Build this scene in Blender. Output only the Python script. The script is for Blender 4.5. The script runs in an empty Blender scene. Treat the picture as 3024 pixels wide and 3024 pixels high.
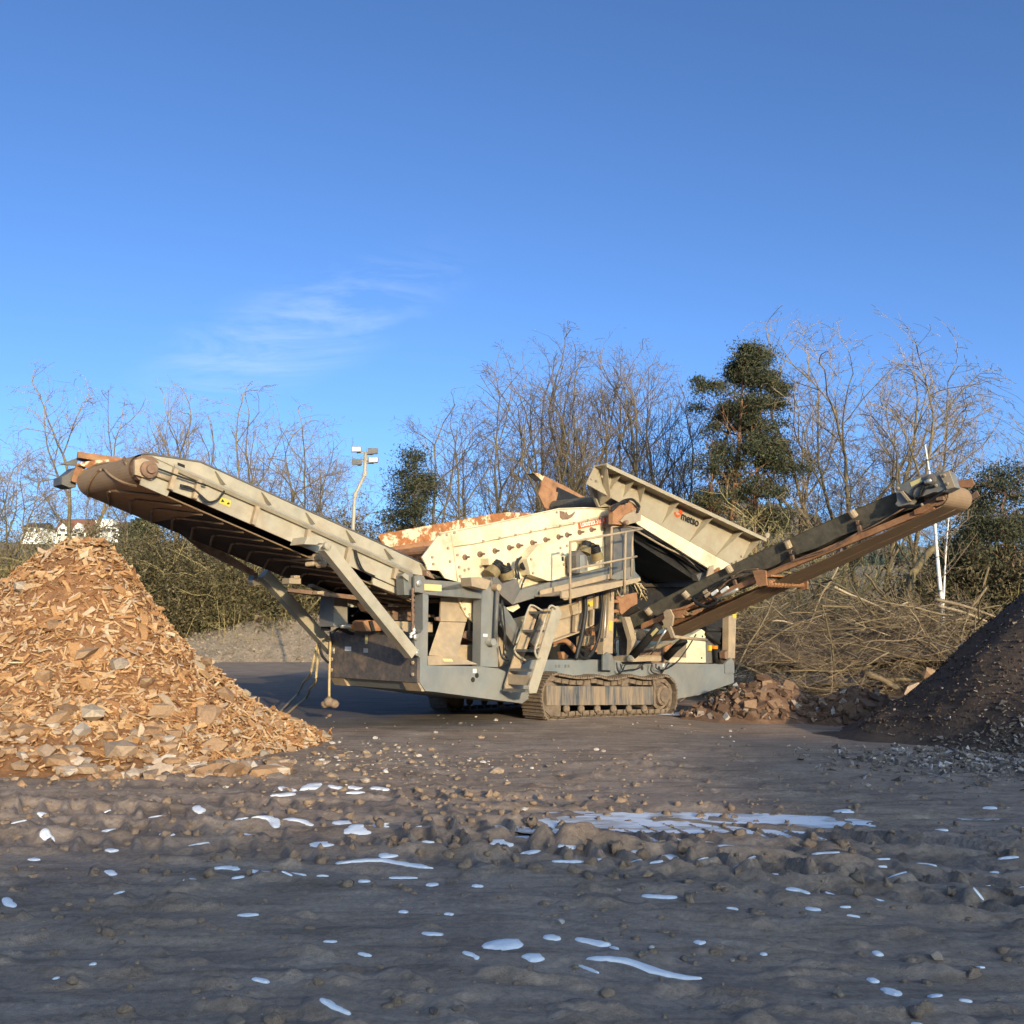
import bpy, math
import numpy as np
from mathutils import Vector, Matrix
R = math.radians
sc = bpy.context.scene
COL = sc.collection
rng = np.random.default_rng(7)

# ------------------------------------------------------------------ camera
CAMH = 1.6
PITCH = math.atan((1845 - 1512) / 3024)
cam = bpy.data.cameras.new("camera")
cam.sensor_width = 36; cam.sensor_height = 36; cam.lens = 36.0
cam.clip_start = 0.1; cam.clip_end = 6000
camo = bpy.data.objects.new("camera", cam); COL.objects.link(camo)
camo.location = (0, 0, CAMH); camo.rotation_euler = (R(90) + PITCH, 0, 0)
sc.camera = camo

# ------------------------------------------------------------------ light
SUN_EL = R(12.0)
TOSUN = np.array([0.37, -0.93]); TOSUN = TOSUN / np.linalg.norm(TOSUN)
tosun = Vector((TOSUN[0] * math.cos(SUN_EL), TOSUN[1] * math.cos(SUN_EL), math.sin(SUN_EL)))
sl = bpy.data.lights.new("sun", 'SUN'); sl.energy = 3.4; sl.angle = R(0.55); sl.color = (1.0, 0.79, 0.49)
so = bpy.data.objects.new("sun", sl); COL.objects.link(so)
so.rotation_euler = tosun.to_track_quat('Z', 'Y').to_euler()
so.location = (8, -20, 12)

world = bpy.data.worlds.new("World"); sc.world = world; world.use_nodes = True
nt = world.node_tree; nt.nodes.clear()
N = nt.nodes.new; LK = nt.links.new
wo = N('ShaderNodeOutputWorld'); bg = N('ShaderNodeBackground'); sky = N('ShaderNodeTexSky')
sky.sky_type = 'NISHITA'; sky.sun_disc = False; sky.sun_elevation = SUN_EL
sky.sun_rotation = math.atan2(TOSUN[0], TOSUN[1])
sky.altitude = 250; sky.air_density = 0.5; sky.dust_density = 3.0; sky.ozone_density = 1.0
bg.inputs[1].default_value = 0.15
hs = N('ShaderNodeHueSaturation'); hs.inputs['Saturation'].default_value = 1.0
LK(sky.outputs[0], hs.inputs['Color'])
# colour grade of the whole sky (the phone's white balance and tone curve)
gm_ = N('ShaderNodeGamma'); gm_.inputs[1].default_value = 1.12; LK(hs.outputs[0], gm_.inputs[0])
tn_ = N('ShaderNodeMixRGB'); tn_.blend_type = 'MULTIPLY'; tn_.inputs[0].default_value = 1.0; tn_.inputs[2].default_value = (0.73, 1.02, 1.30, 1); LK(gm_.outputs[0], tn_.inputs[1])
# thin cirrus in the sky dome
tc = N('ShaderNodeTexCoord')
mp = N('ShaderNodeMapping'); mp.inputs['Rotation'].default_value = (0, R(-24), 0); mp.inputs['Scale'].default_value = (3.0, 3.0, 14.0)
LK(tc.outputs['Generated'], mp.inputs[0])
nz = N('ShaderNodeTexNoise'); nz.inputs['Scale'].default_value = 2.2; nz.inputs['Detail'].default_value = 7; nz.inputs['Roughness'].default_value = 0.62; nz.inputs['Distortion'].default_value = 0.9
LK(mp.outputs[0], nz.inputs['Vector'])
rp = N('ShaderNodeValToRGB'); rp.color_ramp.elements[0].position = 0.42; rp.color_ramp.elements[1].position = 0.78
LK(nz.outputs['Fac'], rp.inputs[0])
# patch of cirrus: an ellipsoid of directions low over the trees
mp2 = N('ShaderNodeMapping'); mp2.vector_type = 'POINT'
c = Vector((-0.215, 1.0, 0.292)).normalized()
mp2.inputs['Rotation'].default_value = (0, R(24), 0)
LK(tc.outputs['Generated'], mp2.inputs[0])
cr = Matrix.Rotation(R(24), 3, 'Y') @ c
sb = N('ShaderNodeVectorMath'); sb.operation = 'SUBTRACT'; sb.inputs[1].default_value = cr
LK(mp2.outputs[0], sb.inputs[0])
dv = N('ShaderNodeVectorMath'); dv.operation = 'DIVIDE'; dv.inputs[1].default_value = (0.17, 0.3, 0.045)
LK(sb.outputs[0], dv.inputs[0])
ln = N('ShaderNodeVectorMath'); ln.operation = 'LENGTH'; LK(dv.outputs[0], ln.inputs[0])
mr = N('ShaderNodeMapRange'); mr.inputs['From Min'].default_value = 0.1; mr.inputs['From Max'].default_value = 1.25
mr.inputs['To Min'].default_value = 1.0; mr.inputs['To Max'].default_value = 0.0; mr.interpolation_type = 'SMOOTHSTEP'
LK(ln.outputs['Value'], mr.inputs[0])
ml = N('ShaderNodeMath'); ml.operation = 'MULTIPLY'; LK(rp.outputs[0], ml.inputs[0]); LK(mr.outputs[0], ml.inputs[1])
ml2 = N('ShaderNodeMath'); ml2.operation = 'MULTIPLY'; ml2.inputs[1].default_value = 0.8; LK(ml.outputs[0], ml2.inputs[0])
mx = N('ShaderNodeMixRGB'); mx.inputs[2].default_value = (3.0, 3.9, 4.8, 1)
LK(ml2.outputs[0], mx.inputs[0]); LK(tn_.outputs[0], mx.inputs[1])
LK(mx.outputs[0], bg.inputs[0]); LK(bg.outputs[0], wo.inputs[0])

sc.view_settings.view_transform = 'Standard'; sc.view_settings.look = 'None'
sc.view_settings.gamma = 1; sc.view_settings.use_curve_mapping = False
sc.view_settings.exposure = 0.5
try:
    sc.cycles.max_bounces = 6; sc.cycles.diffuse_bounces = 3; sc.cycles.use_denoising = True
except Exception: pass

# ------------------------------------------------------------------ pixel -> place helpers (photo is 3024 px wide)
F0 = 3024.0
sp_, cp_ = math.sin(PITCH), math.cos(PITCH)
def ray(px, py):
    x = (px - 1512) / F0; y = (1512 - py) / F0
    return np.array([x, cp_ - y * sp_, sp_ + y * cp_])
def at(px, py, Y):
    d = ray(px, py); t = Y / d[1]
    return np.array([d[0] * t, Y, CAMH + d[2] * t])
def gr(px, py, z=0.0):
    d = ray(px, py); t = (z - CAMH) / d[2]
    return np.array([d[0] * t, d[1] * t, z])
TH = R(44); UH = np.array([math.cos(TH), math.sin(TH)]); VH = np.array([-math.sin(TH), math.cos(TH)])
O = np.array([0.0, 17.3])
CR = dict(A=(150, 1300, .38820), B=(850, 1450, .36232), C=(1400, 1400, .38810), D=(1650, 1350, .36232), E=(2100, 1350, .47826),
          F=(1450, 1850, .41408), G=(1780, 1650, .20704), H=(1480, 1700, .20704), I=(2560, 1360, .18634), J=(170, 1320, .18634), P=(0, 0, 1))
def pxof(k, x, y):
    a, b, s = CR[k]; return a + x * s, b + y * s
def S(k, x, y, v):            # point of the machine's lengthways plane at depth v -> (u, z)
    d = ray(*pxof(k, x, y)); t = (v + O @ VH) / (d[:2] @ VH)
    p = d * t; return np.array([(p[:2] - O) @ UH, CAMH + p[2]])
def SU(k, x, y, u):           # point of a crossways plane at u -> (v, z)
    d = ray(*pxof(k, x, y)); t = (u + O @ UH) / (d[:2] @ UH)
    p = d * t; return np.array([(p[:2] - O) @ VH, CAMH + p[2]])
def S3(k, x, y, v):
    q = S(k, x, y, v); return np.array([q[0], v, q[1]])
def SU3(k, x, y, u):
    q = SU(k, x, y, u); return np.array([u, q[0], q[1]])

# ------------------------------------------------------------------ mesh helpers
def mesh_np(name, V, faces):
    """V (n,3); faces: list of int arrays (m,k)"""
    me = bpy.data.meshes.new(name)
    V = np.asarray(V, np.float32)
    me.vertices.add(len(V)); me.vertices.foreach_set('co', V.ravel())
    faces = [np.asarray(f, np.int32) for f in faces if len(f)]
    nl = sum(f.size for f in faces); npol = sum(len(f) for f in faces)
    me.loops.add(nl); me.polygons.add(npol)
    me.loops.foreach_set('vertex_index', np.concatenate([f.ravel() for f in faces]))
    starts = []; o = 0
    for f in faces:
        starts.append(o + np.arange(len(f)) * f.shape[1]); o += f.size
    me.polygons.foreach_set('loop_start', np.concatenate(starts).astype(np.int32))
    me.polygons.foreach_set('use_smooth', np.zeros(npol, bool))
    me.update(calc_edges=True); me.validate()
    return me
def link(name, me, m=None, parent=None, smooth=False, **pr):
    o = bpy.data.objects.new(name, me); COL.objects.link(o)
    if m is not None:
        if len(me.materials) == 0: me.materials.append(m)
    if parent is not None: o.parent = parent
    if smooth: me.polygons.foreach_set('use_smooth', np.ones(len(me.polygons), bool))
    for k, v in pr.items(): o[k] = v
    return o
def empty(name, loc=(0, 0, 0), rz=0, **pr):
    o = bpy.data.objects.new(name, None); COL.objects.link(o)
    o.location = loc; o.rotation_euler = (0, 0, rz); o.empty_display_size = 0.3
    for k, v in pr.items(): o[k] = v
    return o
def frames(T):
    T = T / (np.linalg.norm(T, axis=-1, keepdims=True) + 1e-9)
    ref = np.where(np.abs(T[..., 2:3]) > 0.9, np.array([1.0, 0, 0]), np.array([0, 0, 1.0]))
    a = np.cross(T, ref); a /= (np.linalg.norm(a, axis=-1, keepdims=True) + 1e-9)
    return a, np.cross(T, a)
def tubes(P, Rr, k=3):
    """P (n,m,3) polylines, Rr (n,m) radii -> verts, quads"""
    n, m, _ = P.shape
    T = np.empty_like(P); T[:, 1:-1] = P[:, 2:] - P[:, :-2]; T[:, 0] = P[:, 1] - P[:, 0]; T[:, -1] = P[:, -1] - P[:, -2]
    a, b = frames(T)
    an = np.arange(k) * 2 * np.pi / k
    V = P[:, :, None, :] + Rr[:, :, None, None] * (np.cos(an)[None, None, :, None] * a[:, :, None, :] + np.sin(an)[None, None, :, None] * b[:, :, None, :])
    idx = np.arange(n * m * k).reshape(n, m, k)
    q = np.stack([idx[:, :-1, :], np.roll(idx, -1, 2)[:, :-1, :], np.roll(idx, -1, 2)[:, 1:, :], idx[:, 1:, :]], -1).reshape(-1, 4)
    return V.reshape(-1, 3), q
class MB:
    def __init__(s): s.v = []; s.f = {}; s.n = 0
    def add(s, V, *faces):
        V = np.asarray(V, float); s.v.append(V)
        for f in faces:
            f = np.asarray(f, int)
            if f.ndim == 1: f = f[None]
            s.f.setdefault(f.shape[1], []).append(f + s.n)
        s.n += len(V); return s
    def box(s, a, b):
        x0, y0, z0 = a; x1, y1, z1 = b
        V = [(x0, y0, z0), (x1, y0, z0), (x1, y1, z0), (x0, y1, z0), (x0, y0, z1), (x1, y0, z1), (x1, y1, z1), (x0, y1, z1)]
        return s.add(V, [(0, 3, 2, 1), (4, 5, 6, 7), (0, 1, 5, 4), (1, 2, 6, 5), (2, 3, 7, 6), (3, 0, 4, 7)])
    def hexa(s, q0, q1):
        return s.add(np.vstack([q0, q1]), [(0, 3, 2, 1), (4, 5, 6, 7), (0, 1, 5, 4), (1, 2, 6, 5), (2, 3, 7, 6), (3, 0, 4, 7)])
    def prism(s, pts, a, b, ax='v'):      # (u,z) polygon swept in v, or (v,z) polygon swept in u
        pts = np.asarray(pts, float); n = len(pts)
        def lay(c):
            w = np.full((n, 1), c)
            return np.hstack([pts[:, :1], w, pts[:, 1:]]) if ax == 'v' else np.hstack([w, pts])
        i = np.arange(n); j = (i + 1) % n
        return s.add(np.vstack([lay(a), lay(b)]), i[::-1], i + n, np.stack([i, j, j + n, i + n], 1))
    def tube(s, pts, r, k=8, cap=True):
        P = np.asarray(pts, float)[None]; m = P.shape[1]
        rr = np.broadcast_to(np.asarray(r, float), (m,))[None]
        V, q = tubes(P, rr, k); fs = [q]
        if cap: fs += [np.arange(k)[::-1], np.arange(k) + (m - 1) * k]
        return s.add(V, *fs)
    def bar(s, a, b, w, h):               # square bar, one pair of faces parallel to the machine side
        a = np.asarray(a, float); b = np.asarray(b, float)
        T = (b - a) / np.linalg.norm(b - a)
        if abs(T[1]) < 0.9:
            y = np.array([0, 1.0, 0]); y = y - T * (T @ y); y /= np.linalg.norm(y); x = np.cross(y, T)
        else: x, y = (q[0] for q in frames((b - a)[None]))
        x = x * w / 2; y = y * h / 2
        return s.hexa([a - x - y, a + x - y, a + x + y, a - x + y], [b - x - y, b + x - y, b + x + y, b - x + y])
    def lathe(s, c, axis, prof, k=16):    # prof: (offset along axis, radius)
        c = np.asarray(c, float); axis = np.array(axis, float); axis = axis / np.linalg.norm(axis)
        a, b = frames(axis[None]); a = a[0]; b = b[0]
        an = np.arange(k) * 2 * np.pi / k; m = len(prof)
        V = np.vstack([c + axis * o + r * (np.cos(an)[:, None] * a + np.sin(an)[:, None] * b) for o, r in prof])
        idx = np.arange(m * k).reshape(m, k); nx = np.roll(idx, -1, 1)
        q = np.stack([idx[:-1], nx[:-1], nx[1:], idx[1:]], -1).reshape(-1, 4)
        return s.add(V, q, np.arange(k)[::-1], np.arange(k) + (m - 1) * k)
    def mesh(s, name):
        me = mesh_np(name, np.vstack(s.v), [np.vstack(x) for x in s.f.values()])
        return me
    def build(s, name, m, parent=None, smooth=False, **pr):
        return link(name, s.mesh(name), m, parent, smooth, **pr)
def spline(pts, n=24):
    P = np.asarray(pts, float); m = len(P)
    Q = np.vstack([2 * P[0] - P[1], P, 2 * P[-1] - P[-2]]); out = []
    for t in np.linspace(0, m - 1, n):
        i = min(int(t), m - 2); f = t - i; a, b, c_, d = Q[i:i + 4]
        out.append(0.5 * ((2 * b) + (c_ - a) * f + (2 * a - 5 * b + 4 * c_ - d) * f * f + (3 * b - a - 3 * c_ + d) * f ** 3))
    return np.array(out)
# smooth value noise in numpy
_tab = rng.random((256, 256))
def vnoise(x, y):
    xi = np.floor(x).astype(int); yi = np.floor(y).astype(int); fx = x - xi; fy = y - yi
    fx = fx * fx * (3 - 2 * fx); fy = fy * fy * (3 - 2 * fy)
    g = lambda a, b: _tab[a & 255, b & 255]
    return (g(xi, yi) * (1 - fx) + g(xi + 1, yi) * fx) * (1 - fy) + (g(xi, yi + 1) * (1 - fx) + g(xi + 1, yi + 1) * fx) * fy
def fbm(x, y, o=4, lac=2.1, gain=0.5):
    s = 0; a = 1; t = 0
    for i in range(o):
        s = s + a * (vnoise(x + 17.3 * i, y - 9.1 * i) - 0.5); t += a; x = x * lac; y = y * lac; a *= gain
    return s / t * 2

# ------------------------------------------------------------------ materials
def newmat(name):
    m = bpy.data.materials.new(name); m.use_nodes = True; t = m.node_tree
    return m, t, t.nodes['Principled BSDF']
def rgba(c): return (c[0], c[1], c[2], 1)
def _noise(t, vec, scale, detail=5, rough=0.6, dist=0.0):
    n = t.nodes.new('ShaderNodeTexNoise'); n.inputs['Scale'].default_value = scale; n.inputs['Detail'].default_value = detail
    n.inputs['Roughness'].default_value = rough; n.inputs['Distortion'].default_value = dist
    if vec is not None: t.links.new(vec, n.inputs['Vector'])
    return n.outputs['Fac']
def _ramp(t, fac, stops):
    n = t.nodes.new('ShaderNodeValToRGB'); e = n.color_ramp.elements
    while len(e) < len(stops): e.new(0.5)
    for i, (p, c) in enumerate(stops):
        e[i].position = p; e[i].color = rgba(c) if hasattr(c, '__len__') else (c, c, c, 1)
    if fac is not None: t.links.new(fac, n.inputs[0])
    return n.outputs[0]
def _mix(t, fac, a, b, mode='MIX'):
    n = t.nodes.new('ShaderNodeMixRGB'); n.blend_type = mode
    for i, s in ((0, fac), (1, a), (2, b)):
        if isinstance(s, (int, float)): n.inputs[i].default_value = s if i == 0 else (s, s, s, 1)
        elif isinstance(s, tuple): n.inputs[i].default_value = rgba(s)
        else: t.links.new(s, n.inputs[i])
    return n.outputs[0]
def _bump(t, b, h, strength, dist=0.02):
    n = t.nodes.new('ShaderNodeBump'); n.inputs['Strength'].default_value = strength; n.inputs['Distance'].default_value = dist
    t.links.new(h, n.inputs['Height']); t.links.new(n.outputs[0], b.inputs['Normal'])
def mat(name, col, rough=0.65, var=0.18, scale=9, dirt=None, amt=0.45, dscale=2.2, soft=0.16, bump=0.15, metallic=0.0, stretch=None, spec=0.4, dirt2=None, amt2=0.3):
    m, t, b = newmat(name)
    c = t.nodes.new('ShaderNodeTexCoord'); vec = c.outputs['Object']
    n1 = _noise(t, vec, scale)
    lo = tuple(x * (1 - var) for x in col); hi = tuple(x * (1 + var) for x in col)
    out = _ramp(t, n1, [(0.3, lo), (0.7, hi)])
    def layer(out, d, a, seed):
        mp = t.nodes.new('ShaderNodeMapping'); mp.inputs['Location'].default_value = (seed, seed * 2, seed * 3)
        if stretch: mp.inputs['Scale'].default_value = stretch
        t.links.new(vec, mp.inputs[0])
        n2 = _noise(t, mp.outputs[0], dscale, 8, 0.68, 0.4)
        th = 0.78 - 0.5 * a
        msk = _ramp(t, n2, [(max(th - soft, 0), 0.0), (min(th + soft, 1), 1.0)])
        return _mix(t, msk, out, d)
    if dirt: out = layer(out, dirt, amt, 3.1)
    if dirt2: out = layer(out, dirt2, amt2, 8.7)
    t.links.new(out, b.inputs['Base Color']); b.inputs['Roughness'].default_value = rough; b.inputs['Metallic'].default_value = metallic
    b.inputs['Specular IOR Level'].default_value = spec
    if bump: _bump(t, b, _noise(t, vec, scale * 5, 4), bump)
    return m
def matisland(name, stops, rough=0.8, obj=False, bump=0.3, bscale=30, spec=0.2, trans=0.0):
    m, t, b = newmat(name)
    if obj: f = t.nodes.new('ShaderNodeObjectInfo').outputs['Random']
    else: f = t.nodes.new('ShaderNodeNewGeometry').outputs['Random Per Island']
    c = t.nodes.new('ShaderNodeTexCoord')
    base = _ramp(t, f, stops)
    n = _noise(t, c.outputs['Object'], bscale, 5)
    sh = _ramp(t, n, [(0.3, 0.72), (0.7, 1.0)])
    out = _mix(t, 1.0, base, sh, 'MULTIPLY')
    t.links.new(out, b.inputs['Base Color']); b.inputs['Roughness'].default_value = rough; b.inputs['Specular IOR Level'].default_value = spec
    if bump: _bump(t, b, n, bump)
    return m
DUST = (0.36, 0.25, 0.15)
M = {}
M['white'] = mat('cream_paint', (0.80, 0.71, 0.48), 0.5, 0.06, 6, dirt=(0.52, 0.38, 0.21), amt=0.24, dscale=2.5, soft=0.3, bump=0.05, dirt2=(0.34, 0.20, 0.10), amt2=0.02)
M['hopper'] = mat('hopper_paint', (0.40, 0.345, 0.24), 0.5, 0.06, 5, dirt=(0.31, 0.24, 0.15), amt=0.25, dscale=1.6, soft=0.3, bump=0.05, dirt2=(0.3, 0.16, 0.07), amt2=0.02)
M['rustpaint'] = mat('rust_through_cream_paint', (0.36, 0.14, 0.05), 0.85, 0.3, 12, dirt=(0.74, 0.60, 0.38), amt=0.50, dscale=4.5, soft=0.03, bump=0.3)
M['grey'] = mat('slate_grey_paint', (0.15, 0.165, 0.16), 0.5, 0.12, 7, dirt=(0.30, 0.24, 0.17), amt=0.36, dscale=1.7, soft=0.25, bump=0.05, dirt2=(0.07, 0.08, 0.09), amt2=0.15)
M['bluegrey'] = mat('blue_grey_paint', (0.20, 0.225, 0.225), 0.5, 0.1, 5, dirt=(0.33, 0.27, 0.19), amt=0.34, dscale=1.3, soft=0.3, bump=0.05, dirt2=(0.10, 0.12, 0.14), amt2=0.2)
M['darkgrey'] = mat('dark_grey_paint', (0.09, 0.10, 0.105), 0.55, 0.15, 7, dirt=(0.25, 0.19, 0.13), amt=0.35, dscale=2.0, soft=0.25, bump=0.05)
M['galv'] = mat('galvanised_steel', (0.35, 0.315, 0.235), 0.6, 0.14, 5, dirt=(0.50, 0.42, 0.30), amt=0.4, dscale=1.8, soft=0.2, bump=0.05, dirt2=(0.30, 0.20, 0.11), amt2=0.16)
M['dust'] = mat('dust_coated_steel', (0.42, 0.31, 0.19), 0.8, 0.15, 8, dirt=(0.26, 0.22, 0.17), amt=0.35, dscale=2.4, soft=0.2, bump=0.15)
M['rust'] = mat('rusty_steel', (0.28, 0.135, 0.068), 0.85, 0.3, 10, dirt=(0.46, 0.24, 0.11), amt=0.4, dscale=3, soft=0.2, bump=0.3)
M['drust'] = mat('dark_rust', (0.18, 0.112, 0.075), 0.85, 0.3, 10, dirt=(0.34, 0.20, 0.12), amt=0.35, dscale=3, bump=0.3)
M['plate'] = mat('worn_end_plate', (0.11, 0.095, 0.085), 0.6, 0.25, 14, dirt=(0.24, 0.17, 0.12), amt=0.4, dscale=4.5, soft=0.1, bump=0.2, dirt2=(0.06, 0.065, 0.07), amt2=0.3)
M['belt'] = mat('muddy_belt', (0.16, 0.104, 0.058), 0.85, 0.15, 4, dirt=(0.40, 0.27, 0.16), amt=0.4, dscale=2, soft=0.25, bump=0.15)
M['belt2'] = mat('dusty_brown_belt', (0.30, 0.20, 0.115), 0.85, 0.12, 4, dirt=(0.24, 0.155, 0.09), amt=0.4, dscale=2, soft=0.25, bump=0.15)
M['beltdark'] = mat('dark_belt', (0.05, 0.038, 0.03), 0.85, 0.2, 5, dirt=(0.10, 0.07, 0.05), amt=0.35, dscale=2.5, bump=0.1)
M['skirt'] = mat('grey_rubber', (0.085, 0.078, 0.06), 0.85, 0.25, 12, dirt=(0.15, 0.13, 0.095), amt=0.4, dscale=5, stretch=(1, 1, 1), bump=0.25)
M['rubber'] = mat('black_rubber', (0.018, 0.018, 0.018), 0.55, 0.2, 8, dirt=(0.07, 0.055, 0.04), amt=0.2, bump=0.05)
M['black'] = mat('black_steel_and_shade', (0.016, 0.015, 0.014), 0.8, 0.2, 8, dirt=(0.05, 0.04, 0.03), amt=0.25, bump=0.05)  # for black parts, and for sheets that stand for shade inside the machine
M['track'] = mat('muddy_track_steel', (0.24, 0.172, 0.112), 0.85, 0.25, 11, dirt=(0.10, 0.08, 0.062), amt=0.5, dscale=5, bump=0.35)
M['trackframe'] = mat('mud_streaked_track_frame', (0.07, 0.085, 0.10), 0.65, 0.3, 6, dirt=(0.30, 0.22, 0.14), amt=0.60, dscale=1.6, soft=0.10, stretch=(6, 1, 0.6), bump=0.2)
M['spring'] = mat('brown_spring_seat', (0.25, 0.18, 0.08), 0.7, 0.2, 9, dirt=(0.12, 0.09, 0.05), amt=0.4, bump=0.1)
M['steel'] = mat('bright_steel', (0.55, 0.52, 0.45), 0.35, 0.1, 8, dirt=(0.3, 0.2, 0.1), amt=0.2, bump=0.02, metallic=0.6)
M['yellow'] = mat('yellow_sticker', (0.72, 0.52, 0.06), 0.6, 0.08, 9, dirt=(0.5, 0.38, 0.12), amt=0.3, bump=0)
M['paleyellow'] = mat('pale_yellow_sticker', (0.66, 0.56, 0.24), 0.6, 0.06, 9, bump=0)
M['whitelabel'] = mat('white_sticker', (0.75, 0.74, 0.70), 0.6, 0.05, 9, bump=0)
M['orange'] = mat('orange_sign', (0.72, 0.10, 0.02), 0.55, 0.05, 9, bump=0)
M['lettering'] = mat('white_lettering', (0.82, 0.80, 0.72), 0.6, 0.02, 9, bump=0)
M['blacklettering'] = mat('black_lettering', (0.02, 0.02, 0.02), 0.6, 0.02, 9, bump=0)
M['hose'] = mat('tan_hose', (0.50, 0.37, 0.18), 0.6, 0.15, 12, bump=0.05)
M['amber'] = mat('amber_lens', (0.75, 0.25, 0.03), 0.3, 0.1, 9, bump=0)
def ribbons(P, Rr):
    """thin twigs: one flat strip per polyline"""
    n, m, _ = P.shape
    T = P[:, -1] - P[:, 0]; a, b = frames(T); th = rng.random(n) * 6.28
    w = a * np.cos(th)[:, None] + b * np.sin(th)[:, None]
    V = np.stack([P - w[:, None, :] * Rr[..., None], P + w[:, None, :] * Rr[..., None]], 2).reshape(-1, 3)
    i = np.arange(n * m * 2).reshape(n, m, 2)
    return V, np.stack([i[:, :-1, 0], i[:, :-1, 1], i[:, 1:, 1], i[:, 1:, 0]], -1).reshape(-1, 4)
def place_labels(items, rows):
    """items (px, py, description) -> one label each: look first, then place in the photo"""
    cols = [(300, 'at far left'), (800, 'at left'), (1512, 'left of centre'), (2150, 'right of centre'), (2700, 'at right'), (9999, 'at far right')]
    cell = {}
    for i, (x, y, d) in enumerate(items):
        c = next(n for t, n in cols if x < t); r = next(n for t, n in rows if y < t)
        cell.setdefault((d, c, r), []).append(i)
    out = [None] * len(items); od = ['leftmost', 'second', 'third', 'fourth', 'fifth', 'sixth', 'seventh']
    for (d, c, r), ii in cell.items():
        ii.sort(key=lambda i: items[i][0]); n = len(ii); nw = ['', '', 'two', 'three', 'four', 'five', 'six', 'seven', 'eight', 'nine']
        for k, i in enumerate(ii):
            t = f'{d} {c} {r}'
            if n > 1: t += (f', left one of two' if k == 0 else ', right one of two') if n == 2 else f', leftmost of {nw[min(n, 9)]}' if k == 0 else f', rightmost of {nw[min(n, 9)]}' if k == n - 1 else f', {od[min(k, 6)]} from left'
            out[i] = t
    return out
# ================================================================== the screening machine
root = empty('screening_machine', (O[0], O[1], 0), TH, category='screening machine',
             label='long grey and cream tracked screening machine with a conveyor at each end')
def trace(k, pts, d, f=S):
    return np.array([f(p[0], p[1], p[2], d) if len(p) == 3 else f(k, p[0], p[1], d) for p in pts])
def PR(name, k, pts, v0, v1, m, parent=None, at_v=None, **pr):
    q = trace(k, pts, v0 if at_v is None else at_v)
    return MB().prism(q, v0, v1).build(name, M[m], parent or root, **pr)
def PRU(name, k, pts, u0, u1, m, parent=None, at_u=None, **pr):
    q = trace(k, pts, u0 if at_u is None else at_u, SU)
    return MB().prism(q, u0, u1, 'u').build(name, M[m], parent or root, **pr)
def TB(name, pts, r, m, parent=None, k=8, n=None, **pr):
    P_ = np.array(pts) if n is None else spline(pts, n)
    return MB().tube(P_, r, k).build(name, M[m], parent or root, smooth=True, **pr)
def C3(k, pts, v): return [S3(*(p if len(p) == 3 else (k, *p)), v) for p in pts]
def CU3(k, pts, u): return [SU3(*(p if len(p) == 3 else (k, *p)), u) for p in pts]

# ---- chassis
chassis = PR('chassis', 'B', [(1078, 1420), (1560, 1430), ('C', 60, 1466), ('C', 185, 1480), ('C', 265, 1516), ('C', 425, 1415), ('C', 975, 1413), ('C', 1340, 1430),
    ('F', 1140, 262), ('F', 1270, 262), ('F', 1728, 272), ('F', 1733, 402), ('F', 1620, 440), ('F', 1480, 490), ('F', 1330, 515), ('F', 1280, 420), ('F', 400, 420), ('C', 365, 1745), (1205, 1637), (1122, 1630), (1075, 1558)], 0.0, 2.4, 'bluegrey')
PR('bolt_plate', 'G', [(1745, 1492), (1832, 1412), (1876, 1480), (1878, 1632), (1745, 1632)], -0.03, 0.02, 'bluegrey', chassis)
q = S('B', 1075, 1150, 0); q2 = S('B', 1075, 1560, 0)
endp = MB().box((q2[0] - 0.05, 0.0, q2[1]), (q2[0] - 0.002, 2.40, q[1])).build('end_plate', M['plate'], root)
uE = q2[0]; zE0 = q2[1]; zE1 = q[1]
for v_ in (0.02, 2.0):
    MB().hexa([(uE - 0.03, v_, zE0 - 0.002), (uE - 0.03, v_ + 0.38, zE0 - 0.002), (uE + 0.25, v_ + 0.38, zE0 - 0.002), (uE + 0.25, v_, zE0 - 0.002)][::-1],
              [(uE + 0.06, v_, zE0 - 0.14), (uE + 0.06, v_ + 0.38, zE0 - 0.14), (uE + 0.25, v_ + 0.38, zE0 - 0.14), (uE + 0.25, v_, zE0 - 0.14)][::-1]).build('foot', M['dust'], endp)
for (y_, z_) in ((0.1, 0.12), (0.1, 0.3), (2.3, 0.12), (2.3, 0.3), (0.1, 0.62), (0.1, 0.86)):
    MB().lathe((uE - 0.05, y_, zE0 + z_), (-1, 0, 0), [(0, 0.03), (0.025, 0.03), (0.03, 0.02)], 6).build('bolt', M['dust'], endp)
MB().box((uE - 0.053, 1.75, zE1 - 0.32), (uE - 0.051, 1.93, zE1 - 0.25)).build('label_plate', M['whitelabel'], endp)
MB().box((uE - 0.056, 1.28, zE1 - 0.34), (uE - 0.051, 1.40, zE1 - 0.27)).build('label_plate', M['steel'], endp)
MB().box((uE - 0.056, 1.30, zE1 - 0.20), (uE - 0.051, 1.36, zE1 - 0.05)).build('label_plate', M['paleyellow'], endp)
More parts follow.
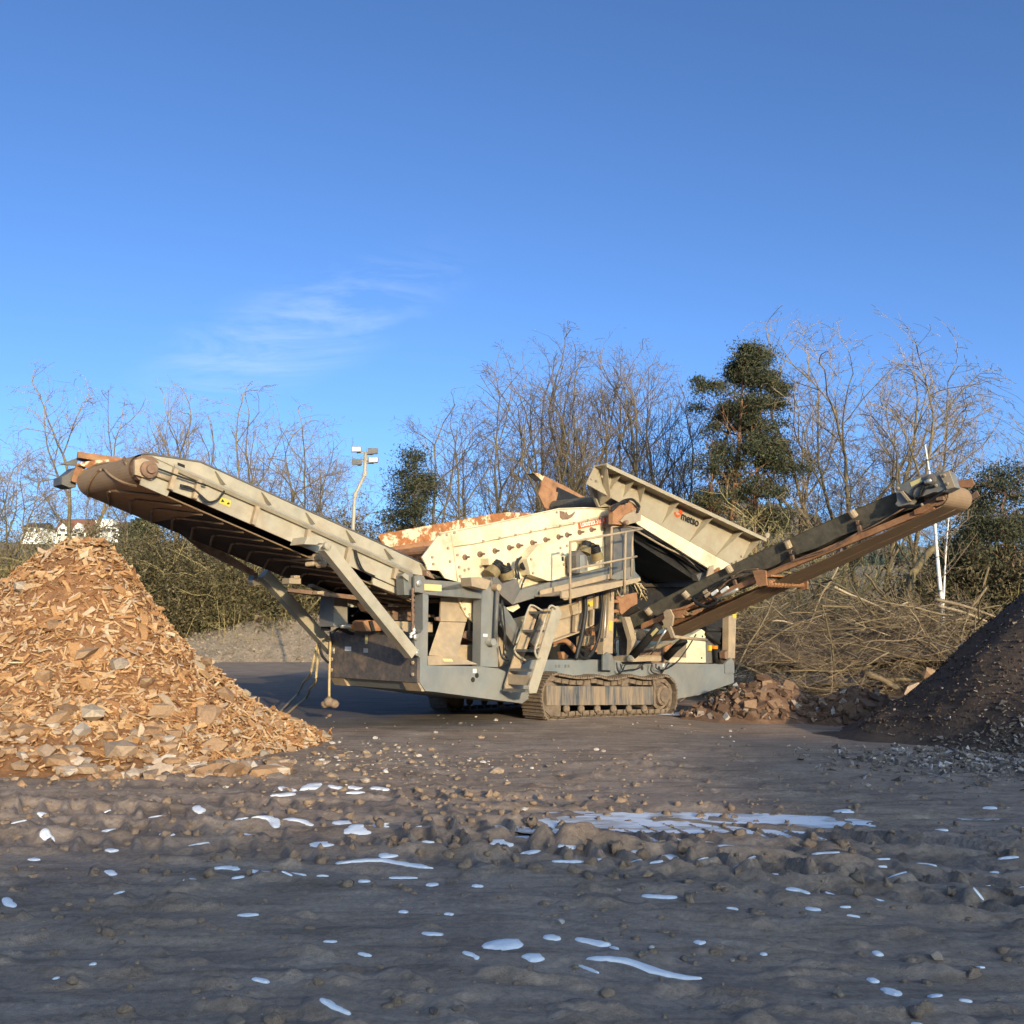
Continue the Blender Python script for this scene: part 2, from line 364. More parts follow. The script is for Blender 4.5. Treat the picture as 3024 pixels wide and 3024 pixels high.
# holes and small plates on the chassis side
for x, y, r_ in ((1508, 1538, 0.042), (1540, 1503, 0.042)):
    MB().lathe(S3('B', x, y, 0), (0, -1, 0), [(-0.01, r_), (0.004, r_)], 14).build('hole', M['black'], chassis)
PR('label_plate', 'B', [(1510, 1450), (1538, 1450), (1538, 1484), (1510, 1484)], -0.006, 0.001, 'whitelabel', chassis)
PR('label_plate', 'G', [(858, 1498), (888, 1498), (888, 1550), (858, 1550)], -0.006, 0.001, 'whitelabel', chassis)
for x, y in ((800, 1560), (840, 1612), (560, 1562)):
    MB().lathe(S3('G', x, y, 0), (0, -1, 0), [(-0.01, 0.04), (0.004, 0.04)], 12).build('hole', M['black'], chassis)
for x in (770, 815, 905, 950):
    PR('slot', 'H', [(x, 1270), (x + 26, 1270), (x + 26, 1312), (x, 1312)], -0.004, 0.001, 'darkgrey', chassis)

# ---- portal frame
frame = PR('portal_frame', 'B', [(1040, 690), (1108, 692), (1122, 722), (1480, 748), (1655, 775), ('C', 130, 780), ('C', 150, 830), ('C', 60, 905), (1590, 878), (1160, 846), (1080, 828), (1040, 826)], -0.01, 0.22, 'grey')
PR('post', 'B', [(1100, 829), (1146, 848), (1138, 1421), (1078, 1421), (1076, 1165), (1100, 1130)], 0.0, 0.2, 'bluegrey', frame)
PR('post', 'C', [(58, 900), (152, 835), (186, 1300), (181, 1470), (48, 1464)], 0.0, 0.2, 'bluegrey', frame)
PR('lug', 'B', [(1032, 690), (1075, 685), (1076, 820), (1034, 826)], -0.06, -0.012, 'grey', frame)
PR('lug', 'B', [(1024, 1180), (1076, 1160), (1076, 1360), (1050, 1335)], -0.05, -0.002, 'bluegrey', frame)
PR('bracket', 'B', [(1490, 705), (1560, 700), (1655, 730), (1625, 805), (1500, 775)], -0.26, -0.012, 'dust', frame)
PR('sticker', 'B', [(1113, 757), (1253, 765), (1253, 818), (1113, 808)], -0.016, -0.011, 'paleyellow', frame)
PR('sticker', 'C', [(70, 1215), (102, 1217), (102, 1238), (70, 1236)], -0.006, -0.001, 'whitelabel', frame)
for x, y in ((1062, 752), (1038, 1190), (1050, 1318)):
    MB().lathe(S3('B', x, y, -0.06), (0, -1, 0), [(0, 0.05), (0.03, 0.05), (0.04, 0.025)], 10).build('pin', M['steel'], frame)
# brace bars to the right of the post
PR('brace', 'C', [(195, 985), (240, 1010), (365, 1205), (375, 1240), (352, 1335), (195, 1115)], 0.06, 0.2, 'grey', frame)
PR('brace', 'C', [(215, 1070), (345, 1270), (320, 1330), (200, 1150)], 0.03, 0.058, 'darkgrey', frame)
# hydraulic ram beside the post
ram = TB('hydraulic_ram', C3('C', [(178, 870), (160, 1280)], -0.1), 0.036, 'darkgrey')
TB('rod', C3('C', [(186, 870), (184, 930)], -0.1), 0.02, 'steel', ram)
MB().lathe(S3('C', 190, 862, -0.15), (0, 1, 0), [(0, 0.055), (0.14, 0.055)], 12).build('pin', M['dust'], ram)
MB().lathe(S3('C', 150, 1278, -0.15), (0, 1, 0), [(0, 0.06), (0.14, 0.06)], 12).build('pin', M['steel'], ram)
TB('chain', [S3('B', 1015 + (i % 2) * 7, 790 + i * 20, -0.07) for i in range(20)], [0.018 + 0.014 * (i % 2) for i in range(20)], 'drust', k=6)
TB('hook', C3('B', [(1022, 1120), (1032, 1150), (1000, 1170), (1005, 1195)], -0.08), 0.025, 'whitelabel', k=6, n=10)

# ---- screen box
near_poly = [('B', 1095, 540), ('B', 1242, 343), ('B', 1656, 265), ('C', 645, 262), ('C', 840, 255), ('C', 1022, 264), ('C', 1045, 300), ('C', 1072, 420), ('C', 1066, 800), ('C', 600, 880), ('C', 330, 960),
             ('B', 1640, 900), ('B', 1568, 905), ('B', 1560, 1058), ('B', 1520, 1078), ('B', 1456, 1022), ('B', 1400, 910), ('B', 1380, 738), ('B', 1280, 710), ('B', 1237, 650), ('B', 1140, 642), ('B', 1128, 600)]
screen = PR('screen_box', 'B', near_poly, 0.30, 0.33, 'white')
fl = C3('B', [(1350, 446), ('C', 0, 524), ('C', 500, 422), ('C', 1010, 322)], 0.285)
TB('flange', fl, 0.022, 'white', screen, k=4)
for i in range(9):
    t_ = (i + 0.5) / 9
    p = np.array(fl[1]) * (1 - t_) + np.array(fl[3]) * t_
    MB().box(p - (0.02, 0.035, 0.02), p + (0.02, 0.0, 0.02)).build('clip', M['dust'], screen)
TB('edge_strip', C3('B', [(1242, 345), (1656, 267), ('C', 645, 264), ('C', 840, 257), ('C', 1022, 266)], 0.29), 0.014, 'white', screen, k=4)
TB('edge_strip', C3('B', [(1328, 330), (1345, 440), (1385, 735)], 0.292), 0.01, 'white', screen, k=4)
PR('paint_chip', 'C', [(650, 278), (690, 287), (688, 300), (702, 284), (718, 312), (740, 305), (770, 280), (765, 300), (745, 328), (712, 346), (672, 348), (652, 330)], 0.298, 0.301, 'drust', screen)
sign = PR('name_board', 'C', [(793, 357), (1003, 313), (1008, 372), (800, 418)], 0.285, 0.302, 'orange', screen)
def text_mesh(o):
    bpy.context.view_layer.update()
    me = bpy.data.meshes.new_from_object(o.evaluated_get(bpy.context.evaluated_depsgraph_get()))
    n_ = link('lettering', me, None, o.parent); n_.matrix_basis = o.matrix_basis.copy()
    bpy.data.objects.remove(o); n_.name = 'lettering'; return n_
def text(name, body, p0, p1, size_px_h, k, v, m, parent, shear=0.0, off=0.0, bold=0.0, normal='v'):
    a = S3(k, *p0, v); b = S3(k, *p1, v)
    cu = bpy.data.curves.new(name, 'FONT'); cu.body = body; cu.shear = shear; cu.offset = bold; cu.extrude = 0.0015
    cu.size = 1.0; cu.materials.append(M[m])
    o = bpy.data.objects.new(name, cu); COL.objects.link(o); o.parent = parent
    bpy.context.view_layer.update()
    w = o.dimensions.x or 1.0
    xd = b - a; Lx = np.linalg.norm(xd); xd = xd / Lx; zn = np.array([0, -1.0, 0]); yd = np.cross(zn, xd)
    h = size_px_h
    mt = Matrix(((xd[0], yd[0], zn[0], a[0]), (xd[1], yd[1], zn[1], a[1]), (xd[2], yd[2], zn[2], a[2]), (0, 0, 0, 1)))
    sx = Lx / w
    o.matrix_basis = mt @ Matrix.Diagonal((sx, h, 1, 1))
    return text_mesh(o)
text('lettering', 'Lokotrack ST2.4', (812, 404), (990, 366), 0.155, 'C', 0.2825, 'lettering', screen, 0.0, bold=0.012)
big = [(40, 610), (155, 585), (265, 560), (335, 545), (440, 522), (540, 500), (640, 478), (705, 463), (800, 443), (890, 423), (985, 402)]
boltme = MB().lathe((0, 0, 0), (0, -1, 0), [(0, 0.05), (0.02, 0.05), (0.03, 0.04), (0.032, 0.022), (0.12, 0.018), (0.125, 0.012)], 10).mesh('bolt'); boltme.materials.append(M['drust'])
for k_, x, y in [('C', *p) for p in big] + [('B', 1440, 540), ('B', 1565, 515)]:
    o = link('bolt', boltme, None, screen); o.location = S3(k_, x, y, 0.30)
smallme = MB().lathe((0, 0, 0), (0, -1, 0), [(0, 0.026), (0.02, 0.026), (0.024, 0.014)], 6).mesh('bolt_head'); smallme.materials.append(M['dust'])
for x, y in ((1175, 540), (1183, 595), (1303, 466), (1320, 575), (1380, 522), (1393, 620), (1402, 695), (1237, 355), (1293, 357), (1355, 340), (1418, 905), (1440, 960), (1480, 1005), (1534, 985), (1540, 1022), (1480, 1032), (1440, 645), (1472, 635), (1570, 615)):
    o = link('bolt_head', smallme, None, screen); o.location = S3('B', x, y, 0.30)
for x, y in ((627, 290), (820, 510), (705, 545), (655, 562), (50, 705), (670, 605), (680, 688), (698, 705), (1010, 520), (1015, 580)):
    o = link('bolt_head', smallme, None, screen); o.location = S3('C', x, y, 0.30)
# rusty far side of the box, decks and cross tubes
far = PR('far_side_plate', 'B', [(735, 362), (757, 350), (1200, 272), (1656, 188), ('C', 250, 291), ('C', 480, 297), ('C', 900, 270), ('C', 900, 560), (1380, 760), (930, 560), (790, 470)], 1.98, 2.0, 'rustpaint', screen)
PR('far_rail', 'B', [(800, 462), (1300, 385), (1310, 400), (1310, 430), (900, 505)], 1.90, 1.975, 'rust', screen)
q0 = S('B', 1110, 560, 0.33); q1 = S('C', 1040, 330, 0.33)
MB().prism([q0 + (0.05, -0.10), q1 + (0, -0.22), q1 + (0, -0.30), q0 + (0.05, -0.18)], 0.335, 1.975).build('screen_deck', M['drust'], screen)
MB().prism([q0 + (0.3, -0.5), q1 + (0, -0.55), q1 + (0, -0.65), q0 + (0.3, -0.6)], 0.335, 1.975).build('screen_deck', M['drust'], screen)
PR('discharge_lip', 'B', [(1130, 600), (1150, 645), (1200, 720), (1130, 690)], 0.335, 1.97, 'drust', screen)
for x, y in ((1260, 480), (1500, 450)):
    a = S3('B', x, y, 0.335); MB().tube([a, a + (0, 1.63, 0)], 0.07, 10).build('cross_tube', M['rust'], screen)
# exciter guard on the side
guard = PR('exciter_guard', 'C', [(402, 648), (418, 622), (486, 542), (545, 528), (622, 530), (650, 560), (662, 700), (655, 795), (600, 812), (563, 812), (430, 766)], 0.06, 0.296, 'white')
PR('chamfer', 'C', [(400, 640), (405, 618), (470, 546), (537, 527), (487, 541), (416, 623)], 0.20, 0.29, 'dust', guard)
PR('window_slot', 'C', [(668, 630), (682, 628), (684, 660), (669, 662)], 0.29, 0.301, 'blacklettering', screen)
for x, y in ((432, 648), (446, 752)):
    o = link('bolt_head', smallme, None, guard); o.location = S3('C', x, y, 0.06)
TB('motor', [S3('C', 376, 700, 0.17), S3('C', 376, 700, 0.29)], 0.07, 'black', guard, k=14)
for i, pts in enumerate(([(330, 640), (312, 720), (330, 800), (300, 900)], [(345, 635), (330, 700), (345, 800)], [(360, 630), (322, 690), (318, 790)], [(398, 770), (370, 830), (350, 900)])):
    TB('hose', C3('C', pts, 0.12), 0.016, 'rubber', guard, k=6, n=14)
# spring suspension
def coil(name, c, axis, r, h, parent, turns=4):
    c = np.array(c); ax = np.array(axis, float); ax /= np.linalg.norm(ax); a, b = frames(ax[None]); a = a[0]; b = b[0]
    t_ = np.linspace(0, 1, turns * 10); ang = t_ * turns * 2 * np.pi
    return MB().tube(c + ax * (t_ * h)[:, None] + r * (np.cos(ang)[:, None] * a + np.sin(ang)[:, None] * b), 0.022, 5).build(name, M['rubber'], parent, smooth=True)
susp = PR('spring_bracket', 'C', [(110, 640), (285, 650), (290, 672), (262, 700), (232, 690), (200, 668), (150, 690), (112, 690)], 0.10, 0.296, 'white')
for base, top in (((115, 775), (185, 690)), ((258, 790), (228, 700))):
    a = S3('C', *base, 0.1); b = S3('C', *top, 0.1); d = b - a; L_ = np.linalg.norm(d)
    MB().lathe(a, d, [(0, 0.13), (L_ * 0.55, 0.125), (L_ * 0.56, 0.07)], 14).build('spring_seat', M['spring'], susp, smooth=False)
    coil('coil', a + d * 0.45, d, 0.095, L_ * 0.6, susp)
PR('saddle', 'C', [(140, 790), (165, 772), (215, 835), (300, 805), (330, 800), (352, 880), (295, 995), (215, 930), (150, 860)], -0.02, 0.25, 'darkgrey')
susp2 = PR('spring_post', 'C', [(775, 620), (800, 580), (830, 600), (862, 625), (865, 735), (780, 750)], -0.02, 0.2, 'darkgrey')
PR('spring_bracket', 'C', [(825, 500), (960, 492), (962, 515), (940, 545), (905, 520), (850, 530)], 0.10, 0.296, 'white', susp2)
for base, top in (((840, 605), (858, 525)), ((945, 650), (918, 560))):
    a = S3('C', *base, 0.08); b = S3('C', *top, 0.08); d = b - a; L_ = np.linalg.norm(d)
    MB().lathe(a, d, [(0, 0.12), (L_ * 0.6, 0.10), (L_ * 0.61, 0.06)], 14).build('spring_seat', M['spring'], susp2)
    coil('coil', a + d * 0.55, d, 0.08, L_ * 0.55, susp2, 4)
PR('post_face', 'C', [(806, 620), (840, 615), (842, 742), (806, 748)], -0.05, -0.021, 'bluegrey', susp2)

# ---- sub-frame beam, walkway and railing
PR('subframe_beam', 'C', [(345, 885), (600, 815), (1060, 700), (1064, 800), (500, 930), (296, 992)], 0.08, 0.29, 'grey')
walk = PR('walkway', 'C', [(668, 905), (735, 878), (1262, 788), (1270, 808), (1246, 822), (735, 950), (690, 960), (668, 940)], -0.62, -0.60, 'dust')
fw = trace('C', [(668, 905), (735, 878), (1262, 788)], -0.6)
MB().prism([fw[0] + (0, -0.03), fw[2] + (0, -0.03), fw[2] + (0, -0.05), fw[0] + (0, -0.05)], -0.598, 0.04).build('floor_grating', M['dust'], walk)
PR('toe_board', 'C', [(502, 892), (515, 882), (1032, 758), (1036, 796), (735, 868), (665, 900), (508, 936)], 0.0, 0.02, 'dust', walk)
PR('end_bracket', 'C', [(1040, 780), (1075, 755), (1200, 700), (1215, 560), (1225, 740), (1268, 790), (1255, 800), (1045, 800)], -0.02, 0.0, 'grey', walk)
PR('end_block', 'C', [(664, 890), (720, 885), (722, 940), (668, 945)], -0.66, -0.622, 'dust', walk)
rail = TB('railing', C3('C', [(731, 985), (731, 515)], -0.66), 0.022, 'dust')
def rl(pts, v, r=0.02): TB('rail', C3('C', pts, v), r, 'dust', rail)
rl([(1145, 910), (1153, 443)], -0.66, 0.022); rl([(731, 516), (1153, 440), (1282, 418)], -0.66); rl([(738, 728), (1150, 645), (1237, 627)], -0.66)
rl([(1040, 790), (1047, 402)], -0.02, 0.022); rl([(1197, 780), (1206, 420)], -0.3, 0.02); rl([(1047, 403), (1118, 393)], -0.02); 
TB('rail', [S3('C', 1118, 393, -0.02), S3('C', 1282, 418, -0.66)], 0.02, 'dust', rail)

# ---- ladder (climbs along the machine, treads across it)
vN, vF = -0.66, -0.14
lp = trace('C', [(592, 1008), (632, 1004), (657, 1060), (466, 1664), (412, 1668), (407, 1620)], vN)
ladder = MB().prism(lp, vN - 0.03, vN).build('ladder', M['galv'], root)
MB().prism(lp, vF, vF + 0.03).build('stringer', M['dust'], ladder)
for x, y in ((604, 1052), (555, 1195), (502, 1346), (452, 1495), (410, 1652)):
    q = S('C', x, y, vN)
    MB().box((q[0] - 0.06, vN + 0.002, q[1] - 0.02), (q[0] + 0.10, vF - 0.002, q[1] + 0.02)).build('rung', M['darkgrey'], ladder)
q = S('C', 435, 1560, vN); MB().box((q[0] - 0.02, vN + 0.002, q[1] - 0.10), (q[0] + 0.02, vF - 0.002, q[1] + 0.06)).build('kick_plate', M['dust'], ladder)
hp = [(622, 1025), (600, 1003), (575, 1008), (560, 1050), (475, 1300), (463, 1345), (480, 1395), (505, 1400)]
TB('handrail', C3('C', hp, vN - 0.06), 0.018, 'galv', ladder, n=30)
hq = [(520, 1040), (470, 1010), (440, 1000), (412, 1030), (315, 1310), (308, 1345), (340, 1390), (400, 1422)]
TB('handrail', C3('C', hq, vF - 0.05), 0.018, 'galv', ladder, n=30)

# ---- tracks
tp = [(372, 585), (362, 520), (372, 435), (440, 342), (520, 347), (610, 362), (700, 362), (770, 352), (850, 372), (920, 368), (1000, 350), (1080, 366), (1170, 368), (1255, 352), (1305, 392), (1328, 450), (1325, 555), (1300, 618), (1262, 640), (1000, 646), (700, 656), (425, 668)]
tq = trace('F', tp, -0.3)
tq[:, 1] += 0.0 - min(tq[:, 1].min(), 0) * 0
closed = np.vstack([tq, tq[:1]])
def resample(P, n):
    d = np.r_[0, np.cumsum(np.linalg.norm(np.diff(P, axis=0), axis=1))]
    s = np.linspace(0, d[-1], n, endpoint=False)
    return np.stack([np.interp(s, d, P[:, i]) for i in range(2)], 1), d[-1]
cs = spline(np.vstack([tq, tq[:1]]), 200)
NSH = 46
sh, per = resample(cs, NSH); pitch_ = per / NSH
cen = tq.mean(0)
shoe_mb = MB().box((-pitch_ * 0.47, 0, -0.028), (pitch_ * 0.47, 0.5, 0.0))
for gx in (-0.33, 0.0, 0.33):
    shoe_mb.box((gx * pitch_ - 0.010, 0.004, 0.0), (gx * pitch_ + 0.010, 0.496, 0.024))
shoe_mb.box((-pitch_ * 0.4, 0.15, -0.085), (pitch_ * 0.3, 0.20, -0.028)); shoe_mb.box((-pitch_ * 0.4, 0.30, -0.085), (pitch_ * 0.3, 0.35, -0.028))
shoe_me = shoe_mb.mesh('track_shoe'); shoe_me.materials.append(M['track'])
link_me = MB().box((-pitch_ * 0.42, 0, -0.045), (pitch_ * 0.42, 0.05, 0.03)).mesh('chain_link'); link_me.materials.append(M['track'])
rol_me = MB().lathe((0, 0, 0), (0, -1, 0), [(0, 0.075), (0.03, 0.075), (0.05, 0.05), (0.06, 0.035)], 12).mesh('roller'); rol_me.materials.append(M['track'])
def make_track(v0, near):
    tf = trace('F', [(395, 424), (1165, 430), (1170, 552), (1150, 558), (398, 562)], -0.26)
    t = MB().prism(tf, v0 + 0.04, v0 + 0.30).build('track', M['trackframe'], root)
    for i in range(NSH):
        a = sh[i]; b = sh[(i + 1) % NSH]; p = sh[i - 1]; tg = b - p; tg /= np.linalg.norm(tg)
        nn = np.array([-tg[1], tg[0]])
        if nn @ (a - cen) < 0: nn = -nn
        mtx = Matrix(((tg[0], 0, nn[0], a[0]), (0, 1, 0, v0), (tg[1], 0, nn[1], a[1]), (0, 0, 0, 1)))
        o = link('track_shoe', shoe_me, None, t); o.matrix_basis = mtx
        if near:
            o = link('chain_link', link_me, None, t)
            a2 = a - nn * 0.085
            o.matrix_basis = Matrix(((tg[0], 0, nn[0], a2[0]), (0, 1, 0, v0 + 0.09), (tg[1], 0, nn[1], a2[1]), (0, 0, 0, 1)))
    for x in (545, 650, 765, 880, 990, 1100):
        qq = S('F', x, 588, -0.26); o = link('roller', rol_me, None, t); o.location = (qq[0], v0 + 0.08, qq[1])
    for x in (690, 960):
        tt = trace('F', [(x - 25, 425), (x - 18, 388), (x + 18, 388), (x + 25, 425)], -0.26)
        MB().prism(tt, v0 + 0.05, v0 + 0.2).build('carrier_block', M['track'], t)
    qq = S('F', 1235, 492, -0.26)
    MB().lathe((qq[0], v0 + 0.2, qq[1]), (0, -1, 0), [(0, 0.27), (0.06, 0.27), (0.062, 0.2), (0.15, 0.19), (0.16, 0.14), (0.19, 0.135)], 18).build('drive_hub', M['track'], t)
    qq = S('F', 440, 505, -0.26)
    MB().lathe((qq[0], v0 + 0.25, qq[1]), (0, -1, 0), [(0, 0.27), (0.1, 0.27), (0.12, 0.15)], 18).build('idler_wheel', M['track'], t)
    rp_ = trace('F', [(375, 562), (505, 562), (500, 640), (430, 640), (390, 600)], -0.26)
    MB().prism(rp_, v0 + 0.06, v0 + 0.2).build('guide_plate', M['track'], t)
    return t
make_track(-0.3, True); make_track(2.2, False)
PR('track_rim', 'F', [(1160, 380), (1172, 392), (1176, 555), (1164, 560)], -0.28, -0.255, 'track')

# ---- main (tail) conveyor rising to the left
vN, vF = 0.32, 2.15
tail = PR('tail_conveyor', 'A', [(690, 132), (800, 172), (950, 215), ('B', 0, 205), ('B', 1000, 660), ('B', 1002, 840), ('B', 945, 806), ('B', 640, 668), ('B', 0, 402), (1070, 442), (905, 380), (885, 428), (680, 340), (690, 290)], vN, vN + 0.03, 'galv')
skirt = PR('skirt_board', 'A', [(690, 110), (730, 100), (1140, 163), ('B', 560, 335), ('B', 1132, 600), ('B', 1130, 695), ('B', 1000, 672), ('B', 0, 217), (950, 225), (800, 180), (690, 136)], 0.44, 0.455, 'galv', tail)
TB('skirt_edge', C3('A', [(692, 110), (730, 102), (1140, 165), ('B', 560, 337), ('B', 1132, 602)], 0.44), 0.014, 'darkgrey', tail, k=4)
MB().tube(C3('A', [(935, 205), ('B', 0, 212), ('B', 1010, 668)], 0.27), 0.04, 4).build('side_rail', M['galv'], tail)
for k_, x0, y0, x1, y1 in (('A', 1245, 238, 1292, 345), ('A', 1598, 398, 1642, 498), ('B', 140, 178, 182, 275), ('B', 468, 322, 512, 425), ('B', 780, 472, 822, 558), ('B', 1072, 598, 1112, 692)):
    a = S(k_, x0, y0, 0.44); b = S(k_, x1, y1, 0.44)
    MB().hexa([(a[0], 0.438, a[1]), (a[0] + 0.012, 0.438, a[1]), (b[0] + 0.012, 0.438, b[1]), (b[0], 0.438, b[1])],
              [(a[0], 0.40, a[1]), (a[0] + 0.012, 0.40, a[1]), (b[0] + 0.012, 0.30, b[1]), (b[0], 0.30, b[1])]).build('gusset', M['galv'], tail)
for k_, x0, y0, x1, y1 in (('A', 950, 220, 905, 375), ('A', 1130, 300, 1088, 445), ('A', 1572, 505, 1535, 642), ('B', 168, 315, 148, 440), ('B', 500, 462, 470, 602), ('B', 880, 632, 862, 715)):
    a = S3(k_, x0, y0, 0.27); b = S3(k_, x1, y1, 0.27)
    MB().bar(a, b, 0.06, 0.07).build('side_post', M['dust'], tail)
PR('tail_plate', 'B', [(688, 702), (950, 818), (1010, 890), (692, 762)], vN + 0.04, vN + 0.07, 'galv', tail)
PR('hinge_plate', 'B', [(940, 690), (960, 665), (1015, 670), (1035, 720), (1010, 850), (950, 845)], 0.05, 0.24, 'grey', tail)
PR('lug', 'B', [(930, 690), (955, 668), (985, 690), (985, 735), (965, 720)], 0.0, 0.045, 'galv', tail)
PR('slot', 'A', [(965, 168), (1020, 188), (1020, 212), (965, 190)], 0.436, 0.441, 'black', tail)
st = PR('warning_sticker', 'A', [(1290, 430), (1372, 462), (1362, 508), (1280, 475)], vN - 0.006, vN + 0.001, 'yellow', tail)
PR('pictogram', 'A', [(1308, 446), (1322, 472), (1292, 468)], vN - 0.009, vN - 0.0065, 'blacklettering', st)
PR('pictogram', 'A', [(1340, 478), (1358, 470), (1362, 488), (1344, 490)], vN - 0.009, vN - 0.0065, 'blacklettering', st)
# return belt with chevrons, head drum
bl = trace('A', [(690, 345), (890, 428), (1930, 872), ('B', 700, 770), ('B', 1000, 905)], 0.42)
dr = S('A', 700, 248, 0.42); RD = 0.205
bl = bl[1:]
lowdir = bl[2] - bl[0]; lowdir /= np.linalg.norm(lowdir); nrm = np.array([-lowdir[1], lowdir[0]])
if nrm[1] < 0: nrm = -nrm
# the belt loop: underside line, wrap round the drum, carrying side
p_low = bl[0] + lowdir * np.linspace(0, 4.6, 24)[:, None]
t0_ = (dr - bl[0]) @ lowdir
cdr = bl[0] + lowdir * (t0_) + nrm * RD
ang0 = math.atan2(-nrm[1], -nrm[0])
angs = np.linspace(0, -np.pi * 1.02, 16)
wrap = cdr + RD * np.stack([np.cos(ang0 + angs), np.sin(ang0 + angs)], 1)
p_up = wrap[-1] + lowdir * np.linspace(0.3, 4.6, 16)[:, None]
loop = np.vstack([p_low[::-1], wrap, p_up])
def strip(mb, loop, v0, v1, th=0.014):
    n = len(loop); V = np.array([(p[0], v, p[1]) for v in (v0, v1) for p in loop])
    i = np.arange(n - 1); mb.add(V, np.stack([i, i + 1, i + 1 + n, i + n], 1)); return mb
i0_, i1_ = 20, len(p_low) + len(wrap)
belt = strip(MB(), loop[:i0_ + 1], 0.42, vF - 0.02).build('conveyor_belt', M['beltdark'], tail)  # return run near black: shade beneath the conveyor put into its colour
strip(MB(), loop[i0_:i1_ + 6], 0.42, vF - 0.02).build('sunlit_muddy_wrap', M['belt2'], tail)  # same belt in lighter brown, mud and sunlight both in the colour
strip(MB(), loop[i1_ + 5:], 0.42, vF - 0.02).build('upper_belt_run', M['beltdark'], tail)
MB().tube([(p_low[k][0], 0.418, p_low[k][1]) for k in (0, 12, 23)], 0.010, 4).build('belt_edge', M['belt2'], tail)
chev_me = None
def onloop(s):   # point & outward normal at arc length s from drum top backwards along the loop
    return None
seg = np.r_[0, np.cumsum(np.linalg.norm(np.diff(loop, axis=0), axis=1))]
def lp_at(s):
    p = np.array([np.interp(s, seg, loop[:, i]) for i in range(2)]); q = np.array([np.interp(s + 0.02, seg, loop[:, i]) for i in range(2)])
    tg = q - p; tg /= np.linalg.norm(tg); nn = np.array([tg[1], -tg[0]])
    mid = cdr + lowdir * 2 
    if nn @ (p - (cdr + lowdir * max(0.0, (p - cdr) @ lowdir))) < 0: nn = -nn
    return p, nn
vc_ = (0.42 + vF) / 2
s_head = seg[23] 
for s in np.arange(0.4, s_head + 1.1, 0.33):
    for sgn in (-1, 1):
        pts = []
        for f in np.linspace(0.04, 0.92, 9):
            p, nn = lp_at(s - 0.42 * max(0, f - 0.12) * (1 if f < 0.75 else 1))
            pts.append((p + nn * 0.014, vc_ + sgn * f * (vF - 0.44) / 2))
        P_ = np.array([(p[0], v, p[1]) for p, v in pts])
        MB().tube(P_, 0.020, 4).build('chevron_cleat', M['belt'], belt)
MB().lathe((cdr[0], 0.33, cdr[1]), (0, 1, 0), [(0, RD - 0.02), (1.83, RD - 0.02)], 20).build('head_drum', M['drust'], tail)
PR('bearing_plate', 'A', [(640, 150), (690, 140), (800, 190), (770, 305), (700, 280), (640, 260)], 0.27, 0.31, 'dust', tail)
MB().lathe(S3('A', 742, 225, 0.27), (0, -1, 0), [(0, 0.115), (0.05, 0.115), (0.06, 0.085), (0.062, 0.06), (0.10, 0.055)], 18).build('bearing', M['drust'], tail)
TB('drive_shaft', C3('A', [(790, 255), (900, 300)], 0.29), 0.03, 'dust', tail)
for pts in ([(985, 340), (1080, 370), (1180, 455), (1215, 470), (1270, 450), (1320, 385)], [(985, 348), (1100, 385), (1170, 462), (1230, 474)], [(720, 180), (940, 262), (1180, 345)]):
    TB('hose', C3('A', pts, 0.24), 0.014, 'rubber', tail, k=6, n=20)
for pts in ([(545, 480), (560, 560), (600, 640), (710, 695)], [(553, 480), (575, 560), (620, 650), (700, 702)]):
    TB('hose', C3('B', pts, 0.27), 0.012, 'rubber', tail, k=6, n=16)
# scraper, hood and far-side plates at the head
PR('hood_plate', 'J', [(335, 72), (1095, 182), (1085, 212), (560, 205), (325, 165)], 2.12, 2.17, 'rust', tail)
PR('hood_plate', 'J', [(300, 262), (560, 210), (1090, 185), (1090, 200), (470, 330)], 2.10, 2.118, 'rustpaint', tail)
PR('rubber_flap', 'J', [(45, 272), (300, 178), (340, 158), (575, 212), (610, 272), (330, 205), (290, 292)], 2.25, 2.30, 'darkgrey', tail)
PR('scraper', 'J', [(70, 470), (140, 440), (300, 320), (290, 640), (190, 640), (65, 590)], 2.3, 2.62, 'darkgrey', tail)
PR('end_flange', 'J', [(305, 268), (450, 325), (380, 430), (355, 585), (218, 540)], 2.20, 2.24, 'rust', tail)
PR('under_flange', 'J', [(405, 648), (825, 838), (880, 868), (800, 872), (398, 712)], 2.16, 2.20, 'rust', tail)
PR('far_side_plate', 'A', [(940, 672), (1190, 770), (1560, 1000), (1545, 1030), (1500, 1015), (1150, 840)], 2.2, 2.23, 'drust', tail)
farside = [p + nrm * 0.02 for p in (bl[0], bl[0] + lowdir * 4.4)]
MB().prism([farside[0], farside[1], farside[1] + nrm * 0.5, farside[0] + nrm * 0.5], vF + 0.01, vF + 0.04).build('far_side_plate', M['galv'], tail)
MB().prism([bl[0] + nrm * 0.42 + lowdir * 0.2, bl[0] + nrm * 0.42 + lowdir * 4.4, bl[0] + nrm * 0.46 + lowdir * 4.4, bl[0] + nrm * 0.46 + lowdir * 0.2], 0.47, 2.1).build('carrying_belt', M['beltdark'], tail)
# return idler beam under the belt
a = S3('B', 215, 545, 0.34); b = S3('A', 1510, 912, 2.2)
MB().bar(a, b, 0.05, 0.06).build('idler_beam', M['dust'], tail)
for x, y, r_ in ((210, 545, 0.06), (240, 590, 0.07), (150, 598, 0.035), (275, 580, 0.03)):
    MB().lathe(S3('B', x, y, 0.40), (0.6, -1, 0.1), [(0, r_), (0.12, r_), (0.14, r_ * 0.5)], 9).build('idler_bracket', M['dust'], tail)
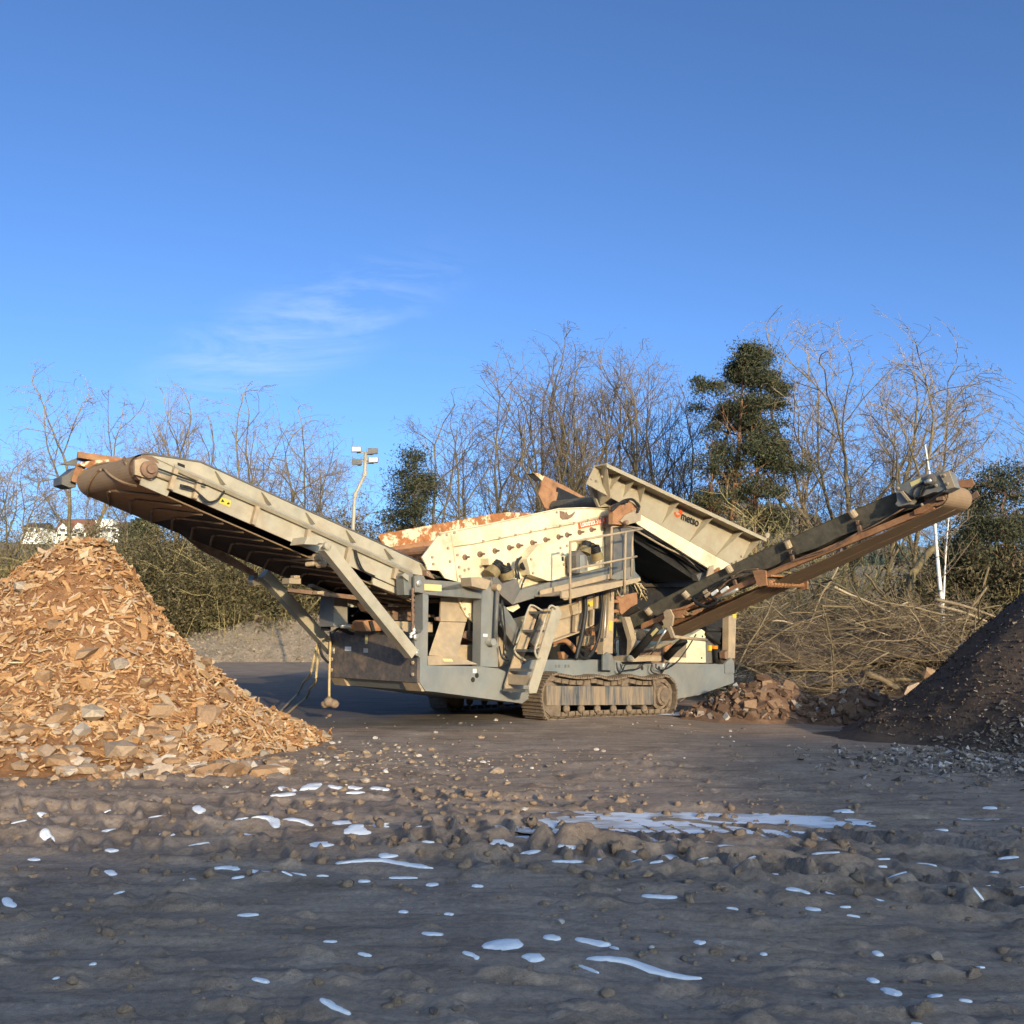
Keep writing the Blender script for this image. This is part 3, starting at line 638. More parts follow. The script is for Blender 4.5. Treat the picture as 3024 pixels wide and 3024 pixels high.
# box bracket and the two stays
PR('stay_bracket', 'B', [(134, 432), (160, 372), (262, 366), (304, 384), (300, 432), (255, 425), (232, 438)], -0.06, 0.318, 'galv', tail)
TBm = lambda a, b, w: MB().bar(a, b, w, w)
TBm(S3('B', 300, 455, -0.08), S3('B', 1008, 1330, -0.08), 0.165).build('stay', M['galv'], tail)
TBm(S3('A', 1615, 1015, 2.42), S3('B', 365, 1300, 2.42), 0.17).build('stay', M['galv'], tail)
MB().lathe(S3('B', 318, 448, -0.16), (0, -1, 0), [(-0.02, 0.06), (0.03, 0.06), (0.04, 0.03)], 10).build('pin', M['galv'], tail)
MB().lathe(S3('B', 385, 1300, 2.30), (0, -1, 0), [(-0.02, 0.08), (0.06, 0.08), (0.07, 0.04)], 10).build('pin', M['steel'], tail)
PR('stay_lug', 'B', [(365, 1270), (416, 1258), (418, 1335), (370, 1330)], 2.36, 2.5, 'dust', tail)
PR('stay_lug', 'A', [(1548, 1010), (1575, 1005), (1580, 1070), (1600, 1100), (1545, 1105), (1535, 1080)], 2.35, 2.5, 'darkgrey', tail)
MB().hexa([S3('B', 0, 800, 2.1), S3('B', 0, 790, 1.0), S3('B', 1010, 900, 1.0), S3('B', 1010, 910, 2.1)], [S3('B', 0, 830, 2.1), S3('B', 0, 820, 1.0), S3('B', 1010, 940, 1.0), S3('B', 1010, 950, 2.1)]).build('belt_tray', M['drust'], tail)
MB().bar(S3('B', 180, 770, 1.6), S3('B', 1060, 1120, 1.6), 0.05, 0.12).build('tray_rail', M['galv'], tail)

# ---- machinery below the tail conveyor and inside the frame
bay = MB().box((uE + 0.1, 2.05, 0.9), (uE + 1.9, 2.35, 1.9)).build('bay_shade_block', M['black'], root)  # added black block, stands for the shade behind this machinery
PR('cabinet', 'B', [(372, 960), (382, 855), (486, 862), (486, 1110), (372, 1105)], 1.5, 1.9, 'grey', bay)
PR('upright', 'B', [(330, 850), (352, 850), (350, 1140), (325, 1140)], 1.75, 1.95, 'black', bay)
PR('rusty_cover', 'B', [(610, 1070), (640, 1052), (745, 1058), (770, 1140), (640, 1140)], 0.9, 1.2, 'rust', bay)
PR('strap', 'B', [(665, 1060), (690, 1056), (715, 1142), (690, 1142)], 0.86, 0.895, 'rubber', bay)
PR('cross_member', 'B', [(840, 1060), (1060, 1068), (1180, 1068), (1180, 1150), (840, 1145)], 0.55, 0.75, 'dust', bay)
PR('cross_member', 'B', [(600, 905), (1060, 960), (1060, 1060), (840, 1050), (640, 980)], 1.1, 1.25, 'drust', bay)
TB('coupling', C3('B', [(430, 1100), (540, 1105), (590, 1100)], 1.3), 0.035, 'steel', bay, n=8)
PR('coupling_cap', 'B', [(538, 1090), (582, 1084), (590, 1118), (545, 1124)], 1.2, 1.3, 'amber', bay)
for pts in ([(430, 1130), (520, 1165), (600, 1120)], [(350, 1160), (430, 1120), (530, 1165)], [(250, 1240), (280, 1340), (330, 1400)], [(520, 1020), (560, 1000), (590, 960), (570, 900)]):
    TB('hose', C3('B', pts, 1.7), 0.022, 'rubber', bay, k=6, n=14)
for x, y, s_ in ((700, 930, 0.05), (860, 932, 0.06), (940, 925, 0.09), (30, 735, 0.1), (60, 700, 0.05), (250, 830, 0.06), (1180, 900, 0.07), (1160, 1018, 0.05)):
    p = S3('B', x, y, 0.9); MB().box(p - (s_, s_, s_ * 0.4), p + (s_, s_, s_ * 0.4)).build('lug', M['dust'], bay)
chute = PR('discharge_chute', 'B', [(1240, 1062), (1250, 868), (1396, 872), (1402, 950), (1462, 1030), (1458, 1066)], 0.34, 0.37, 'dust')
MB().hexa(C3('B', [(1240, 1066), (1450, 1072), (1450, 1078), (1238, 1072)], 0.34), [*C3('B', [(1150, 1330), (1380, 1340), (1380, 1350), (1150, 1340)], 0.06)]).build('chute_plate', M['dust'], chute)
PR('base_tray', 'B', [(1140, 1345), (1390, 1345), (1548, 1412), (1145, 1420)], 0.02, 0.06, 'dust', chute)
PR('tray_sticker', 'B', [(1262, 1366), (1335, 1368), (1348, 1390), (1275, 1390)], 0.012, 0.019, 'paleyellow', chute)
PR('chute_bracket', 'B', [(1205, 1030), (1245, 1025), (1245, 1060), (1215, 1055)], 0.28, 0.335, 'drust', chute)
PR('side_box', 'B', [(1395, 1255), (1560, 1255), (1548, 1412), (1380, 1350)], 0.45, 0.9, 'dust', chute)
PR('side_box', 'B', [(1450, 1140), (1560, 1140), (1560, 1245), (1415, 1190)], 0.5, 0.9, 'drust', chute)
MB().box((uE + 0.3, 1.3, 0.95), (uE + 2.3, 1.35, 2.4)).build('frame_shade_sheet', M['black'], root)  # added black sheet for the shade seen through the frame window

# ---- under-screen conveyor casing in the middle
case = PR('conveyor_casing', 'H', [(620, 480), (990, 398), (1335, 265), (1350, 465), (1050, 560), (840, 625), (560, 705), (520, 760)], 0.02, 0.10, 'dust')
PR('lower_panel', 'H', [(500, 765), (560, 705), (840, 625), (1330, 480), (1312, 712), (1180, 770), (750, 920), (640, 960), (490, 1032), (425, 960)], 0.10, 0.18, 'dust', case)
for p4 in ([(1110, 320), (1140, 312), (1140, 530), (1112, 545)], [(1350, 292), (1392, 285), (1385, 460), (1352, 470)], [(1062, 568), (1082, 562), (1080, 800), (1052, 805)], [(1310, 485), (1332, 478), (1325, 700), (1300, 705)], [(1005, 425), (1100, 390), (1110, 540), (1030, 562)]):
    PR('stiffener', 'H', p4, -0.05, 0.018, 'dust', case)
st = PR('warning_sticker', 'H', [(1225, 380), (1308, 355), (1312, 428), (1228, 455)], 0.012, 0.019, 'yellow', case)
PR('pictogram', 'H', [(1252, 388), (1270, 440), (1235, 446)], 0.008, 0.0115, 'blacklettering', st)
PR('warning_sticker', 'H', [(682, 552), (738, 548), (725, 628), (698, 630)], 0.0, 0.019, 'yellow', case)
PR('lip', 'H', [(490, 1032), (640, 960), (1180, 770), (1180, 790), (650, 985), (500, 1050)], 0.0, 0.16, 'dust', case)
PR('pump_cover', 'H', [(1190, 880), (1225, 855), (1335, 850), (1330, 990), (1185, 1000)], 0.4, 0.6, 'dust', case)
for r_ in (0.95,):
    TB('pulley_guard', C3('H', [(735, 960), (830, 925), (920, 930), (1000, 1000), (1060, 1080)], 0.3), 0.05, 'rust', case, n=14)
TB('pulley_guard', C3('H', [(740, 1000), (820, 960), (900, 960)], 0.45), 0.03, 'dust', case, n=8)
PR('rib', 'H', [(855, 1090), (890, 1085), (960, 1140), (940, 1190), (880, 1190)], 0.4, 0.5, 'rust', case)
PR('rust_plate', 'H', [(1190, 770), (1330, 720), (1345, 990), (1400, 1010), (1390, 1100), (1110, 1010), (1130, 880)], 0.7, 0.75, 'rust', case)
PR('casing_shade_sheet', 'H', [(-40, 420), (300, 330), (1640, 60), (1640, 1200), (-40, 1200)], 1.3, 1.4, 'black', case)  # added black sheet, stands for the shaded interior behind the casing
PR('white_lip', 'H', [(60, 460), (240, 402), (270, 455), (170, 520), (120, 500)], 0.28, 0.3, 'white', case)
PR('casing_side', 'H', [(170, 620), (430, 560), (330, 800), (180, 760)], 0.5, 0.6, 'dust', case)
PR('casing_side', 'H', [(-20, 760), (60, 900), (130, 960), (190, 1100), (100, 1300), (-20, 1310)], 0.4, 0.5, 'dust', case)
for pts, r_ in (([(1190, 285), (1200, 500), (1150, 850), (1100, 1050), (1068, 1195)], 0.042), ([(1415, 240), (1440, 430), (1420, 650), (1400, 800), (1340, 1030), (1250, 1165), (1150, 1165), (1092, 1090)], 0.028), ([(1405, 830), (1340, 1010), (1240, 1160)], 0.022)):
    TB('hose', C3('H', pts, -0.06), r_, 'rubber', case, k=8, n=26)
post = PR('slew_post', 'H', [(1540, 205), (1612, 195), (1606, 560), (1590, 1110), (1500, 1110), (1452, 1120), (1460, 900), (1495, 890), (1530, 560)], -0.14, 0.0, 'dust')
PR('foot_plate', 'H', [(1510, 1092), (1582, 1130), (1632, 1240), (1622, 1352), (1448, 1346), (1450, 1140)], -0.17, -0.142, 'grey', post)
PR('sticker', 'H', [(1540, 640), (1590, 645), (1585, 785), (1538, 780)], -0.147, -0.1405, 'yellow', post)
TB('gas_strut', C3('H', [(1496, 280), (1480, 720), (1455, 930)], -0.16), 0.016, 'steel', post)
for y in (350, 490, 620): PR('lug', 'H', [(1605, y), (1650, y - 10), (1690, y + 30), (1610, y + 40)], -0.1, -0.02, 'rust', post)
PR('hopper_back_plate', 'G', [(170, 545), (490, 480), (495, 640), (400, 690), (270, 800), (245, 760), (230, 600)], 0.1, 0.14, 'rust')
hs_ = TB('hose_bundle', C3('G', [(200, 380), (215, 480), (260, 540), (300, 500), (280, 400)], -0.2), 0.016, 'dust', k=6, n=16)
r2 = np.random.default_rng(3)
for i in range(26):
    x0, y0 = 380 + r2.random() * 170, 330 + r2.random() * 60; x1, y1 = 480 + r2.random() * 190, 450 + r2.random() * 160
    TB('hose', C3('G', [(x0, y0), ((x0 + x1) / 2 + r2.normal() * 30, (y0 + y1) / 2 + r2.normal() * 30), (x1, y1)], 0.1 + r2.random() * 0.3), 0.012, ['dust', 'rubber', 'hose'][i % 3], hs_, k=5, n=8)
for pts in ([(200, 1480), (210, 1580), (250, 1630), (300, 1560)], [(250, 1500), (290, 1590), (400, 1580), (520, 1560), (640, 1420), (740, 1300)], [(330, 1490), (270, 1610), (240, 1640)], [(700, 1500), (690, 1600), (760, 1640), (830, 1640), (950, 1480)], [(760, 1500), (770, 1570), (880, 1580), (1050, 1480), (1200, 1290), (1330, 1080)], [(160, 1200), (190, 1130), (240, 1110)], [(60, 1150), (170, 1330), (200, 1360)]):
    TB('hose', C3('G', pts, -0.12), 0.013, 'rubber', hs_, k=5, n=18)
for pts in ([(215, 960), (235, 1150), (240, 1250), (245, 1350)], [(190, 1310), (215, 1400), (265, 1420)], [(210, 955), (205, 1100), (230, 1200), (225, 1350), (250, 1400)]):
    TB('hose', C3('C', pts, -0.1), 0.014, 'rubber', hs_, k=5, n=16)
PR('hose_clamp_box', 'C', [(190, 1240), (240, 1235), (290, 1300), (300, 1370), (200, 1465), (185, 1400)], 0.3, 0.6, 'dust', hs_)

# ---- feed hopper with its inclined conveyor
vR, vP = -0.36, 0.0
rim0, rim1 = S('D', 388, 48, vR), S('D', 1695, 662, vR)
f0, f1 = S('D', 335, 330, vP), S('D', 1480, 872, vP)
hopper = MB().prism([rim0, rim1, rim1 + (-0.01, -0.075), rim0 + (0.02, -0.075)], vR, vR + 0.03).build('feed_hopper', M['hopper'], root)
fold = trace('D', [(640, 452), (840, 540), (1062, 692), (1272, 812), (1480, 878)], vP)
fold = np.array([S('D', 330, 300, vP), S('D', 1480, 905, vP)])
def onfold(x, y): return S('D', x, y, vP)
ribs = [((525, 165), (405, 275)), ((632, 215), (520, 330)), ((716, 256), (655, 385)), ((1000, 386), (840, 540)), ((1275, 512), (1062, 692)), ((1522, 620), (1272, 812)), ((1660, 690), (1478, 872))]
# side sheet between the top inner edge and the fold line
top_in = lambda q: np.array([q[0], -0.06, q[1]])
sheet_top = [rim0 + (0.0, -0.01), rim1 + (0.0, -0.01)]
bot_l = S('D', 420, 330, vP); bot_m = S('D', 655, 470, vP); bot_r = S('D', 1478, 905, vP)
def lerp_line(p, q, u): t_ = (u - p[0]) / (q[0] - p[0]); return p * (1 - t_) + q * t_
panel_pts = []
edge_t = [np.array([p[0], -0.07, p[1]]) for p in (rim0, rim1)]
fl_pts = trace('D', [(640, 452), (845, 548), (1065, 698), (1275, 816), (1478, 905)], vP)
cf = np.polyfit(fl_pts[:, 0], fl_pts[:, 1], 1)
fz = lambda u: np.polyval(cf, u)
rz = lambda u: rim0[1] + (rim1[1] - rim0[1]) * (u - rim0[0]) / (rim1[0] - rim0[0])
uL, uR = rim0[0], rim1[0]
uR2 = S('D', 1480, 890, vP)[0]
def quad_slab(a, b, c_, d, off):
    A = np.array([a, b, c_, d], float); return MB().hexa(A, A + np.array(off))
quad_slab((uL, -0.08, rz(uL) - 0.01), (uR, -0.08, rz(uR) - 0.01), (uR2, vP, fz(uR2)), (uL - 0.15, vP, fz(uL - 0.15)), (0, 0.02, 0.0)).build('side_panel', M['hopper'], hopper)
quad_slab((uL, vR + 0.03, rz(uL)), (uR, vR + 0.03, rz(uR)), (uR, -0.06, rz(uR) - 0.02), (uL, -0.06, rz(uL) - 0.02), (0, 0, -0.025)).build('rim', M['hopper'], hopper)
low = trace('D', [(640, 545), (1228, 905), (1370, 930)], vP)
lw = np.polyfit(low[:2, 0], low[:2, 1], 1); lz = lambda u: np.polyval(lw, u)
uA = S('D', 560, 400, vP)[0]
MB().prism([(uA, fz(uA) - 0.005), (uR2, fz(uR2) - 0.005), S('D', 1370, 935, vP), S('D', 1225, 908, vP), S('D', 640, 545, vP), S('D', 560, 470, vP)], vP, vP + 0.03).build('lower_panel', M['white'], hopper)
for (tx, ty), (bx, by) in ribs:
    tq_ = S('D', tx, ty, vR + 0.02); u_ = tq_[0]
    bq_ = S('D', bx, by, vP - 0.01)
    a = (u_, vR + 0.03, rz(u_) - 0.03); b = (u_, -0.085, rz(u_) - 0.03); c_ = (bq_[0], vP - 0.015, bq_[1])
    V = np.array([a, b, c_]); V2 = V + np.array([0.016, 0, 0])
    MB().add(np.vstack([V, V2]), [(0, 1, 2), (5, 4, 3)], [(0, 3, 4, 1), (1, 4, 5, 2), (2, 5, 3, 0)]).build('rib', M['hopper'], hopper)
for p4, v in (([(1008, 600), (1016, 600), (1010, 690), (1003, 690)], 0), ):
    pass
# left end wall
quad_slab(S3('D', 388, 48, vR), S3('D', 242, 185, 0.5), S3('D', 330, 405, 0.3), S3('D', 420, 335, -0.02), (0.02, 0, 0.0)).build('end_wall', M['hopper'], hopper)
PR('end_gusset', 'D', [(240, 200), (300, 230), (440, 320), (420, 400), (330, 408)], 0.28, 0.34, 'hopper', hopper)
PR('lifting_eye', 'D', [(1685, 640), (1697, 618), (1715, 618), (1722, 632), (1712, 655), (1695, 662)], vR + 0.0, vR + 0.03, 'hopper', hopper)
for x, y in ((348, 160), (265, 180)): 
    o = link('bolt_head', smallme, None, hopper); o.location = S3('D', x, y, -0.25)
for x, y in ((1605, 708), (1542, 765), (1490, 808), (1450, 850), (1418, 862)):
    o = link('bolt_head', smallme, None, hopper); o.location = S3('D', x, y, -0.05)
# logo: orange-red roundel and black word
def surf(x, y, e=0.0):   # point on the sloping side panel seen at crop D (x,y)
    v = -0.04
    for _ in range(6):
        q = S('D', x, y, v); top_, bot_ = rz(q[0]), fz(q[0]); t_ = (top_ - q[1]) / (top_ - bot_); v = -0.08 + 0.08 * t_
    return np.array([q[0], v - 0.006 - e, q[1]])
def patch(name, pts, m): 
    V = np.array([surf(*p, 0.018) for p in pts]); n = len(V); V2 = V + np.array([0, 0.004, 0])
    i = np.arange(n); j = (i + 1) % n
    return MB().add(np.vstack([V, V2]), i, i[::-1] + n, np.stack([i, i + n, j + n, j], 1)).build(name, M[m], hopper)
patch('emblem', [(972, 412), (992, 424), (1003, 448), (998, 468), (984, 456), (968, 450), (978, 434)], 'orange')
patch('emblem', [(936, 452), (954, 440), (949, 460), (957, 472), (972, 474), (990, 462), (984, 482), (966, 490), (946, 482), (937, 468)], 'orange')
a = surf(984, 505, 0.022); b = surf(1126, 567, 0.022); c_ = surf(992, 470, 0.004)
cu = bpy.data.curves.new('lettering', 'FONT'); cu.body = 'metso'; cu.extrude = 0.0015; cu.offset = 0.02; cu.materials.append(M['blacklettering'])
o = bpy.data.objects.new('lettering', cu); COL.objects.link(o); o.parent = hopper
bpy.context.view_layer.update(); w_ = o.dimensions.x
xd = b - a; Lx = np.linalg.norm(xd); xd /= Lx; zn = np.array([0, -1.0, -0.08]); zn -= xd * (zn @ xd); zn /= np.linalg.norm(zn); yd = np.cross(zn, xd)
o.matrix_basis = Matrix(((xd[0], yd[0], zn[0], a[0]), (xd[1], yd[1], zn[1], a[1]), (xd[2], yd[2], zn[2], a[2]), (0, 0, 0, 1))) @ Matrix.Diagonal((Lx / w_, 0.24, 1, 1)); text_mesh(o)
# far side of the hopper
PR('far_wall', 'C', [(515, 35), (535, 12), (700, 95), (870, 192), (1000, 300), (640, 300), (620, 215), (640, 140), (510, 82)], 2.25, 2.28, 'rust', hopper)
PR('far_wall', 'C', [(490, 152), (512, 84), (640, 140), (622, 215), (592, 276), (552, 285)], 2.15, 2.18, 'rust', hopper)
PR('far_rim', 'C', [(452, -8), (492, -8), (516, 12), (535, 14), (518, 50)], 2.1, 2.3, 'rustpaint', hopper)
MB().lathe(S3('C', 612, 250, 2.1), (0, -1, 0), [(0, 0.13), (1.9, 0.13)], 16).build('feed_drum', M['skirt'], hopper)
PR('inner_liner', 'C', [(640, 100), (840, 195), (900, 240), (620, 215)], 2.20, 2.245, 'rubber', hopper)
# feed conveyor body under the hopper, its shade put into a black colour
feed = PR('feed_conveyor', 'D', [(560, 500), (640, 552), (1232, 925), (1180, 1010), (1100, 1000), (640, 700), (560, 640)], 0.35, 2.1, 'black')
for d_ in (0, 14, 26, 42):
    TB('side_rail', C3('D', [(640, 562 + d_), (860, 700 + d_ * 1.1), (1225, 950 + d_)], 0.2 + d_ * 0.004), 0.02, ['dust', 'rubber', 'dust', 'darkgrey'][[0, 14, 26, 42].index(d_)], feed, k=5)
TB('hose', C3('D', [(620, 590), (720, 650), (860, 730), (1000, 800), (1100, 880)], 0.1), 0.02, 'dust', feed, k=6, n=16)
TB('hose', C3('D', [(640, 570), (760, 650), (900, 720), (1040, 830), (1150, 930)], 0.08), 0.016, 'rubber', feed, k=6, n=16)
PR('tail_block', 'D', [(1120, 960), (1190, 935), (1230, 960), (1180, 1010), (1140, 1005)], 0.2, 0.34, 'darkgrey', feed)
PR('bay_shade_sheet', 'D', [(600, 600), (1180, 960), (1260, 1040), (1200, 1220), (600, 1320)], 1.5, 1.6, 'black', feed)  # added black fill, stands for the shade below the hopper
PR('cross_beam', 'D', [(690, 1030), (1110, 1030), (1110, 1060), (690, 1055)], 1.4, 1.49, 'beltdark', feed)
PR('head_hinge', 'D', [(440, 400), (560, 345), (640, 400), (672, 450), (668, 500), (545, 555), (440, 545)], -0.12, -0.02, 'rust', hopper)
for pts in ([(440, 430), (520, 360), (600, 345), (650, 400)], [(430, 440), (450, 400), (510, 370), (560, 365)], [(640, 450), (655, 400), (610, 350)]):
    TB('hose', C3('D', pts, -0.2), 0.025, 'rubber', hopper, k=6, n=14)
PR('hinge_plate', 'D', [(545, 470), (640, 425), (672, 455), (668, 520), (545, 555), (500, 520)], -0.16, -0.125, 'dust', hopper)
MB().lathe(S3('D', 545, 532, -0.22), (0, -1, 0), [(0, 0.045), (0.04, 0.045)], 12).build('pin', M['drust'], hopper)
PR('support_column', 'C', [(1060, 395), (1110, 385), (1200, 410), (1215, 560), (1225, 740), (1255, 790), (1060, 790)], 0.05, 0.25, 'darkgrey')
PR('support_strut', 'D', [(1230, 890), (1262, 880), (1268, 935), (1225, 1000), (1205, 985)], -0.03, -0.005, 'dust', hopper)
for i, (x, y) in enumerate(((1270, 940), (1290, 920), (1310, 945))): 
    MB().lathe(S3('D', x, y, -0.02), (0.3, -1, 0.2), [(0, 0.05), (0.06, 0.05)], 8).build('fitting', M['rust'], hopper)
leg = PR('hopper_leg', 'D', [(1385, 1300), (1448, 1280), (1436, 1640), (1382, 1640)], 0.05, 0.2, 'dust')
PR('sticker', 'D', [(1418, 1282), (1448, 1276), (1447, 1310), (1420, 1312)], 0.043, 0.049, 'yellow', leg)
PR('leg_side', 'D', [(1352, 1590), (1380, 1570), (1378, 1655), (1355, 1640)], 0.05, 0.18, 'drust', leg)

# ---- power unit
pu = PR('power_unit', 'G', [(925, 1215), (1200, 1130), (1410, 1005), (1465, 1045), (1470, 1480), (930, 1480)], 0.35, 1.9, 'white')
PR('grille', 'G', [(990, 1200), (1192, 1130), (1190, 1410), (990, 1400)], 0.335, 0.349, 'darkgrey', pu)
for i in range(12):
    x = 1000 + i * 16
    PR('grille_slat', 'G', [(x, 1200), (x + 6, 1198), (x + 6, 1402), (x, 1402)], 0.325, 0.334, 'dust', pu)
PR('side_cabinet', 'G', [(1475, 1050), (1600, 1200), (1600, 1492), (1475, 1490)], 0.4, 1.9, 'darkgrey', pu)
PR('rust_panel', 'G', [(510, 1400), (720, 1310), (820, 1280), (885, 1400), (890, 1490), (640, 1480)], 0.05, 0.30, 'drust', pu)
PR('rust_panel', 'G', [(885, 1260), (990, 1200), (990, 1290), (880, 1400)], 0.28, 0.32, 'rust', pu)
PR('lock', 'G', [(1405, 1405), (1422, 1405), (1422, 1428), (1405, 1428)], 0.34, 0.349, 'blacklettering', pu)
PR('lock', 'G', [(1418, 1095), (1434, 1095), (1434, 1118), (1418, 1118)], 0.34, 0.349, 'blacklettering', pu)
PR('marker_lamp', 'G', [(1522, 1235), (1556, 1235), (1556, 1312), (1522, 1312)], 0.36, 0.40, 'yellow', pu)
PR('marker_lamp', 'G', [(1595, 1240), (1640, 1240), (1640, 1288), (1595, 1288)], 0.30, 0.38, 'amber', pu)
for pts, r_ in (([(1480, 1010), (1720, 1020)], 0.05), ([(1480, 1060), (1660, 1210)], 0.045), ([(1760, 880), (1720, 1040), (1670, 1300)], 0.035), ([(1620, 1290), (1630, 1490)], 0.07), ([(1700, 1030), (1760, 1040)], 0.03)):
    TB('frame_tube', C3('G', pts, 0.3), r_, 'black', pu)
MB().box((S('G', 1480, 1300, 1.2)[0], 1.2, 0.9), (S('G', 1740, 1300, 1.2)[0], 1.5, 1.9)).build('cabinet', M['black'], pu)

# ---- side conveyor reaching toward the right, square to the machine
u0 = 3.05; W = 0.95
def dirpts(k, pts): return np.array([SU(*(p if len(p) == 3 else (k, *p)), u0) for p in pts])
upE = dirpts('E', [('G', 340, 835), ('G', 600, 692), ('G', 1130, 468), (110, 672), (460, 512), (850, 326), (1142, 230)])
loE = dirpts('E', [('G', 380, 990), ('G', 705, 812), ('G', 1245, 592), (140, 748), (490, 605), (880, 442), (1162, 325)])
beam_u = dirpts('E', [('G', 880, 780), ('G', 1300, 640), (275, 702), (560, 612), (1000, 442), (1260, 322)])
beam_l = dirpts('E', [('G', 900, 850), ('G', 1330, 700), (300, 760), (640, 652), (1000, 492), (1290, 352)])
ret = dirpts('E', [('G', 640, 1180), ('G', 1000, 960), (360, 748), (1000, 502), (1270, 366)])
lu = np.polyfit(upE[:, 0], upE[:, 1], 2); ll = np.polyfit(loE[:, 0], loE[:, 1], 2); bu = np.polyfit(beam_u[:, 0], beam_u[:, 1], 1); blw = np.polyfit(beam_l[:, 0], beam_l[:, 1], 1); rt = np.polyfit(ret[:, 0], ret[:, 1], 1)
vT = upE[0, 0]; vH = SU('I', 1230, 420, u0)[0]
conv = MB().prism(np.vstack([[(v, np.polyval(bu, v)) for v in np.linspace(beam_u[0, 0] + 0.6, vH + 0.2, 12)], [(v, np.polyval(bu, v) - 0.10) for v in np.linspace(vH + 0.2, beam_u[0, 0] + 0.6, 12)]]), u0 + 0.06, u0 + 0.13, 'u').build('side_conveyor', M['rust'], root)
MB().prism(np.vstack([[(v, np.polyval(bu, v)) for v in np.linspace(beam_u[0, 0] + 0.6, vH + 0.2, 12)], [(v, np.polyval(bu, v) - 0.10) for v in np.linspace(vH + 0.2, beam_u[0, 0] + 0.6, 12)]]), u0 + W - 0.1, u0 + W - 0.03, 'u').build('frame_beam', M['rust'], conv)
vs = np.linspace(vT, vH + 0.25, 40)
sag = np.sin((vs - vT) / (vH - vT) * np.pi * 7) ** 2 * 0.03
zt = np.polyval(lu, vs); zb = np.polyval(ll, vs) - sag
def loft(rows, m, name, parent):
    rows = np.array(rows); n = rows.shape[1]; V = rows.reshape(-1, 3); mb = MB()
    for r_ in range(len(rows) - 1):
        i = np.arange(n - 1) + r_ * n; 
        if r_ == 0: F = []
        F.append(np.stack([i, i + 1, i + 1 + n, i + n], 1))
    mb.add(V, np.vstack(F)); return mb.build(name, M[m], parent)
row = lambda u_, z_: np.stack([np.full_like(vs, u_), vs, z_], 1)
ub = loft([row(u0 - 0.02, zt), row(u0 + 0.0, zt - 0.01), row(u0 + 0.14, zb), row(u0 + W - 0.14, zb), row(u0 + W, zt - 0.01), row(u0 + W + 0.02, zt)], 'skirt', 'carrying_belt', conv)
loft([row(u0 + 0.01, zt), row(u0 + 0.15, zb + 0.02), row(u0 + W - 0.15, zb + 0.02), row(u0 + W - 0.01, zt)], 'beltdark', 'carried_dust', ub)
# return belt and head
vs2 = np.linspace(SU('G', 560, 1260, u0)[0], vH + 0.1, 20)
zr = np.polyval(rt, vs2)
zdir = np.array([1, rt[0]]) / math.hypot(1, rt[0]) * -1       # toward the head
nd = np.array([-zdir[1], zdir[0]]); nd = nd if nd[1] > 0 else -nd
e = np.array([vs2[-1], zr[-1]]); RH = 0.19
ch = e + nd * RH; a0 = math.atan2(-nd[1], -nd[0])
sgn = 1 if (np.array([math.cos(a0 + 0.3), math.sin(a0 + 0.3)]) @ zdir) > 0 else -1
wr = ch + RH * np.stack([np.cos(a0 + sgn * np.linspace(0, np.pi, 14)), np.sin(a0 + sgn * np.linspace(0, np.pi, 14))], 1)
lp2 = np.vstack([np.stack([vs2, zr], 1), wr[1:], wr[-1] - zdir * 0.5])
n = len(lp2); V = np.array([(u_, p[0], p[1]) for u_ in (u0 + 0.06, u0 + W - 0.02) for p in lp2]); i = np.arange(n - 1)
rb = MB().add(V, np.stack([i, i + 1, i + 1 + n, i + n], 1)).build('return_belt', M['belt2'], conv)
for du in (0.08, 0.60):
    TB('belt_groove', [(u0 + du, p[0] , p[1]) for p in lp2[:20] - nd * 0.004], 0.006, 'drust', rb, k=4)
MB().lathe((u0 + 0.04, ch[0], ch[1]), (1, 0, 0), [(0, RH - 0.015), (W - 0.08, RH - 0.015)], 18).build('head_drum', M['drust'], conv)
g = PRU('drive_guard', 'I', [(452, 405), (520, 368), (560, 375), (625, 335), (900, 232), (1285, 163), (1322, 205), (1395, 425), (1250, 500), (1060, 500), (900, 560), (740, 575), (680, 690), (500, 730), (450, 690), (480, 640)], u0 - 0.14, u0 + 0.05, 'grey', conv, at_u=u0 - 0.14)
conv_sub = lambda nm, pts, a_, b_, m_: PRU(nm, 'I', pts, a_, b_, m_, conv, at_u=a_)
conv_sub('sticker', [(680, 350), (850, 275), (866, 332), (706, 416)], u0 - 0.146, u0 - 0.141, 'paleyellow')
conv_sub('end_cap', [(1150, 222), (1300, 170), (1396, 425), (1270, 455), (1210, 330)], u0 - 0.165, u0 - 0.142, 'dust')
conv_sub('ram_bracket', [(520, 490), (560, 480), (690, 640), (650, 650)], u0 - 0.19, u0 - 0.15, 'dust')
conv_sub('guard_slot', [(535, 470), (600, 490), (745, 600), (700, 625)], u0 - 0.150, u0 - 0.142, 'black')
conv_sub('side_plate', [(742, 790), (1075, 618), (1100, 668), (1000, 760), (880, 832), (760, 858)], u0 + 0.02, u0 + 0.05, 'rust')
for pts, r_ in (([(1010, 320), (900, 400), (830, 560)], 0.02), ([(900, 345), (760, 440), (730, 540), (760, 590)], 0.014), ([(940, 420), (870, 540), (800, 590)], 0.014), ([(1240, 470), (1050, 600), (860, 700), (640, 740)], 0.02), ([(980, 420), (1040, 410), (1100, 390)], 0.02)):
    TB('hose', CU3('I', pts, u0 - 0.16), r_, 'rubber', conv, k=6, n=14)
TB('motor_shaft', CU3('I', [(920, 350), (1030, 310)], u0 - 0.18), 0.035, 'steel', conv)
MB().lathe(SU3('I', 1030, 300, u0 - 0.14), (-1, 0, 0), [(0, 0.075), (0.05, 0.075), (0.06, 0.04)], 14).build('motor_boss', M['darkgrey'], conv)
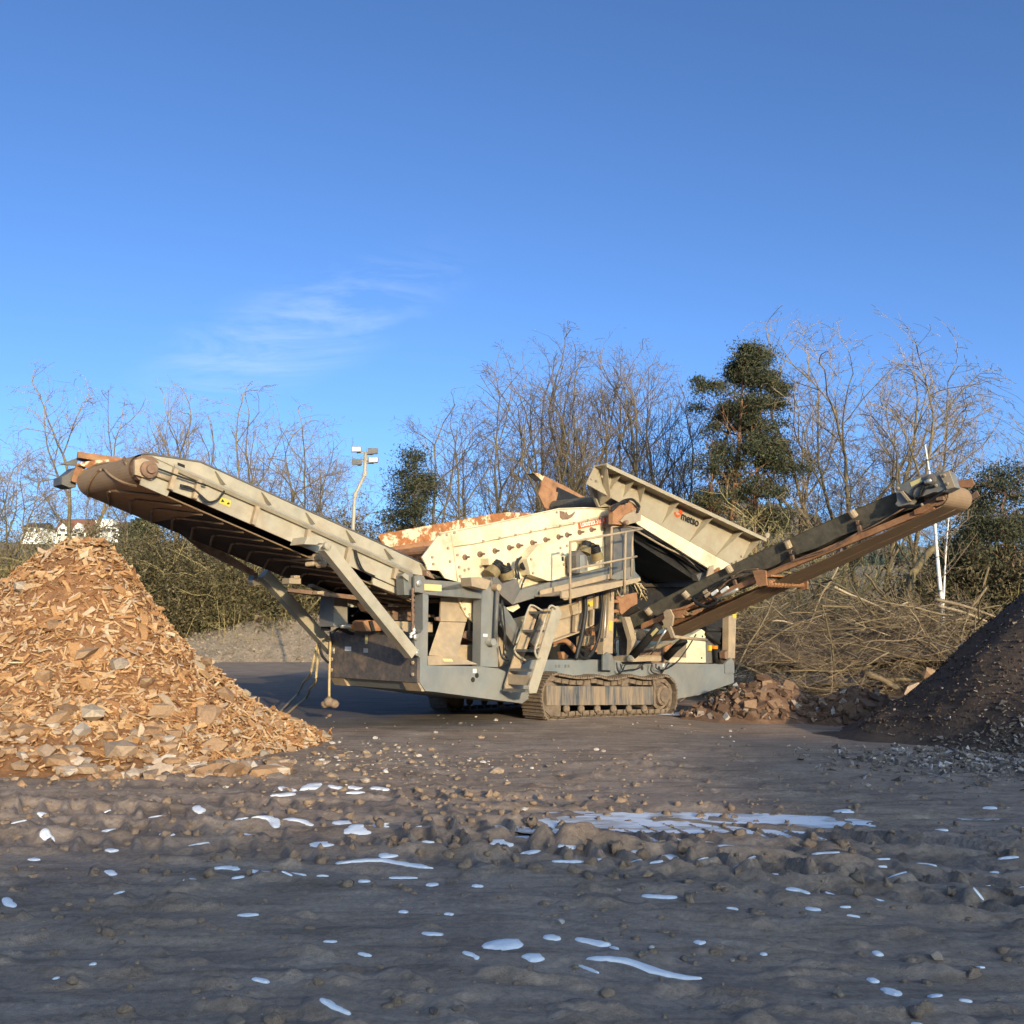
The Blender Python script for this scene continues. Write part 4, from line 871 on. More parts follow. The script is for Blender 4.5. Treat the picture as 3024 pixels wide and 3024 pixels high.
for x, y in ((1100, 395), (1235, 240), (1280, 370), (500, 440), (880, 700)):
    MB().lathe(SU3('I', x, y, u0 - 0.16), (-1, 0, 0), [(0, 0.024), (0.02, 0.024), (0.026, 0.012)], 8).build('bolt', M['dust'], conv)
a = SU3('I', 1140, 590, u0 - 0.0); b = SU3('I', 1530, 718, u0 + W + 0.02)
MB().bar(SU3('I', 1150, 600, u0 - 0.04), SU3('I', 1525, 720, u0 + W + 0.05), 0.05, 0.10).build('belt_scraper', M['drust'], conv)
conv_sub('head_plate', [(1450, 318), (1660, 280), (1702, 370), (1645, 425), (1450, 420)], u0 + W + 0.02, u0 + W + 0.05, 'rust')
conv_sub('head_plate', [(1740, 478), (1782, 562), (1560, 690), (1560, 600)], u0 + W + 0.06, u0 + W + 0.09, 'drust')
# idlers
for k_, x, y, lx, ly in (('G', 620, 712, 680, 790), ('G', 1150, 478, 1235, 570), ('E', 100, 672, 135, 730), ('E', 465, 518, 490, 575), ('E', 862, 330, 905, 390)):
    a = SU3(k_, x, y, u0 - 0.05); b = SU3(k_, lx, ly, u0 + 0.02)
    MB().lathe(a, (b - a), [(0, 0.06), (0.12, 0.06), (0.13, 0.04)], 10).build('idler_end', M['dust'], conv)
    c_ = np.array([u0 + 0.1, b[1], np.polyval(bu, b[1])])
    MB().bar(b, c_, 0.05, 0.05).build('idler_bracket', M['drust'], conv)
    MB().tube([b + (0, 0, -0.04), b + (W, 0, -0.04)], 0.045, 10).build('idler_roller', M['rubber'], conv)
# return roller carriers
h = PRU('roller_bracket', 'E', [(255, 702), (300, 695), (335, 700), (342, 790), (300, 800), (285, 790)], u0 - 0.08, u0 - 0.04, 'rust', conv)
q = SU3('E', 340, 745, u0 - 0.04); 
MB().hexa([q + (0, 0.08, 0.0), q + (0, -0.10, 0.02), q + (W + 0.25, -0.10, 0.02), q + (W + 0.25, 0.08, 0.0)], [q + (0, 0.08, 0.03), q + (0, -0.10, 0.05), q + (W + 0.25, -0.10, 0.05), q + (W + 0.25, 0.08, 0.03)]).build('roller_tray', M['rust'], conv)
MB().tube([q + (0.02, 0, -0.09), q + (W + 0.2, 0, -0.09)], 0.05, 10).build('return_roller', M['rust'], conv)
for i in range(7): 
    c_ = q + (0.05 + i * 0.11, 0, -0.09); MB().lathe(c_, (1, 0, 0), [(0, 0.065), (0.05, 0.065)], 12).build('roller_disc', M['rust'], conv)
MB().box(q + (W + 0.2, -0.1, -0.16), q + (W + 0.23, 0.1, 0.06)).build('roller_bracket', M['rust'], conv)
h2 = PRU('pivot_plate', 'G', [(865, 765), (905, 728), (958, 722), (1005, 820), (985, 960), (900, 1000), (845, 885), (885, 850)], u0 - 0.10, u0 - 0.06, 'dust', conv)
PRU('pivot_arm', 'G', [(918, 985), (960, 960), (1018, 1120), (975, 1135)], u0 - 0.12, u0 - 0.07, 'dust', conv)
TB('tie_rod', [SU3('G', 1010, 1112, u0 - 0.09), SU3('G', 1480, 1160, u0 + W + 0.2)], 0.03, 'dust', conv)
PRU('pivot_tab', 'G', [(960, 720), (1145, 720), (1225, 790), (1130, 800), (1150, 840), (1000, 850)], u0 - 0.02, u0 + 0.02, 'rust', conv)
PRU('top_link', 'G', [(960, 730), (1180, 680), (1290, 620), (1300, 650), (1190, 710), (980, 750)], u0 - 0.05, u0 - 0.02, 'rust', conv)
PRU('scraper_arm', 'G', [(1250, 800), (1300, 740), (1440, 700), (1400, 750), (1290, 810)], u0 - 0.03, u0 + 0.0, 'rust', conv)
TB('fold_ram', CU3('G', [(430, 1385), (640, 1150), (800, 950)], u0 - 0.18), 0.075, 'black', conv, k=10)
PRU('ram_sticker', 'G', [(680, 1075), (765, 985), (795, 1015), (705, 1110)], u0 - 0.262, u0 - 0.258, 'paleyellow', conv)
TB('fold_ram', CU3('G', [(900, 1410), (1040, 1270), (1170, 1160)], u0 + W + 0.05), 0.075, 'black', conv, k=10)
TB('ram_rod', CU3('G', [(720, 1310), (830, 1120), (900, 1020)], u0 - 0.2), 0.018, 'steel', conv)
for pts, r_ in (([(1290, 570), (1360, 640), (1480, 680), (1590, 640), (1640, 580)], 0.03), ([(1320, 600), (1420, 560), (1500, 590)], 0.022), ([(1310, 640), (1380, 660), (1440, 660)], 0.02), ([(1440, 480), (1520, 440), (1600, 380), (1760, 290)], 0.03), ([(1350, 560), (1500, 520), (1640, 600)], 0.03)):
    TB('hose', CU3('G', pts, u0 - 0.02), r_, 'rubber', conv, k=6, n=14)
for x, y, s_ in ((1600, 480, 0.06), (1740, 440, 0.07), (1500, 515, 0.05), (1470, 470, 0.04)):
    p = SU3('G', x, y, u0 - 0.04); MB().bar(p - (0, s_, -s_ * 0.5), p + (0, s_, -s_ * 0.6), 0.05, 0.05).build('fitting', M['whitelabel' if x > 1590 else 'dust'], conv)
TB('guide_tube', CU3('G', [(1640, 570), (1810, 490), (1930, 430)], u0 - 0.03), 0.03, 'steel', conv)
for pts in ([(260, 745), (520, 640), (700, 585), (880, 480), (1010, 420), (1200, 310)], [(480, 650), (640, 590), (760, 560), (900, 470)], [(120, 740), (200, 700), (290, 690)], [(40, 830), (110, 760), (230, 720)]):
    TB('cable', CU3('E', pts, u0 + 0.03), 0.012, 'drust', conv, k=5, n=18)
PRU('tail_cheek', 'G', [(175, 930), (262, 905), (345, 1155), (340, 1372), (232, 1372), (225, 1120)], u0 - 0.05, u0 + 0.0, 'plate', conv)
PRU('tail_arm', 'G', [(268, 832), (312, 828), (345, 930), (412, 1165), (412, 1250), (372, 1388), (340, 1375), (350, 1160), (290, 960)], u0 - 0.22, u0 - 0.06, 'dust', conv, at_u=u0 - 0.22)
PRU('tail_tab', 'G', [(370, 1000), (420, 1030), (455, 1060), (445, 1140), (410, 1175)], u0 - 0.1, u0 - 0.06, 'dust', conv)
PRU('tail_tab', 'G', [(450, 1020), (640, 1060), (700, 1080), (560, 1150), (450, 1170)], u0 + 0.02, u0 + 0.3, 'dust', conv)
PRU('tail_tab', 'G', [(580, 1050), (600, 1100), (540, 1150), (520, 1130)], u0 - 0.06, u0 - 0.03, 'dust', conv)
PRU('slew_base', 'G', [(150, 1392), (400, 1383), (432, 1402), (432, 1470), (180, 1474)], u0 - 0.24, u0 + 0.6, 'dust', conv, at_u=u0 - 0.24)
MB().lathe(SU3('G', 400, 1420, u0 - 0.24), (-1, 0, 0), [(0, 0.06), (0.05, 0.06), (0.06, 0.03)], 10).build('pin', M['steel'], conv)
PRU('tail_guard', 'G', [(270, 800), (400, 690), (490, 685), (560, 745), (330, 880)], u0 + 0.3, u0 + 0.34, 'beltdark', conv)
# ================================================================== ground
def sstep(x, a, b):
    t = np.clip((x - a) / (b - a), 0, 1); return t * t * (3 - 2 * t)
RUTS = [(10.35, 0.06), (9.55, 0.10), (8.95, 0.14), (8.3, 0.15), (7.75, 0.10), (7.2, 0.05), (6.6, 0.045), (6.05, 0.04), (5.5, 0.035), (4.95, 0.03), (4.45, 0.03)]
def rut_y(y0, x): return y0 - 0.16 * (x + 3) - 0.022 * (x + 3) ** 2
PUD = [(1.45, 8.6, 1.42, 0.58, 0.1), (3.75, 8.85, 0.6, 0.13, -0.1), (-0.35, 9.75, 0.6, 0.10, 0.1), (4.0, 19.75, 1.0, 0.45, 0.0), (3.2, 8.2, 0.4, 0.08, 0), (0.2, 9.15, 0.55, 0.10, 0)]
def pud_d(x, y):
    d = np.full(np.shape(x), 9.0)
    for cx, cy, a, b, sl_ in PUD:
        xx = (x - cx); yy = (y - cy) + sl_ * xx * 0.3
        d = np.minimum(d, np.sqrt((xx / a) ** 2 + (yy / b) ** 2))
    return d
def ground_z(x, y, fine=True):
    x = np.asarray(x, float); y = np.asarray(y, float)
    z = -0.13 * sstep(x, 0.9, 3.8) * sstep(y, 13, 17)
    near = 1 - sstep(np.hypot(x, y), 11.5, 17)
    z = z + fbm(x * 0.35, y * 0.35, 3) * 0.035 * (1 - sstep(np.hypot(x, y), 14, 20) * 0.8)
    if fine:
        z = z + near * (fbm(x * 1.3 + 5, y * 2.6, 4) * 0.014 + fbm(x * 6, y * 9, 3) * 0.007)
        z = z + (1 - near) * fbm(x * 3, y * 3, 3) * 0.008
        yy = y + 0.16 * (x + 3) + 0.022 * (x + 3) ** 2
        z = z + near * (fbm(x * 0.7, yy * 4.5, 3) * 0.016 + fbm(x * 2.2 + 9, yy * 11, 3) * 0.008 + np.maximum(0, fbm(x * 4 + 2, yy * 8, 3) - 0.2) * 0.08)
        for i, (y0, amp) in enumerate(RUTS):
            yr = rut_y(y0, x) + fbm(x * 0.6 + i * 9, x * 0 + i, 2) * 0.10
            d = y - yr; w = 0.24
            s = x * 1.03 + i * 0.13
            band = np.exp(-(d / w) ** 4)
            fade = 0.35 + 0.65 * sstep(fbm(x * 0.5 + 3 * i, x * 0 + 7 * i, 2), -0.25, 0.25)
            lug = 0.25 * np.ones_like(x) if i >= 5 else np.maximum(0, np.sin(2 * np.pi * (s / 0.235) + 5.0 * np.abs(d) * np.sign(d) * 2)) ** 1.3
            z = z + near * fade * band * amp * (lug * 0.95 - 0.42) * (0.75 + 0.6 * fbm(x * 7, y * 7, 2))
            z = z + near * fade * amp * 0.42 * np.exp(-((np.abs(d) - 0.33) / 0.07) ** 2) * (0.7 + fbm(x * 3 + i, y * 3, 3))
    pd = pud_d(x, y)
    ins = 1 - sstep(pd, 0.7, 1.2)
    z = z * (1 - 0.5 * ins) - 0.030 * ins
    return z
def zat(x, y): return float(ground_z(np.array([x]), np.array([y]))[0])
segL = [(800,465,905,478,14),(935,480,1170,492,11),(1285,438,1655,470,12),(960,303,1070,320,10),(1060,290,1210,312,8),(880,292,940,297,8),(985,280,1060,290,4),(900,645,985,650,11),(1475,497,1590,500,7),(1360,508,1410,510,10),(1620,520,1670,523,11),(1800,528,1845,532,11),(880,506,925,508,9),(1070,502,1115,503,5),(950,905,1020,915,14),(1215,1020,1340,1048,16),(1610,733,1695,747,11),(1750,815,1805,840,13),(1850,790,1925,805,40),(1220,765,1275,772,8),(720,506,745,508,10),(395,487,435,495,9),(390,335,425,338,10),(190,345,225,352,9),(40,300,80,303,9),(115,438,155,445,9),(1440,420,1480,432,14),(1600,400,1650,403,7),(1255,305,1285,315,15),(1350,325,1372,335,20),(20,590,60,610,10),(425,577,455,579,10),(1510,648,1550,650,9),(1685,652,1725,656,7),(1060,205,1088,205,14),(1175,158,1195,163,16),(1088,165,1105,165,10),(1345,163,1360,163,10),(1440,165,1452,165,12),(1265,163,1278,163,9),(1340,184,1355,184,11),(410,412,440,415,10),(1370,803,1420,815,8),(930,333,950,335,9),(610,348,622,356,12),(720,380,735,385,14),(1225,375,1238,388,18),(555,285,580,290,10),(1205,498,1255,494,6),(335,850,360,850,8),(200,885,225,887,7),(410,268,432,270,9),(160,270,172,271,9),(1580,322,1605,330,9),(1470,288,1490,300,20),(760,245,800,258,9)]
segR = [(125,738,200,742,17),(240,742,380,765,18),(375,767,410,785,8),(290,815,730,880,20),(60,810,100,830,24),(250,835,330,872,8),(695,760,735,770,13),(495,568,635,582,14),(1035,580,1135,592,11),(1110,620,1175,625,11),(1185,558,1445,585,9),(1470,588,1625,607,8),(1110,550,1130,552,9),(1240,612,1285,614,6),(1265,640,1320,646,7),(825,615,870,625,7),(1135,425,1250,440,8),(1370,425,1435,428,6),(1520,435,1610,447,9),(1830,433,1915,442,9),(1800,468,1840,472,7),(1725,520,1790,548,9),(1740,575,1780,580,9),(1365,770,1400,780,13),(1345,870,1385,888,12),(1380,910,1455,945,20),(1550,950,1600,970,18),(1690,970,1745,980,11),(1510,1035,1560,1045,12),(1770,845,1795,860,16),(160,435,285,445,9),(185,460,255,466,12),(435,430,480,436,15),(560,400,635,410,14),(570,438,620,448,12),(700,440,740,450,14),(840,460,925,478,12),(980,478,1012,484,13),(195,370,260,380,14),(525,465,575,470,9),(450,390,490,396,8),(310,425,335,427,12),(50,402,90,406,16),(225,345,255,362,14),(80,315,115,335,20),(1125,488,1150,490,12),(1270,492,1285,494,12),(1430,498,1450,502,16),(800,375,822,383,14),(900,375,920,382,10),(950,388,970,395,9),(1065,410,1095,414,8),(1385,458,1420,461,7),(0,350,25,365,18),(1890,545,1912,552,14),(1255,240,1272,245,14),(930,790,950,800,9),(1605,310,1640,312,9),(1790,240,1815,242,9)]
SN = []
for seg, (ox, oy, sc_) in ((segL, (0, 2200, 0.7764)), (segR, (1500, 2200, 0.7888))):
    for x0, y0, x1, y1, w_ in seg:
        SN.append((ox + x0 * sc_, oy + y0 * sc_, ox + x1 * sc_, oy + y1 * sc_, w_ * sc_))
STRIP = []
for x0, y0, x1, y1, w_ in SN:
    a = gr(x0, y0)[:2]; b_ = gr(x1, y1)[:2]; c_ = (a + b_) / 2; d = b_ - a; L_ = np.linalg.norm(d)
    d = d / L_ if L_ > 1e-6 else np.array([1.0, 0]); pn = np.array([-d[1], d[0]])
    wid = max(0.02, w_ * c_[1] ** 2 / (CAMH * 3024) * 0.9); Lh = max(L_ / 2, wid * 0.6)
    ss = np.linspace(-Lh, Lh, 15); zs = ground_z(c_[0] + d[0] * ss, c_[1] + d[1] * ss); cf = np.polyfit(ss, zs, 1 if Lh < 0.15 else 3)
    STRIP.append((c_, d, pn, Lh, wid, cf))
def strip_z(st, x, y, z):
    c_, d, pn, Lh, wid, cf = st
    s = (x - c_[0]) * d[0] + (y - c_[1]) * d[1]; e = (x - c_[0]) * pn[0] + (y - c_[1]) * pn[1]
    q = np.sqrt((s / (Lh + 0.03)) ** 4 + (e / (wid * 0.6 + 0.03)) ** 4) ** 0.5
    w = 1 - sstep(q, 1.0, 1.7)
    return z * (1 - w) + np.polyval(cf, np.clip(s, -Lh, Lh)) * w
# one sheet, finest where the camera looks
a_in = np.linspace(-33.5, 33.5, 520); a_out = np.linspace(33.5, 326.5, 46)[1:-1]
ang = np.radians(np.concatenate([a_in, a_out])); na = len(ang)
rs = [0.4]
while rs[-1] < 60:
    r_ = rs[-1]; rs.append(r_ + max(0.018 if r_ > 3.2 else 0.15, min(r_ * r_ / 1500.0, 0.6)))
rs += [75, 100, 150, 250, 450, 900, 1800, 3500]
rs = np.array(rs); nr = len(rs)
RR, AA = np.meshgrid(rs, ang, indexing='ij')
GX = RR * np.sin(AA); GY = RR * np.cos(AA)
GZ = ground_z(GX, GY)
for st in STRIP:
    c_, Lh = st[0], st[3]; rc = math.hypot(*c_); i0, i1 = np.searchsorted(rs, [rc - Lh - 0.35, rc + Lh + 0.35]); ac = math.atan2(c_[0], c_[1]); da = (Lh + 0.35) / rc
    j0, j1 = np.searchsorted(ang[:len(a_in)], [ac - da, ac + da])
    GZ[i0:i1, j0:j1] = strip_z(st, GX[i0:i1, j0:j1], GY[i0:i1, j0:j1], GZ[i0:i1, j0:j1])
idx = np.arange(nr * na).reshape(nr, na); nxt = np.roll(idx, -1, 1)
q = np.stack([idx[:-1], idx[1:], nxt[1:], nxt[:-1]], -1).reshape(-1, 4)
Vg = np.stack([GX, GY, GZ], -1).reshape(-1, 3)
Vg = np.vstack([Vg, [[0, 0, zat(0, 0.1)]]]); cen_i = len(Vg) - 1
tri = np.stack([np.full(na, cen_i), idx[0], nxt[0]], 1)
m, t, b = newmat('yard_gravel_and_mud')
tcn = t.nodes.new('ShaderNodeTexCoord'); vec = tcn.outputs['Object']
n_big = _noise(t, vec, 0.28, 4); n_mid = _noise(t, vec, 1.6, 7, 0.65); n_fine = _noise(t, vec, 26, 6, 0.72); n_grit = _noise(t, vec, 95, 3, 0.8)
gcol = _ramp(t, n_mid, [(0.32, (0.25, 0.18, 0.125)), (0.52, (0.355, 0.258, 0.182)), (0.70, (0.46, 0.345, 0.245))])
gcol = _mix(t, _ramp(t, n_big, [(0.42, 0.0), (0.62, 1.0)]), gcol, _ramp(t, n_mid, [(0.35, (0.27, 0.205, 0.155)), (0.7, (0.43, 0.33, 0.255))]))
mps = t.nodes.new('ShaderNodeMapping'); mps.inputs['Rotation'].default_value = (0, 0, 0.32); mps.inputs['Scale'].default_value = (0.55, 4.5, 1); t.links.new(vec, mps.inputs[0])
n_str = _noise(t, mps.outputs[0], 1.5, 6, 0.65, 0.3)
gcol = _mix(t, 1.0, gcol, _ramp(t, n_str, [(0.34, 0.60), (0.50, 1.0), (0.68, 1.15)]), 'MULTIPLY')
gcol = _mix(t, 1.0, gcol, _ramp(t, n_fine, [(0.28, 0.62), (0.5, 0.95), (0.72, 1.25)]), 'MULTIPLY')
vor = t.nodes.new('ShaderNodeTexVoronoi'); vor.inputs['Scale'].default_value = 42; t.links.new(vec, vor.inputs['Vector'])
peb = _ramp(t, vor.outputs['Distance'], [(0.16, 1.0), (0.24, 0.0)])
sepc = t.nodes.new('ShaderNodeSeparateColor'); t.links.new(vor.outputs['Color'], sepc.inputs[0])
pk = _ramp(t, sepc.outputs[0], [(0.80, 0.0), (0.84, 1.0)])
pm = _mix(t, 1.0, peb, pk, 'MULTIPLY')
gcol = _mix(t, pm, gcol, _ramp(t, sepc.outputs[1], [(0.0, (0.15, 0.13, 0.11)), (1.0, (0.42, 0.38, 0.33))]))
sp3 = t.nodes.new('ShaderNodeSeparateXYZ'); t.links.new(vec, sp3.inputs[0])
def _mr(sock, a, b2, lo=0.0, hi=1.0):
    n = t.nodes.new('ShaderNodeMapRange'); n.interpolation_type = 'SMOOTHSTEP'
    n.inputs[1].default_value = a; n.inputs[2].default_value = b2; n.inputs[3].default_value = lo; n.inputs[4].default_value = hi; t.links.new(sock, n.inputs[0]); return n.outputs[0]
yard_shade = _mix(t, 1.0, _mr(sp3.outputs[1], 15.5, 17.0), _mr(sp3.outputs[1], 30.0, 36.0, 1.0, 0.0), 'MULTIPLY')
yard_shade = _mix(t, 1.0, yard_shade, _mr(sp3.outputs[0], -1.0, 1.0, 1.0, 0.0), 'MULTIPLY')
gcol = _mix(t, yard_shade, gcol, _mix(t, 1.0, gcol, (0.45, 0.5, 0.55), 'MULTIPLY'))  # yard behind and left tinted darker, deepening the machine's shadow in the colour
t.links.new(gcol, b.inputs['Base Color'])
t.links.new(_ramp(t, n_mid, [(0.3, 0.6), (0.6, 0.9)]), b.inputs['Roughness']); b.inputs['Specular IOR Level'].default_value = 0.3
n_crumb = _noise(t, vec, 11, 5, 0.7)
hh = _mix(t, 0.45, _mix(t, 0.5, n_fine, n_grit), n_crumb)
_bump(t, b, hh, 0.95, 0.03)
M['ground'] = m
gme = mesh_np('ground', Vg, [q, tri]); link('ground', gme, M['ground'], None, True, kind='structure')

# ice on the puddles
def ice_mat():
    m, t, b = newmat('frozen_puddle_ice'); c = t.nodes.new('ShaderNodeTexCoord'); vec = c.outputs['Object']
    mp = t.nodes.new('ShaderNodeMapping'); mp.inputs['Scale'].default_value = (1, 3.2, 1); t.links.new(vec, mp.inputs[0])
    n = _noise(t, mp.outputs[0], 1.9, 6, 0.62, 0.6)
    t.links.new(_ramp(t, n, [(0.32, (0.24, 0.21, 0.18)), (0.44, (0.50, 0.50, 0.50)), (0.52, (0.85, 0.86, 0.88))]), b.inputs['Base Color'])
    t.links.new(_ramp(t, n, [(0.36, 0.25), (0.6, 0.65)]), b.inputs['Roughness']); b.inputs['Specular IOR Level'].default_value = 0.4
    return m
M['ice'] = ice_mat()
for i, (cx, cy, a_, b_, sl_) in enumerate(PUD):
    an = np.linspace(0, 2 * np.pi, 64, endpoint=False)
    rr_ = 1.18 + 0.18 * np.array([fbm(np.array([math.cos(w) * 1.5 + i * 7]), np.array([math.sin(w) * 1.5]), 3)[0] for w in an])
    xx = cx + a_ * rr_ * np.cos(an); yy = cy + b_ * rr_ * np.sin(an) - sl_ * 0.3 * (xx - cx)
    lvl = float(np.median(ground_z(cx + a_ * 0.9 * np.cos(an) * 0.7, cy + b_ * 0.9 * np.sin(an) * 0.7))) + (0.010 if i in (0, 3) else 0.0)
    V = np.stack([xx, yy, np.full(64, lvl)], 1); V = np.vstack([V, [[cx, cy, lvl]]])
    mb = MB().add(V, np.stack([np.arange(64), (np.arange(64) + 1) % 64, np.full(64, 64)], 1))
    mb.build('frozen_puddle', M['ice'], None, False, kind='structure')

# ================================================================== snow strips and clods
M['snow'] = mat('old_snow', (0.90, 0.90, 0.90), 0.7, 0.05, 30, bump=0.4, spec=0.3)
sr = np.random.default_rng(11)
snow_big = {}
order = sorted(range(len(SN)), key=lambda i: -(abs(SN[i][2] - SN[i][0]) * SN[i][4]))
special = {}
SPEC_LAB = {(290, 'R'): 'longest thick strip of white snow lying at front centre right', (240, 'R'): 'snow strip with a forked right end behind the longest strip', (1850, 'L'): 'broad white snow lump beside a dark clod at front centre', (1185, 'R'): 'long thin broken snow line on the mud at right', (1285, 'L'): 'long thin snow line left of centre, level with the mud ridges', (935, 'L'): 'thin snow line left of centre below the first thin line', (1380, 'R'): 'wedge of snow against a clod at the bottom right', (1215, 'L'): 'tapering snow strip at the very bottom edge near the centre'}
for seg, side in ((segL, 'L'), (segR, 'R')):
    off = 0 if side == 'L' else len(segL)
    for i, s_ in enumerate(seg):
        if (s_[0], side) in SPEC_LAB and (s_[0] != 1285 or True): special[off + i] = SPEC_LAB[(s_[0], side)]
def snow_word(i):
    x0, y0, x1, y1, w_ = SN[i]; L_ = abs(x1 - x0); a = L_ / max(w_, 1)
    return ('long thin snow line' if L_ > 70 and a > 5 else 'short thin snow line' if a > 4.5 else 'small snow sliver' if a > 2.4 else 'rounded snow scrap' if L_ * w_ > 150 else 'tiny snow fleck')
SLAB = place_labels([((a[0] + a[2]) / 2, (a[1] + a[3]) / 2, snow_word(i)) for i, a in enumerate(SN)], [(2350, 'above the puddle level'), (2440, 'level with the puddle'), (2540, 'just below the puddle'), (2640, 'in the middle foreground'), (2780, 'in the near foreground'), (9999, 'near the bottom edge')])
for i, (c_, d, pn, Lh, wid, cf) in enumerate(STRIP):
    n = int(np.clip(30 + Lh * 120, 30, 110)); an = np.linspace(0, 2 * np.pi, n, endpoint=False)
    ca, sa = np.cos(an), np.sin(an)
    ex0 = np.sign(ca) * np.abs(ca) ** 0.8 * Lh
    ragged = 1 + 0.55 * fbm(ex0 * 14 + i * 3.7, np.sign(sa) * 3.0 + i, 3) + 0.25 * fbm(ex0 * 45, np.sign(sa) * 9.0 + i, 2)
    curve = 0.9 * wid * fbm(ex0 * 3.5 + i * 5, ex0 * 0 + 2.0, 2)
    rings = []
    for f, hgt in ((1.0, -0.004), (0.86, 0.0035), (0.45, 0.006)):
        ex = ex0 * (1 - (1 - f) * min(1.0, wid / Lh)); ey = np.sign(sa) * np.abs(sa) ** 0.75 * wid / 2 * np.clip(ragged, 0.25, 2.0) * f + curve
        xx = c_[0] + d[0] * ex + pn[0] * ey; yy = c_[1] + d[1] * ex + pn[1] * ey
        rings.append(np.stack([xx, yy, np.polyval(cf, np.clip(ex, -Lh, Lh)) + hgt * (0.7 + min(1.0, wid * 10)) + (0.002 * vnoise(ex * 60, ey * 60 + i) if f < 1 else 0)], 1))
    V = np.vstack(rings); ii = np.arange(n); jj = (ii + 1) % n
    fs = [np.stack([ii + k * n, jj + k * n, jj + (k + 1) * n, ii + (k + 1) * n], 1) for k in range(2)]
    half = n // 2; mid = []                       # close the top between opposite edge points
    for k in range(1, half): mid.append((2 * n + k, 2 * n + k + 1 if k + 1 <= half else 2 * n + half, 2 * n + (n - k - 1) % n, 2 * n + (n - k) % n))
    mb = MB().add(V, np.vstack(fs), np.array([m_ for m_ in mid if len(set(m_)) == 4]), np.array([[2 * n, 2 * n + 1, 2 * n + n - 1]]))
    lab = special.get(i, SLAB[i])
    mb.build('snow_patch', M['snow'], None, True, label=lab, category='snow patch', group='snow patches left on the mud')
def ico(sub=1):
    import bmesh
    bm = bmesh.new(); bmesh.ops.create_icosphere(bm, subdivisions=sub, radius=1.0)
    V = np.array([v.co[:] for v in bm.verts]); Fc = np.array([[v.index for v in f.verts] for f in bm.faces]); bm.free(); return V, Fc
IV1, IF1 = ico(1); IV2, IF2 = ico(2)
def lumps(cs_, sizes, r_, flat=0.7, rough=0.25, hi=False, nflat=None):
    V0, F0_ = (IV2, IF2) if hi else (IV1, IF1); n = len(cs_)
    V = np.repeat(V0[None], n, 0) * (1 + r_.normal(0, rough, (n, len(V0), 1)) * 0.6)
    V = V + r_.normal(0, rough * 0.18, V.shape)
    V = V * sizes[:, None, :]
    an = r_.random(n) * 6.28; c_, s_ = np.cos(an), np.sin(an)
    X = V[..., 0] * c_[:, None] - V[..., 1] * s_[:, None]; Yy = V[..., 0] * s_[:, None] + V[..., 1] * c_[:, None]
    V = np.stack([X, Yy, V[..., 2]], -1) + cs_[:, None, :]
    Fx = F0_[None] + (np.arange(n) * len(V0))[:, None, None]
    return V.reshape(-1, 3), Fx.reshape(-1, 3)
cr_ = np.random.default_rng(5)
pts = []
for i, (y0, amp) in enumerate(RUTS):
    nl = 24
    xs = cr_.uniform(-4.5, 5.5, nl)
    pts.append(np.stack([xs, rut_y(y0, xs) + cr_.choice([-1, 1], len(xs)) * cr_.normal(0.27, 0.1, len(xs))], 1))
pts = np.vstack(pts); pts = np.vstack([pts, np.stack([cr_.uniform(-6, 6, 70), cr_.uniform(3.6, 11, 70)], 1)])
keep = np.abs(pts[:, 0]) < 0.62 * pts[:, 1]; pts = pts[keep]
sz = cr_.gamma(2.0, 0.011, len(pts)) + 0.008; sz = np.minimum(sz, 0.032); kp = (pts[:, 1] > 6.3) | (cr_.random(len(pts)) < 0.35); pts = pts[kp]; sz = sz[kp]
zz = ground_z(pts[:, 0], pts[:, 1])
# scatter of finer crumbs
p2 = np.stack([cr_.uniform(-7, 7, 3000), cr_.uniform(3.2, 13, 3000)], 1); p2 = p2[np.abs(p2[:, 0]) < 0.6 * p2[:, 1]]
s2 = cr_.gamma(2.0, 0.005, len(p2)) + 0.003; z2 = ground_z(p2[:, 0], p2[:, 1])
lug_p = []
for i in range(5):
    y0 = RUTS[i][0]; xs = np.arange(-2.6, 2.6, 0.235); xs = xs[cr_.random(len(xs)) < np.exp(-((xs - 0.5) / 2.2) ** 2) * 0.95]
    for of_ in (-0.2, 0.16): lug_p.append(np.stack([xs + of_ * 0.35 + cr_.normal(0, 0.02, len(xs)), rut_y(y0, xs) + of_ + cr_.normal(0, 0.02, len(xs))], 1))
lug_p = np.vstack(lug_p); lug_s = cr_.uniform(0.022, 0.044, len(lug_p)); lug_z = ground_z(lug_p[:, 0], lug_p[:, 1])
pts = np.vstack([pts, lug_p]); sz = np.concatenate([sz, lug_s]); zz = ground_z(pts[:, 0], pts[:, 1])
def clear(P_):
    ok = np.ones(len(P_), bool)
    for c_, d, pn, Lh, wid, cf in STRIP:
        s = (P_ - c_) @ d; e = (P_ - c_) @ pn; ok &= ~((np.abs(s) < Lh + 0.02) & (np.abs(e) < wid * 0.5 + 0.02))
    return ok
ck = clear(pts); pts, sz, zz = pts[ck], sz[ck], zz[ck]; ck = clear(p2); p2, s2, z2 = p2[ck], s2[ck], z2[ck]
V1, F1 = lumps(np.column_stack([pts, zz + sz * 0.1]), np.stack([sz * 1.3, sz * 0.8, sz * 1.0], 1), cr_, hi=True, rough=0.42)
V2, F2 = lumps(np.column_stack([p2, z2]), np.stack([s2 * 1.3, s2, s2 * 0.8], 1), cr_)
M['mud'] = mat('lumpy_mud', (0.27, 0.195, 0.135), 0.85, 0.3, 18, dirt=(0.33, 0.23, 0.15), amt=0.4, dscale=6, bump=0.8)
link('mud_clods', mesh_np('mud_clods', np.vstack([V1, V2]), [np.vstack([F1, F2 + len(V1)])]), M['mud'], None, True, kind='stuff')
